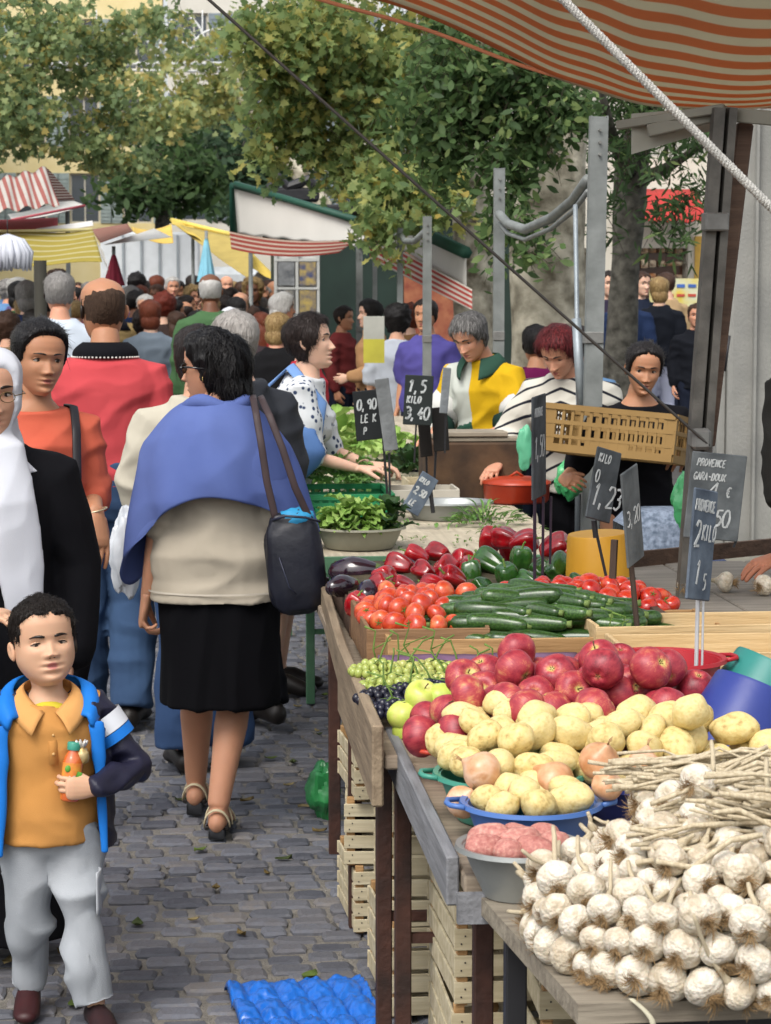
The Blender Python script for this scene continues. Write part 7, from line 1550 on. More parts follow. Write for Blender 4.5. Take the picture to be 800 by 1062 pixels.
def shawl(u, v):
    a = R(-158) + u * R(316)          # 0 = back (+Y local)
    s_, c_ = math.sin(a), math.cos(a); side = abs(s_)
    # profile from neck over shoulder down
    tail = max(0, math.sin(a)) ** 3     # her left = +X
    back = max(0, c_)
    hem = 1.165 - .24 * max(0, s_) ** 2 - .13 * max(0, -s_) ** 2 - .09 * math.exp(-((a - R(112)) / .30) ** 2) - .07 * max(0, math.cos(a * 1.0 + 3.14159))
    zt = 1.475; sh = 1.385 - .05 * side
    if v < .25:
        t = v / .25; z = zt + (sh - zt) * t ** 1.3; rx = .088 + (.262 - .088) * t ** .8; ry = .082 + (.172 - .082) * t ** .75
    else:
        t = (v - .25) / .75; z = sh + (hem - sh) * t; rx = .262 + .060 * t ** .7 + .025 * t; ry = .172 + .045 * math.sin(t * 1.9)
    f_ = .010 * math.sin(a * 9 + v * 4) * v + .016 * math.sin(a * 4 + 1.3) * v * v
    return Vector((s_ * (rx + f_) * .93, .012 + c_ * (ry + f_), z)) * k
mb = MB(); mb.grid(shawl, 110, 44, .006); sh_ = mb.build('shawl', BLS, F.root, wr=.0035, wrs=(6, 6, 5))
mb = MB(); mb.tube([Vector((math.sin(a) * .098, .012 + math.cos(a) * .088, 1.462 + .012 * math.sin(a * 3))) * k for a in [R(-150) + R(300) * q / 40 for q in range(41)]], .022, 10); mb.build('rolled_edge', BLS, sh_, wr=.003)
for S in 'LR':   # strappy sandals
    a_, t_ = F.j('A' + S), F.j('T' + S); d = (t_ - a_); d.z = 0; d.normalize(); sd_ = Vector((-d.y, d.x, 0)); hl = a_ - d * .05; hz = a_.z - .060 * F.k
    r_ = empty('sandal', (0, 0, 0), parent=F.root)
    mb = MB(); mb.beam(Vector((hl.x, hl.y, hz - .0)) , Vector((t_.x, t_.y, .012)) + d * .03, .078, .014, bev=.005); mb.build('sole', mat('2e2b2a', .7), r_)
    mb = MB(); hb = hl + d * .02; mb.beam((hb.x, hb.y, max(hz - .045, .001)), (hb.x, hb.y, hz), .05, .05, up=(0, 1, 0), bev=.004); mb.build('heel', mat('26282c', .6), r_)
    CR = mat('b5aa8c', .6, .1, bump=.1)
    for (b0, hgt, wd, rr) in ((-.035, .045, .013, .040), (.02, .058, .010, .043), (.085, .040, .012, .047)):
        mb = MB(); pts = []
        for q in range(13): aa = math.pi * q / 12; pts.append(Vector((hl.x, hl.y, hz)) .lerp(Vector((t_.x, t_.y, .02)), max(0, min(1, (b0 + .05) / .19))) + sd_ * (rr * math.cos(aa)) + Vector((0, 0, hgt * math.sin(aa) * 1.25 + .004)) - d * (.02 if b0 < 0 else 0) * math.sin(aa))
        mb.tube(pts, [(wd * .5, .0028)] * 13, 8, ref=tuple(d)); mb.build('strap', CR, r_)
# her handbag
hc = P(306, 583, 6.96); r = empty('handbag', hc, 0, label='dark navy handbag with brown straps hanging at the hip of the woman in the shawl', cat='handbag')
mb = MB(); mb.ell((0, 0, 0), (.088, .042, .158), 40, 30, fn=lambda v: Vector((math.copysign(abs(v.x) ** .62, v.x) * (1 + .10 * -v.z), v.y * (1 - .25 * v.z), math.copysign(abs(v.z) ** .55, v.z) + .05 * v.x * (v.z > 0))) * (1 + .07 * noise.noise(v * 3))); mb.build('bag_body', mat('101320', .45, .2, 6, .2, 30, spec=.5), r, rot=(0, R(-6), 0))
mb = MB(); mb.tube([(-.07, -.02, .13), (-.03, -.045, .145), (.03, -.045, .14), (.075, -.02, .125)], .004, 6); mb.tube([(-.05, -.052, .02), (-.02, -.055, -.07), (0, -.055, -.09)], .002, 5); mb.build('piping', mat('2a2e40', .4), r)
STR = mat('3c2f30', .6, .2)
for k2, (x0, xe) in enumerate((((-.055), -.03), ((.05), .045))):
    mb = MB(); hp = lambda a_, b_, y_: tuple(P(a_, b_, y_) - hc); pts = [(x0, -.01, .12)] + ([hp(277, 500, 6.945), hp(271, 460, 6.95), hp(266, 430, 6.98), hp(263, 414, 7.06), hp(262, 410, 7.2)] if k2 == 0 else [hp(306, 505, 6.935), hp(293, 465, 6.94), hp(280, 432, 6.965), hp(272, 415, 7.05), hp(270, 411, 7.2)])
    mb.tube(interp_pts(pts, 4), [(.011, .003)] * 21, 8, ref=(1, 0, 0)); mb.build('strap', STR, r)
mb = MB(); mb.ell((.005, 0, .135), (.055, .03, .03), 16, 10, fn=lambda v: v * (1 + .3 * noise.noise(v * 4))); tag(mb.build('folded_cloth', mat('2a8fc0', .6, .1), loc=hc), 'bright turquoise folded cloth poking out of the navy handbag', 'cloth')
# ---- woman in beige jacket walking ahead with a carrier bag
F = Fig('person', 'woman in a cream jacket and flared blue jeans ahead of the shawl woman', (P(206, 400, 8.15).x, 8.15, 0), 180, H=1.56, girth=1.0, voxel=.010, EL=(.25, .0, 1.12), WL=(.20, -.05, .90), KL=(.08, .0, .48), AL=(.07, .03, .085), AR=(-.10, -.05, .085))
F.body(SK_M, hand=None); top(F, cloth('b5af9f', .2, 200), 1.95, e=.035, hem=.84, name='jacket', wr=.007); trousers(F, cloth('33486a', .35, 240), e=.02, frac=1.98, flare=.05, wr=.006)
mb = MB(); hair_cap(mb, F.hh, F.HM, thick=.08, nape=.1); hair_obj(F, mb, hairm('1c1412'), n=300, L=.05)
bag('carrier_bag', 'thin white plastic carrier bag hanging left of the woman in the shawl', P(130, 572, 7.75), (.055, .05, .145), mat('b9c0c8', .3, .1, 12, .5, 14, col2='d4d8dc', spec=.6), 5)
# ---- grey haired man, dark jacket
F = Fig('person', 'thin haired grey man in a charcoal jacket half hidden right of the shawl', (P(247, 400, 8.9).x, 8.9, 0), 205, H=1.60, girth=.86, voxel=.012, hs=1.05, AL=(.08, -.02, .085), AR=(-.09, .12, .12))
F.body(SK_L); top(F, cloth('2c2e33', .3, 150, rough=.6), 1.95, e=.035, hem=.82, name='jacket', wr=.007); trousers(F, cloth('14151a'), flare=.02)
mb = MB(); hair_cap(mb, F.hh, F.HM, thick=.04, nape=.2, nz=40); hair_obj(F, mb, hairm('8a8580', c2='b5b0aa'), n=900, L=.035, w=.0012)
# ---- woman in the speckled blouse
def speck(c1, c2):
    m = cloth(c1, .2, 200).copy(); nt = m.node_tree; N = nt.nodes; L = nt.links; b = N["Principled BSDF"]; v = N.new("ShaderNodeTexVoronoi"); v.inputs["Scale"].default_value = 34; v.inputs["Randomness"].default_value = 1
    tc = N.new("ShaderNodeTexCoord"); L.new(tc.outputs["Object"], v.inputs["Vector"]); rp = N.new("ShaderNodeValToRGB"); rp.color_ramp.elements[0].position = .24; rp.color_ramp.elements[0].color = (*srgb(c2), 1); rp.color_ramp.elements[1].position = .34; rp.color_ramp.elements[1].color = (*srgb(c1), 1)
    L.new(v.outputs["Distance"], rp.inputs[0]); L.new(rp.outputs[0], b.inputs["Base Color"]); return m
VY = 9.7
F = Fig('person', 'short haired woman in a white speckled blouse leaning over the stall', (P(300, 400, VY).x - .05, VY, 0), 78, H=1.60, girth=1.0, lean=16, voxel=.009, hs=1.02, hrot=(-14, 0, -4), SR=(-.17, -.13, 1.36), ER=(-.18, -.17, 1.08), WR=(-.12, -.38, 1.02), EL=(.20, -.20, 1.08), WL=(.10, -.40, 1.02))
F.body(SK_L, head=dict(fem=.4, mouth=.3), hand=dict(L=dict(d=(0, -1, 0), n=(0, 0, 1)), R=dict(d=(0, -1, 0), n=(0, 0, 1), side=1)))
mb = MB(); hair_cap(mb, F.hh, F.HM, thick=.065, nz=44, nphi=56, noise_amp=.03, nsc=7, line=.80, nape=.12, side=.42, fem=1); hair_obj(F, mb, hairm('1e1512', .5), n=2000, L=.035, w=.0014, lift=.005, curl=.2, jit=.6)
top(F, speck('c9ccce', '33405c'), .95, e=.024, hem=.88, name='speckled_blouse', wr=.006, bust=.03); skirt(F, BLACKC, .40, w1=.19); shoes(F, SHOE)
mb = MB(); c = F.j('che'); mb.ell(c + Vector((-.21, .04, -.13)), (.08, .18, .14), 28, 20, fn=lambda v: v * (1 + .10 * noise.noise(v * 2))); 
o = mb.build('x', cloth('5f80b2', .35, 160, col2='4f70a4'), None, wr=.008); o.name = 'denim_bag'; o.location = F.root.location; o.rotation_euler = F.root.rotation_euler; tag(o, 'light denim sling bag on the back of the woman in the speckled blouse', 'bag')
mb = MB(); mb.tube([c + Vector((.05, .16, -.06)), c + Vector((.0, .14, .10)), c + Vector((-.08, .02, .20)), c + Vector((-.14, -.12, .05)), c + Vector((-.17, -.1, -.15)), c + Vector((-.12, .12, -.25))], [(.03, .006)] * 6, 8, ref=(1, 0, 0)); mb.build('strap', cloth('6b8cbd'), o)
# ---- rugby shirt man
F = Fig('person', 'grey haired man in a yellow, white and green rugby shirt looking down', (P(510, 400, 11.4).x + .02, 11.5, 0), -38, H=1.62, girth=1.05, lean=14, voxel=.010, hs=1.0, hrot=(26, 0, -6), EL=(.24, -.14, 1.10), WL=(.12, -.36, 1.02), ER=(-.25, -.12, 1.08), WR=(-.14, -.38, 1.02))
F.body(SK_R, head=dict(), hand=dict(L=dict(d=(-.2, -1, 0), n=(0, 0, 1)), R=dict(d=(.2, -1, 0), n=(0, 0, 1), side=1)))
mb = MB(); hair_cap(mb, F.hh, F.HM, thick=.06, noise_amp=.02, nsc=7, nape=.15); hair_obj(F, mb, hairm('3f3d3c', c2='8f8d8a'), n=1300, L=.035, w=.0014, lift=.004)
rg = top(F, cloth('c9a21e', .3, 200, col2='bd9718'), .75, e=.026, hem=.84, name='rugby_shirt', wr=.006)
for pl in rg.data.polygons:
    q_ = pl.center / F.k
    if -.20 < q_.x < -.015 and q_.y < -.1: pl.material_index = 1 if q_.z > 1.10 + .25 * q_.x else 2
rg.data.materials.append(cloth('b4b8b0')); rg.data.materials.append(cloth('2f5546'))
mb = MB()
for S in 'LR': a, b, c = F.j('S' + S), F.j('E' + S), F.j('W' + S); mb.ctube([a.lerp(b, .62), a.lerp(b, .8), b, b.lerp(c, .2)], [.090, .092, .088, .080], 16)
mb.build('white_sleeve', cloth('c4c4c0'), rg, wr=.005)
mb = MB()
for S in 'LR': a, b = F.j('E' + S), F.j('W' + S); mb.tube([a.lerp(b, .18), a.lerp(b, .42)], .082, 14)
mb.build('green_cuff', cloth('1d332c'), rg); collar(F, cloth('2e4a3e'), r=.08, h=.05, gap=25)
trousers(F, BLACKC)
# ---- red haired vendor in stripes
F = Fig('person', 'red haired woman in a black and white striped sweater looking down', (P(592, 400, 10.2).x + .04, 10.2, 0), -32, H=1.59, girth=1.0, lean=18, voxel=.010, hs=.96, hrot=(26, 0, -2), EL=(.24, -.10, 1.08), WL=(.14, -.34, 1.00), ER=(-.30, -.14, 1.12), WR=(-.26, -.36, 1.00))
F.body(SK_R, head=dict(fem=.5, eyes='squint'), hand=dict(L=dict(d=(-.2, -1, -.2), n=(0, -.2, 1)), R=dict(d=(0, -1, -.3), n=(0, -.3, 1), side=1)))
mb = MB(); hair_cap(mb, F.hh, F.HM, thick=.09, noise_amp=.02, nsc=7, nape=.15, side=.45, fem=1); hair_obj(F, mb, hairm('3a0d12', c2='7a2a2c'), n=1500, L=.04, w=.0014, lift=.006)
SWT = stripes('20222c', 'cfcbbf', .062, duty=.16, transl=.0)
mb = MB(); F.torso(mb, .03, zlo=.86, bust=.03); [F.arm(mb, S, 1.55, .036) for S in 'LR']; o = mb.build('striped_sweater', SWT, F.root, voxel=.010, smo=2, wr=.006)
me = o.data; at_ = me.attributes.new("tint", 'FLOAT', 'POINT'); at_.data.foreach_set("value", [5 + v.co.z + abs(v.co.x) * .35 + v.co.y * .3 for v in me.vertices]); trousers(F, BLACKC)
# ---- woman carrying the tan crate
CY = 9.15; cw = P(664, 400, CY).x
F = Fig('person', 'dark haired woman in black lifting a tan plastic crate', (cw + .02, CY + .12, 0), -6, H=1.49, girth=.98, lean=4, voxel=.009, hs=.98, hrot=(10, 4, 6), EL=(.27, -.02, 1.12), WL=(.225, -.20, 1.17), ER=(-.30, -.04, 1.10), WR=(-.36, -.22, 1.08))
F.body(SK_T, head=dict(fem=.8, look=(-.008, -.008), nose=.85, hh_brow=.8), hand=dict(L=dict(d=(-.55, -.75, .15), n=(.4, -.3, .9), curl=(30, 34, 36, 40), thumb=25, hscale=1.1), R=dict(d=(.3, -1, 0), n=(-.8, 0, .5), curl=(35, 38, 40, 40))))
mb = MB(); hair_cap(mb, F.hh, F.HM, thick=.05, noise_amp=.005, nsc=8, fem=1, nz=44, nphi=60, lo_pts=([0, .03, .12, .22, .30, .36, .45, 1], [.88, .84, .83, .78, .64, .44, .34, .15])); hair_obj(F, mb, hairm('120d0d', .4), n=1200, L=.05, w=.001, down=(0, 1, -.1), lift=.0015, jit=.2)
top(F, BLACKC, .9, e=.018, hem=.80, name='black_top', wr=.004, neck=False, bust=.03); skirt(F, BLACKC, .3, w1=.2); shoes(F, SHOE)
TAN = mat('7c6136', .55, .1, 4, spec=.25, col2='8d7042'); c = P(641, 453, 8.93)
pcrate((c.x, c.y, c.z - .085), (.52, .34, .185), TAN, 'tan plastic crate held up by the woman in black', rz=R(-27)); cr = bpy.context.scene.collection.objects[-1]
for o in bpy.data.objects:
    if o.get('label') == 'tan plastic crate held up by the woman in black': o.rotation_euler = (R(-7), R(4), R(-27))
# ---- vendor forearm at the right edge
F = Fig('person', 'vendor in a dark rolled sleeve, bare forearm on the side table at right', (P(884, 600, 6.6).x, 6.65, 0), 0, H=1.72, girth=1.1, voxel=.010, SR=(-.17, .01, 1.385), ER=(-.19, -.05, 1.13), WR=(-.245, -.16, .92))
F.body(skin('a26a50', '844a40'), hand=dict(R=dict(d=(-.75, -.6, -.12), n=(-.1, -.2, 1), curl=(8, 10, 12, 15), thumb=35, voxel=.003))); top(F, cloth('33322f', .4, 120), 1.15, e=.03, name='shirt', wr=.006); trousers(F, BLACKC)
mb = MB(); hair_cap(mb, F.hh, F.HM); hair_obj(F, mb, hairm('2a1c14'))
# ------------------------------------------------------------------ the crowd
TPL = {}
def tpl(key, fn):
    if key not in TPL: TPL[key] = fn()
    return TPL[key]
def tfig(g_, arms): 
    ov = [dict(), dict(EL=(.22, -.02, 1.10), WL=(.14, -.24, 1.04)), dict(ER=(-.24, -.02, 1.12), WR=(-.10, -.24, 1.10))][arms]
    return Fig('tpl', 'x', (0, 0, 0), 0, H=1.7, girth=g_, voxel=.018, **ov)
def meshes(g_, arms):
    F = tfig(g_, arms); d = dict(body=F.body(SK_L, handvox=.006, head=dict(nz=40, nphi=44)).data, top=top(F, BLACKC, 1.9, e=.026, hem=.84, wr=.007).data, short=top(F, BLACKC, .85, e=.024, hem=.86, wr=.006).data, trousers=trousers(F, BLACKC, feet=False).data)
    mb = MB(); [F.foot(mb, S, .01) for S in 'LR']; d['shoes'] = mb.mesh('shoes')
    for o in list(F.root.children): bpy.data.objects.remove(o)
    bpy.data.objects.remove(F.root); return d, F.hh, F.HM.copy()
HT = {}
def hairmesh(style):
    if style in HT: return HT[style]
    d, hh, HM = tpl((1.0, 0), lambda: meshes(1.0, 0)); mb = MB(); st_ = style[:-1]
    if st_ == 'short': hair_cap(mb, hh, HM, thick=.045, nz=26, nphi=34, noise_amp=.012)
    elif st_ == 'thin': hair_cap(mb, hh, HM, thick=.02, style='bald', nz=36, nphi=40, noise_amp=.004)
    elif st_ == 'curly': hair_cap(mb, hh, HM, thick=.13, nz=34, nphi=40, noise_amp=.06, nsc=11, nape=.08, side=.35)
    elif st_ == 'bob':
        hair_cap(mb, hh, HM, thick=.08, nz=26, nphi=34, noise_amp=.02, nsc=6, nape=.05, side=.35); mb.M = HM; mb.ell((0, .24 * hh, .25 * hh), (.36 * hh, .28 * hh, .34 * hh), 18, 12); mb.M = None
    elif st_ == 'long':
        hair_cap(mb, hh, HM, thick=.06, nz=26, nphi=34, noise_amp=.015, nsc=6, nape=.05, side=.35); mb.M = HM; mb.tube([(0, .34 * hh, .6 * hh), (0, .42 * hh, .2 * hh), (0, .45 * hh, -.5 * hh), (0, .42 * hh, -.9 * hh)], [(.3 * hh, .12 * hh), (.3 * hh, .12 * hh), (.24 * hh, .09 * hh), (.08 * hh, .04 * hh)], 14, ref=(1, 0, 0)); mb.M = None
    elif st_ == 'veil':
        hair_cap(mb, hh, HM, thick=.06, nz=34, nphi=44, noise_amp=.006, nsc=4, lo_pts=([0, .12, .20, .26, .30, 1], [.80, .79, .70, .30, -.2, -.2])); mb.tube([(0, 0, 1.34), (0, 0, 1.42), (0, .03, 1.50)], [(.18, .13), (.11, .10), (.085, .10)], 20, ref=(1, 0, 0))
    me = mb.mesh('hair'); o = MB(); 
    if st_ in ('curly', 'short', 'bob', 'long', 'thin'): me.update(); strands(o, me, {'curly': 900, 'thin': 150}.get(st_, 450), {'curly': .03, 'short': .03, 'thin': .015}.get(st_, .06), w=.0018, lift=.004, curl=.25 if st_ == 'curly' else .05, jit=1.0 if st_ == 'curly' else .4)
    b2 = MB(); vs = [tuple(v.co) for v in me.vertices]; b2.add(vs, [tuple(p.vertices) for p in me.polygons], [.2] * len(vs)); b2.add(o.v, o.f, o.t); m2 = b2.mesh('hair'); m2.polygons.foreach_set("use_smooth", [True] * len(m2.polygons)); m2.materials.append(None); HT[style] = m2; return m2
HC = {'black': '0e0b0b', 'dark': '1d1512', 'brown': '38251a', 'auburn': '5a2a18', 'grey': ('6f6c69', 'a09d99'), 'white': ('a8a6a2', 'cfcdc9'), 'blonde': ('6e5430', 'c4ab78'), 'red': '5c2216'}
_hm = {}
def hcol(c):
    if c not in _hm: v = HC[c]; _hm[c] = hairm(v[0], c2=v[1]) if isinstance(v, tuple) else hairm(v)
    return _hm[c]
def mesh_obj(name, me, mats, parent):
    o = bpy.data.objects.new(name, me); COL.objects.link(o); o.parent = parent
    while len(me.materials) < len(mats): me.materials.append(None)
    for i, m in enumerate(mats): o.material_slots[i].link = 'OBJECT'; o.material_slots[i].material = m
    return o
PC = []
def person(px, topy, hpx, style, hc, cl, sk, face, label, sleeve='top', tr='1d2230', g_=1.0, arms=0, group=None, tilt=0, Y=None, tmat=None):
    Y = Y or FPX * .245 / hpx; H = CH - (topy - 300) * Y / FPX; H = min(max(H, 1.5), 1.88); x = P(px, 330, Y).x
    d, hh, HM = tpl((g_, arms), lambda: meshes(g_, arms)); r = empty('person', (x, Y, 0), R(face), label=label, cat='person', group=group); s = H / 1.70; r.scale = (s, s, s); r.rotation_euler = (R(tilt), 0, R(face))
    mesh_obj('body', d['body'], [sk, EYEW, IRIS], r); me = d[sleeve]; mesh_obj('shirt' if sleeve == 'short' else 'jacket', me, [tmat or cloth(cl)], r); mesh_obj('trousers', d['trousers'], [cloth(tr)], r); mesh_obj('shoes', d['shoes'], [SHOE], r)
    if style: mesh_obj('headscarf' if style == 'veil' else 'hair', hairmesh(style + random.choice('ab')), [cloth(hc) if style == 'veil' else hcol(hc)], r)
    PC.append((px, Y)); return r
FLO = speck('b9ad86', '121212')
rows = [
 (62, 284, 42, 'short', 'grey', 'b9c2cc', SK_R, 180, 'grey brown haired man in a white jacket in front of the red polo', dict(g_=1.15)),
 (148, 322, 33, 'curly', 'dark', '2b1c24', SK_D, 180, 'person with bushy dark curls just right of the man in red', {}),
 (140, 299, 29, 'short', 'black', '1b2744', SK_D, 180, 'black haired man in a dark blue top right of the man in red', {}),
 (170, 303, 33, 'curly', 'red', '3b2f2c', SK_L, 178, 'woman with bushy copper curls seen from behind', {}),
 (203, 320, 34, 'short', 'black', '1f1d22', SK_T, 160, 'dark haired man directly above the head of the shawl woman', {}),
 (183, 335, 34, 'long', 'brown', '5b1f2c', SK_M, 170, 'brown haired woman in a maroon top beside the sunglasses', {}),
 (239, 317, 36, 'veil', 'c6c8ce', '23242a', SK_M, 190, 'woman in a plain white headscarf right of the shawl woman', {}),
 (246, 306, 34, 'short', 'black', '24242a', SK_T, 200, 'black haired person behind the white headscarf', {}),
 (287, 323, 42, 'bob', 'blonde', '141416', SK_R, 150, 'blonde woman in a black top with a red strap', dict(g_=1.15)),
 (291, 302, 36, 'bob', 'white', 'a5343c', SK_R, 100, 'white haired man in a red shirt looking right', dict(sleeve='short')),
 (272, 362, 36, 'long', 'auburn', '3b3236', SK_L, 190, 'woman with an auburn ponytail behind the charcoal jacket', {}),
 (60, 272, 24, 'curly', 'brown', '8a6a50', SK_L, 20, 'tall curly brown haired man facing us at the left', {}),
 (18, 291, 24, 'curly', 'white', '55507a', SK_L, 30, 'white haired woman in a purple grey top under the lace garment', {}),
 (26, 309, 30, 'bob', 'blonde', 'b0a894', SK_L, 170, 'woman with streaked fair hair at the left edge', {}),
 (44, 303, 30, 'thin', 'dark', '6b2f2c', SK_M, 175, 'bald headed man at the left behind the grey brown hair', {}),
 (7, 326, 34, 'curly', 'brown', '6a5a44', SK_M, 180, 'brown curly haired woman partly cut by the left edge', {}),
 (34, 322, 33, 'short', 'black', '2e3548', SK_M, 185, 'black haired man just above the young woman in orange', {}),
 (142, 279, 23, 'curly', 'black', '43302c', SK_D, 180, 'person with a big black afro beyond the man in red', {}),
 (162, 284, 21, 'bob', 'auburn', 'c4c0b8', SK_L, 150, 'woman with chin length auburn hair in a white top', {}),
 (179, 285, 23, 'short', 'white', '7a3c88', SK_R, 15, 'white haired lady in a purple top facing us', {}),
 (200, 283, 22, 'short', 'dark', '2a2a30', SK_M, 170, 'dark haired man between the purple top and the patterned dress', {}),
 (204, 299, 24, 'veil', 'b8b6b4', 'a08a98', SK_M, 20, 'woman in a pale headscarf and pink shawl facing us', {}),
 (218, 282, 23, 'short', 'black', 'c0b48a', SK_D, 180, 'woman in a black and cream patterned dress', dict(tmat=FLO)),
 (235, 283, 21, 'thin', 'grey', '1e2026', SK_R, 10, 'bald man in black over a white shirt facing us', {}),
 (255, 293, 23, 'short', 'brown', '8f9aa4', SK_M, 120, 'brown haired man in a pale grey top in profile', {}),
 (273, 279, 24, 'curly', 'white', 'a38c64', SK_L, 185, 'white haired person in a tan jacket near the magazine rack', {}),
 (277, 292, 25, 'short', 'dark', 'c4c6c8', SK_T, 150, 'dark haired man in a white shirt near the magazine rack', {}),
 (290, 291, 22, 'short', 'brown', '5b4c44', SK_T, 60, 'brown haired man in profile right of the magazine rack', {}),
 (222, 298, 23, 'bob', 'grey', 'c9b240', SK_L, 175, 'grey haired woman in a bright yellow top', {}),
 (185, 306, 25, 'bob', 'grey', '7b7480', SK_L, 180, 'grey haired woman behind the copper curls', {}),
 (270, 306, 28, 'short', 'grey', '4a4a68', SK_R, 140, 'grey haired man in a slate purple top', {}),
 (262, 315, 30, 'short', 'brown', '6e6472', SK_L, 175, 'brown haired person half hidden by the blonde woman', {}),
 (124, 297, 25, 'bob', 'grey', '8b98a6', SK_L, 180, 'grey haired person beside the ear of the man in red', {}),
 (120, 283, 20, 'thin', 'grey', 'a9b4bc', SK_R, 0, 'bald man facing us beneath the crimson parasol', {}),
 (240, 296, 24, 'short', 'dark', '8da0a8', SK_M, 185, 'dark haired man in a pale blue grey shirt', {}),
 (232, 306, 27, 'curly', 'dark', 'b3a9a0', SK_M, 178, 'dark curly haired woman in an off white top', {}),
]
for (px, t_, hp, st_, hc, cl, sk, fc, lb, kw) in rows:
    if px > 110: hp *= .86; t_ += 3
    person(px, t_, hp, st_, hc, cl, sk, fc + random.uniform(-6, 6), lb, **kw)
# vendors and passers-by at the right
person(386, 312, 30, 'bob', 'black', 'a9825c', SK_L, -80, 'dark haired woman in profile holding a cabbage at the far stall', arms=1, Y=19)
person(412, 318, 36, 'curly', 'black', 'a3a9b2', SK_M, 160, 'curly black haired woman in a grey and white shirt at the far stall', sleeve='short', Y=17)
person(443, 311, 38, 'short', 'dark', '4b4684', SK_T, -30, 'balding bearded man in a purple t-shirt behind the stall', sleeve='short', g_=1.15, Y=16.4)
person(355, 318, 26, 'short', 'dark', '6a2c2c', SK_T, 60, 'dark haired person in a dull red top behind the white pole', Y=21)
person(425, 318, 30, 'curly', 'auburn', '8a6a48', SK_L, 170, 'auburn haired person in a tan jacket behind the bearded man', Y=20)
person(317, 330, 30, 'short', 'brown', 'a02834', SK_L, 90, 'person in a crimson shirt hidden behind the speckled blouse', Y=13)
person(684, 289, 23, 'bob', 'blonde', '15181f', SK_L, 178, 'blonde woman in a black jacket and pale trousers walking away past the shop', tr='a5a9bd', Y=24)
person(722, 316, 27, 'short', 'brown', '16181e', SK_R, -8, 'man in a black open jacket and white shirt walking beside the pillar', Y=21.5)
person(664, 276, 22, 'short', 'brown', '1e2433', SK_L, 25, 'man in a dark suit half hidden by the street tree', Y=25)
person(651, 290, 24, 'short', 'black', '1f2c48', SK_T, 170, 'person in a dark blue coat behind the street tree trunk', Y=23.5)
person(630, 280, 22, 'short', 'dark', '2f2a3a', SK_L, 10, 'dark haired person in a dusky purple coat left of the street tree', Y=24)
person(692, 277, 21, 'short', 'brown', 'a38a68', SK_L, 200, 'brown haired person in a tan coat before the shop window', Y=26)
person(557, 355, 30, 'short', 'black', '5b1440', SK_T, 180, 'person in a magenta top mostly hidden behind the red haired vendor', Y=12.5, arms=1)
person(600, 345, 30, 'short', 'dark', '5a7a9c', SK_T, 175, 'person in a light blue shirt mostly hidden behind the steel post', Y=12.2)
mb = MB(); q = P(722, 352, 21.3); mb.grid(lambda u, v: (q.x - .045 + .09 * u * (1 - v * .5), q.y - .14, q.z + .16 - .34 * v), 4, 6, .01); 
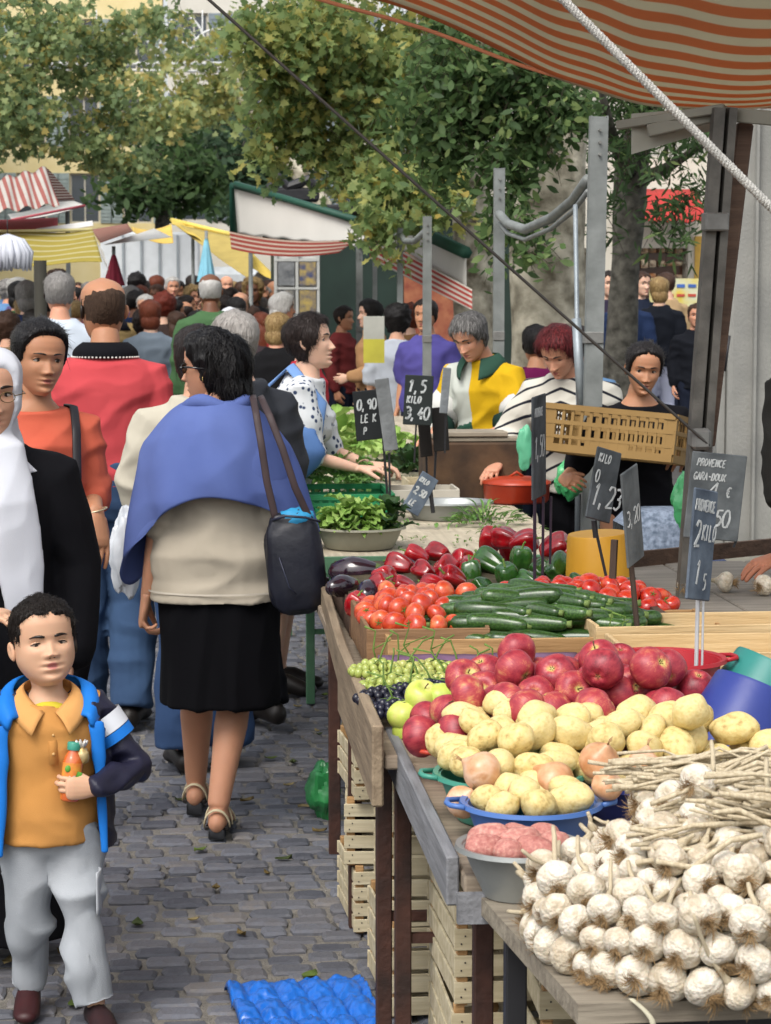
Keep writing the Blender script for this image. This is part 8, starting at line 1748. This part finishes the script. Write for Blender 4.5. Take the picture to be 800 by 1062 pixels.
# legs filler just behind the beige jacket: mid crowd rows down the street
HW = ['short', 'bob', 'curly', 'short', 'thin', 'long', 'veil', 'short', 'bob']; HN = {'short': 'short haired', 'bob': 'bobbed', 'curly': 'curly haired', 'thin': 'balding', 'long': 'long haired', 'veil': 'headscarfed'}
CN = [('8c2f34', 'red'), ('2b3556', 'navy'), ('b9b7b2', 'white'), ('1b1b1e', 'black'), ('6a7580', 'grey'), ('8a7650', 'tan'), ('42603f', 'green'), ('5c7fa8', 'sky blue'), ('6c4a78', 'purple'), ('a8845a', 'camel'), ('c0a8b0', 'pink'), ('3d3a35', 'brown')]
SN = [SK_L, SK_M, SK_T, SK_R, SK_D]; i_ = 0
AR = [('far rows', 24, 30), ('farther rows', 30, 36), ('farthest rows', 36, 44)]
used = set()
for zone, ya, yb in [('near rows', 17, 20), ('mid crowd', 20, 25)] + AR:
    n = {'near rows': 3, 'mid crowd': 14, 'far rows': 26, 'farther rows': 28, 'farthest rows': 30}[zone]
    for q in range(n):
        Y = random.uniform(ya, yb); px = 5 + (q + random.random()) / n * 290
        if any(abs(px - a) < 7 and abs(Y - b) < .7 for a, b in PC): px += 8
        st_ = random.choice(HW); c, cn = random.choice(CN); hcn = random.choice(['black', 'dark', 'brown', 'grey', 'white', 'blonde', 'auburn']); side = ['at the left', 'left of centre', 'in the middle', 'right of centre', 'beside the rack'][min(4, int(px / 60))]
        if st_ == 'long' and hcn in ('white', 'grey'): hcn = 'brown'
        fc = random.choice([180, 180, 170, 190, 165, 195, 90, 180] if Y < 20 else [180, 180, 170, 190, 0, 20, -20, 90]); lb = f"{HN[st_].replace(' haired', '')} {'' if st_ == 'veil' else hcn + ' haired '}person in {cn} {'facing us' if abs(fc) < 40 else 'seen from behind' if abs(fc) > 120 else 'in profile'} {side}, {zone}"
        if lb in used: lb = lb.replace('person', 'walker')
        if lb in used: lb = lb.replace('walker', 'shopper')
        used.add(lb)
        Ht = random.uniform(1.56, 1.82); person(px, 300 - (Ht - 1.7) * FPX / Y, 20, st_, (random.choice(['c0c0c4', '2b2b33', '8a6a70']) if st_ == 'veil' else hcn), c, random.choice(SN), fc + random.uniform(-15, 15), lb, Y=Y, tr=random.choice(['1d2230', '2d4464', '14151a', '4a443c']), sleeve=random.choice(['top', 'short']), g_=random.choice([1.0, 1.15]))
# pushchair wheels in the crowd
r = empty('pushchair', (P(118, 640, 10.9).x, 11.0, 0), 0, label='folded black pushchair, only its grey wheels showing by the jeans of the man in red', cat='pushchair')
for dx, dy in ((.03, -.15), (.07, .12), (-.28, -.15), (-.28, .12)):
    mb = MB(); mb.tube([(dx - .018, dy, .085), (dx + .018, dy, .085)], .082, 24); o = mb.build('wheel', mat('55585c', .7), r, sharp=40); mb = MB(); mb.tube([(dx - .021, dy, .085), (dx + .021, dy, .085)], .045, 18); mb.build('hub', mat('8d9196', .5), o, sharp=40)
mb = MB(); mb.tube([(.05, -.15, .09), (.05, -.02, .5), (.04, .2, .98)], .012, 8); mb.tube([(.05, .12, .09), (.05, -.02, .5)], .012, 8); mb.tube([(-.28, -.15, .09), (-.26, -.02, .5), (-.24, .2, .98), (.04, .2, .98)], .012, 8); mb.tube([(-.28, .12, .09), (-.26, -.02, .5)], .012, 8); mb.build('frame', DARKM, r)
mb = MB(); mb.box((-.11, -.0, .42), (.30, .30, .06), bev=.02); mb.box((-.11, .12, .62), (.30, .05, .40), (R(-20), 0, 0), bev=.02); mb.build('seat', mat('15161a', .9), r)
kill_protos()
for o in [o for o in TMP.collection.objects]: bpy.data.objects.remove(o)
bpy.data.scenes.remove(TMP)
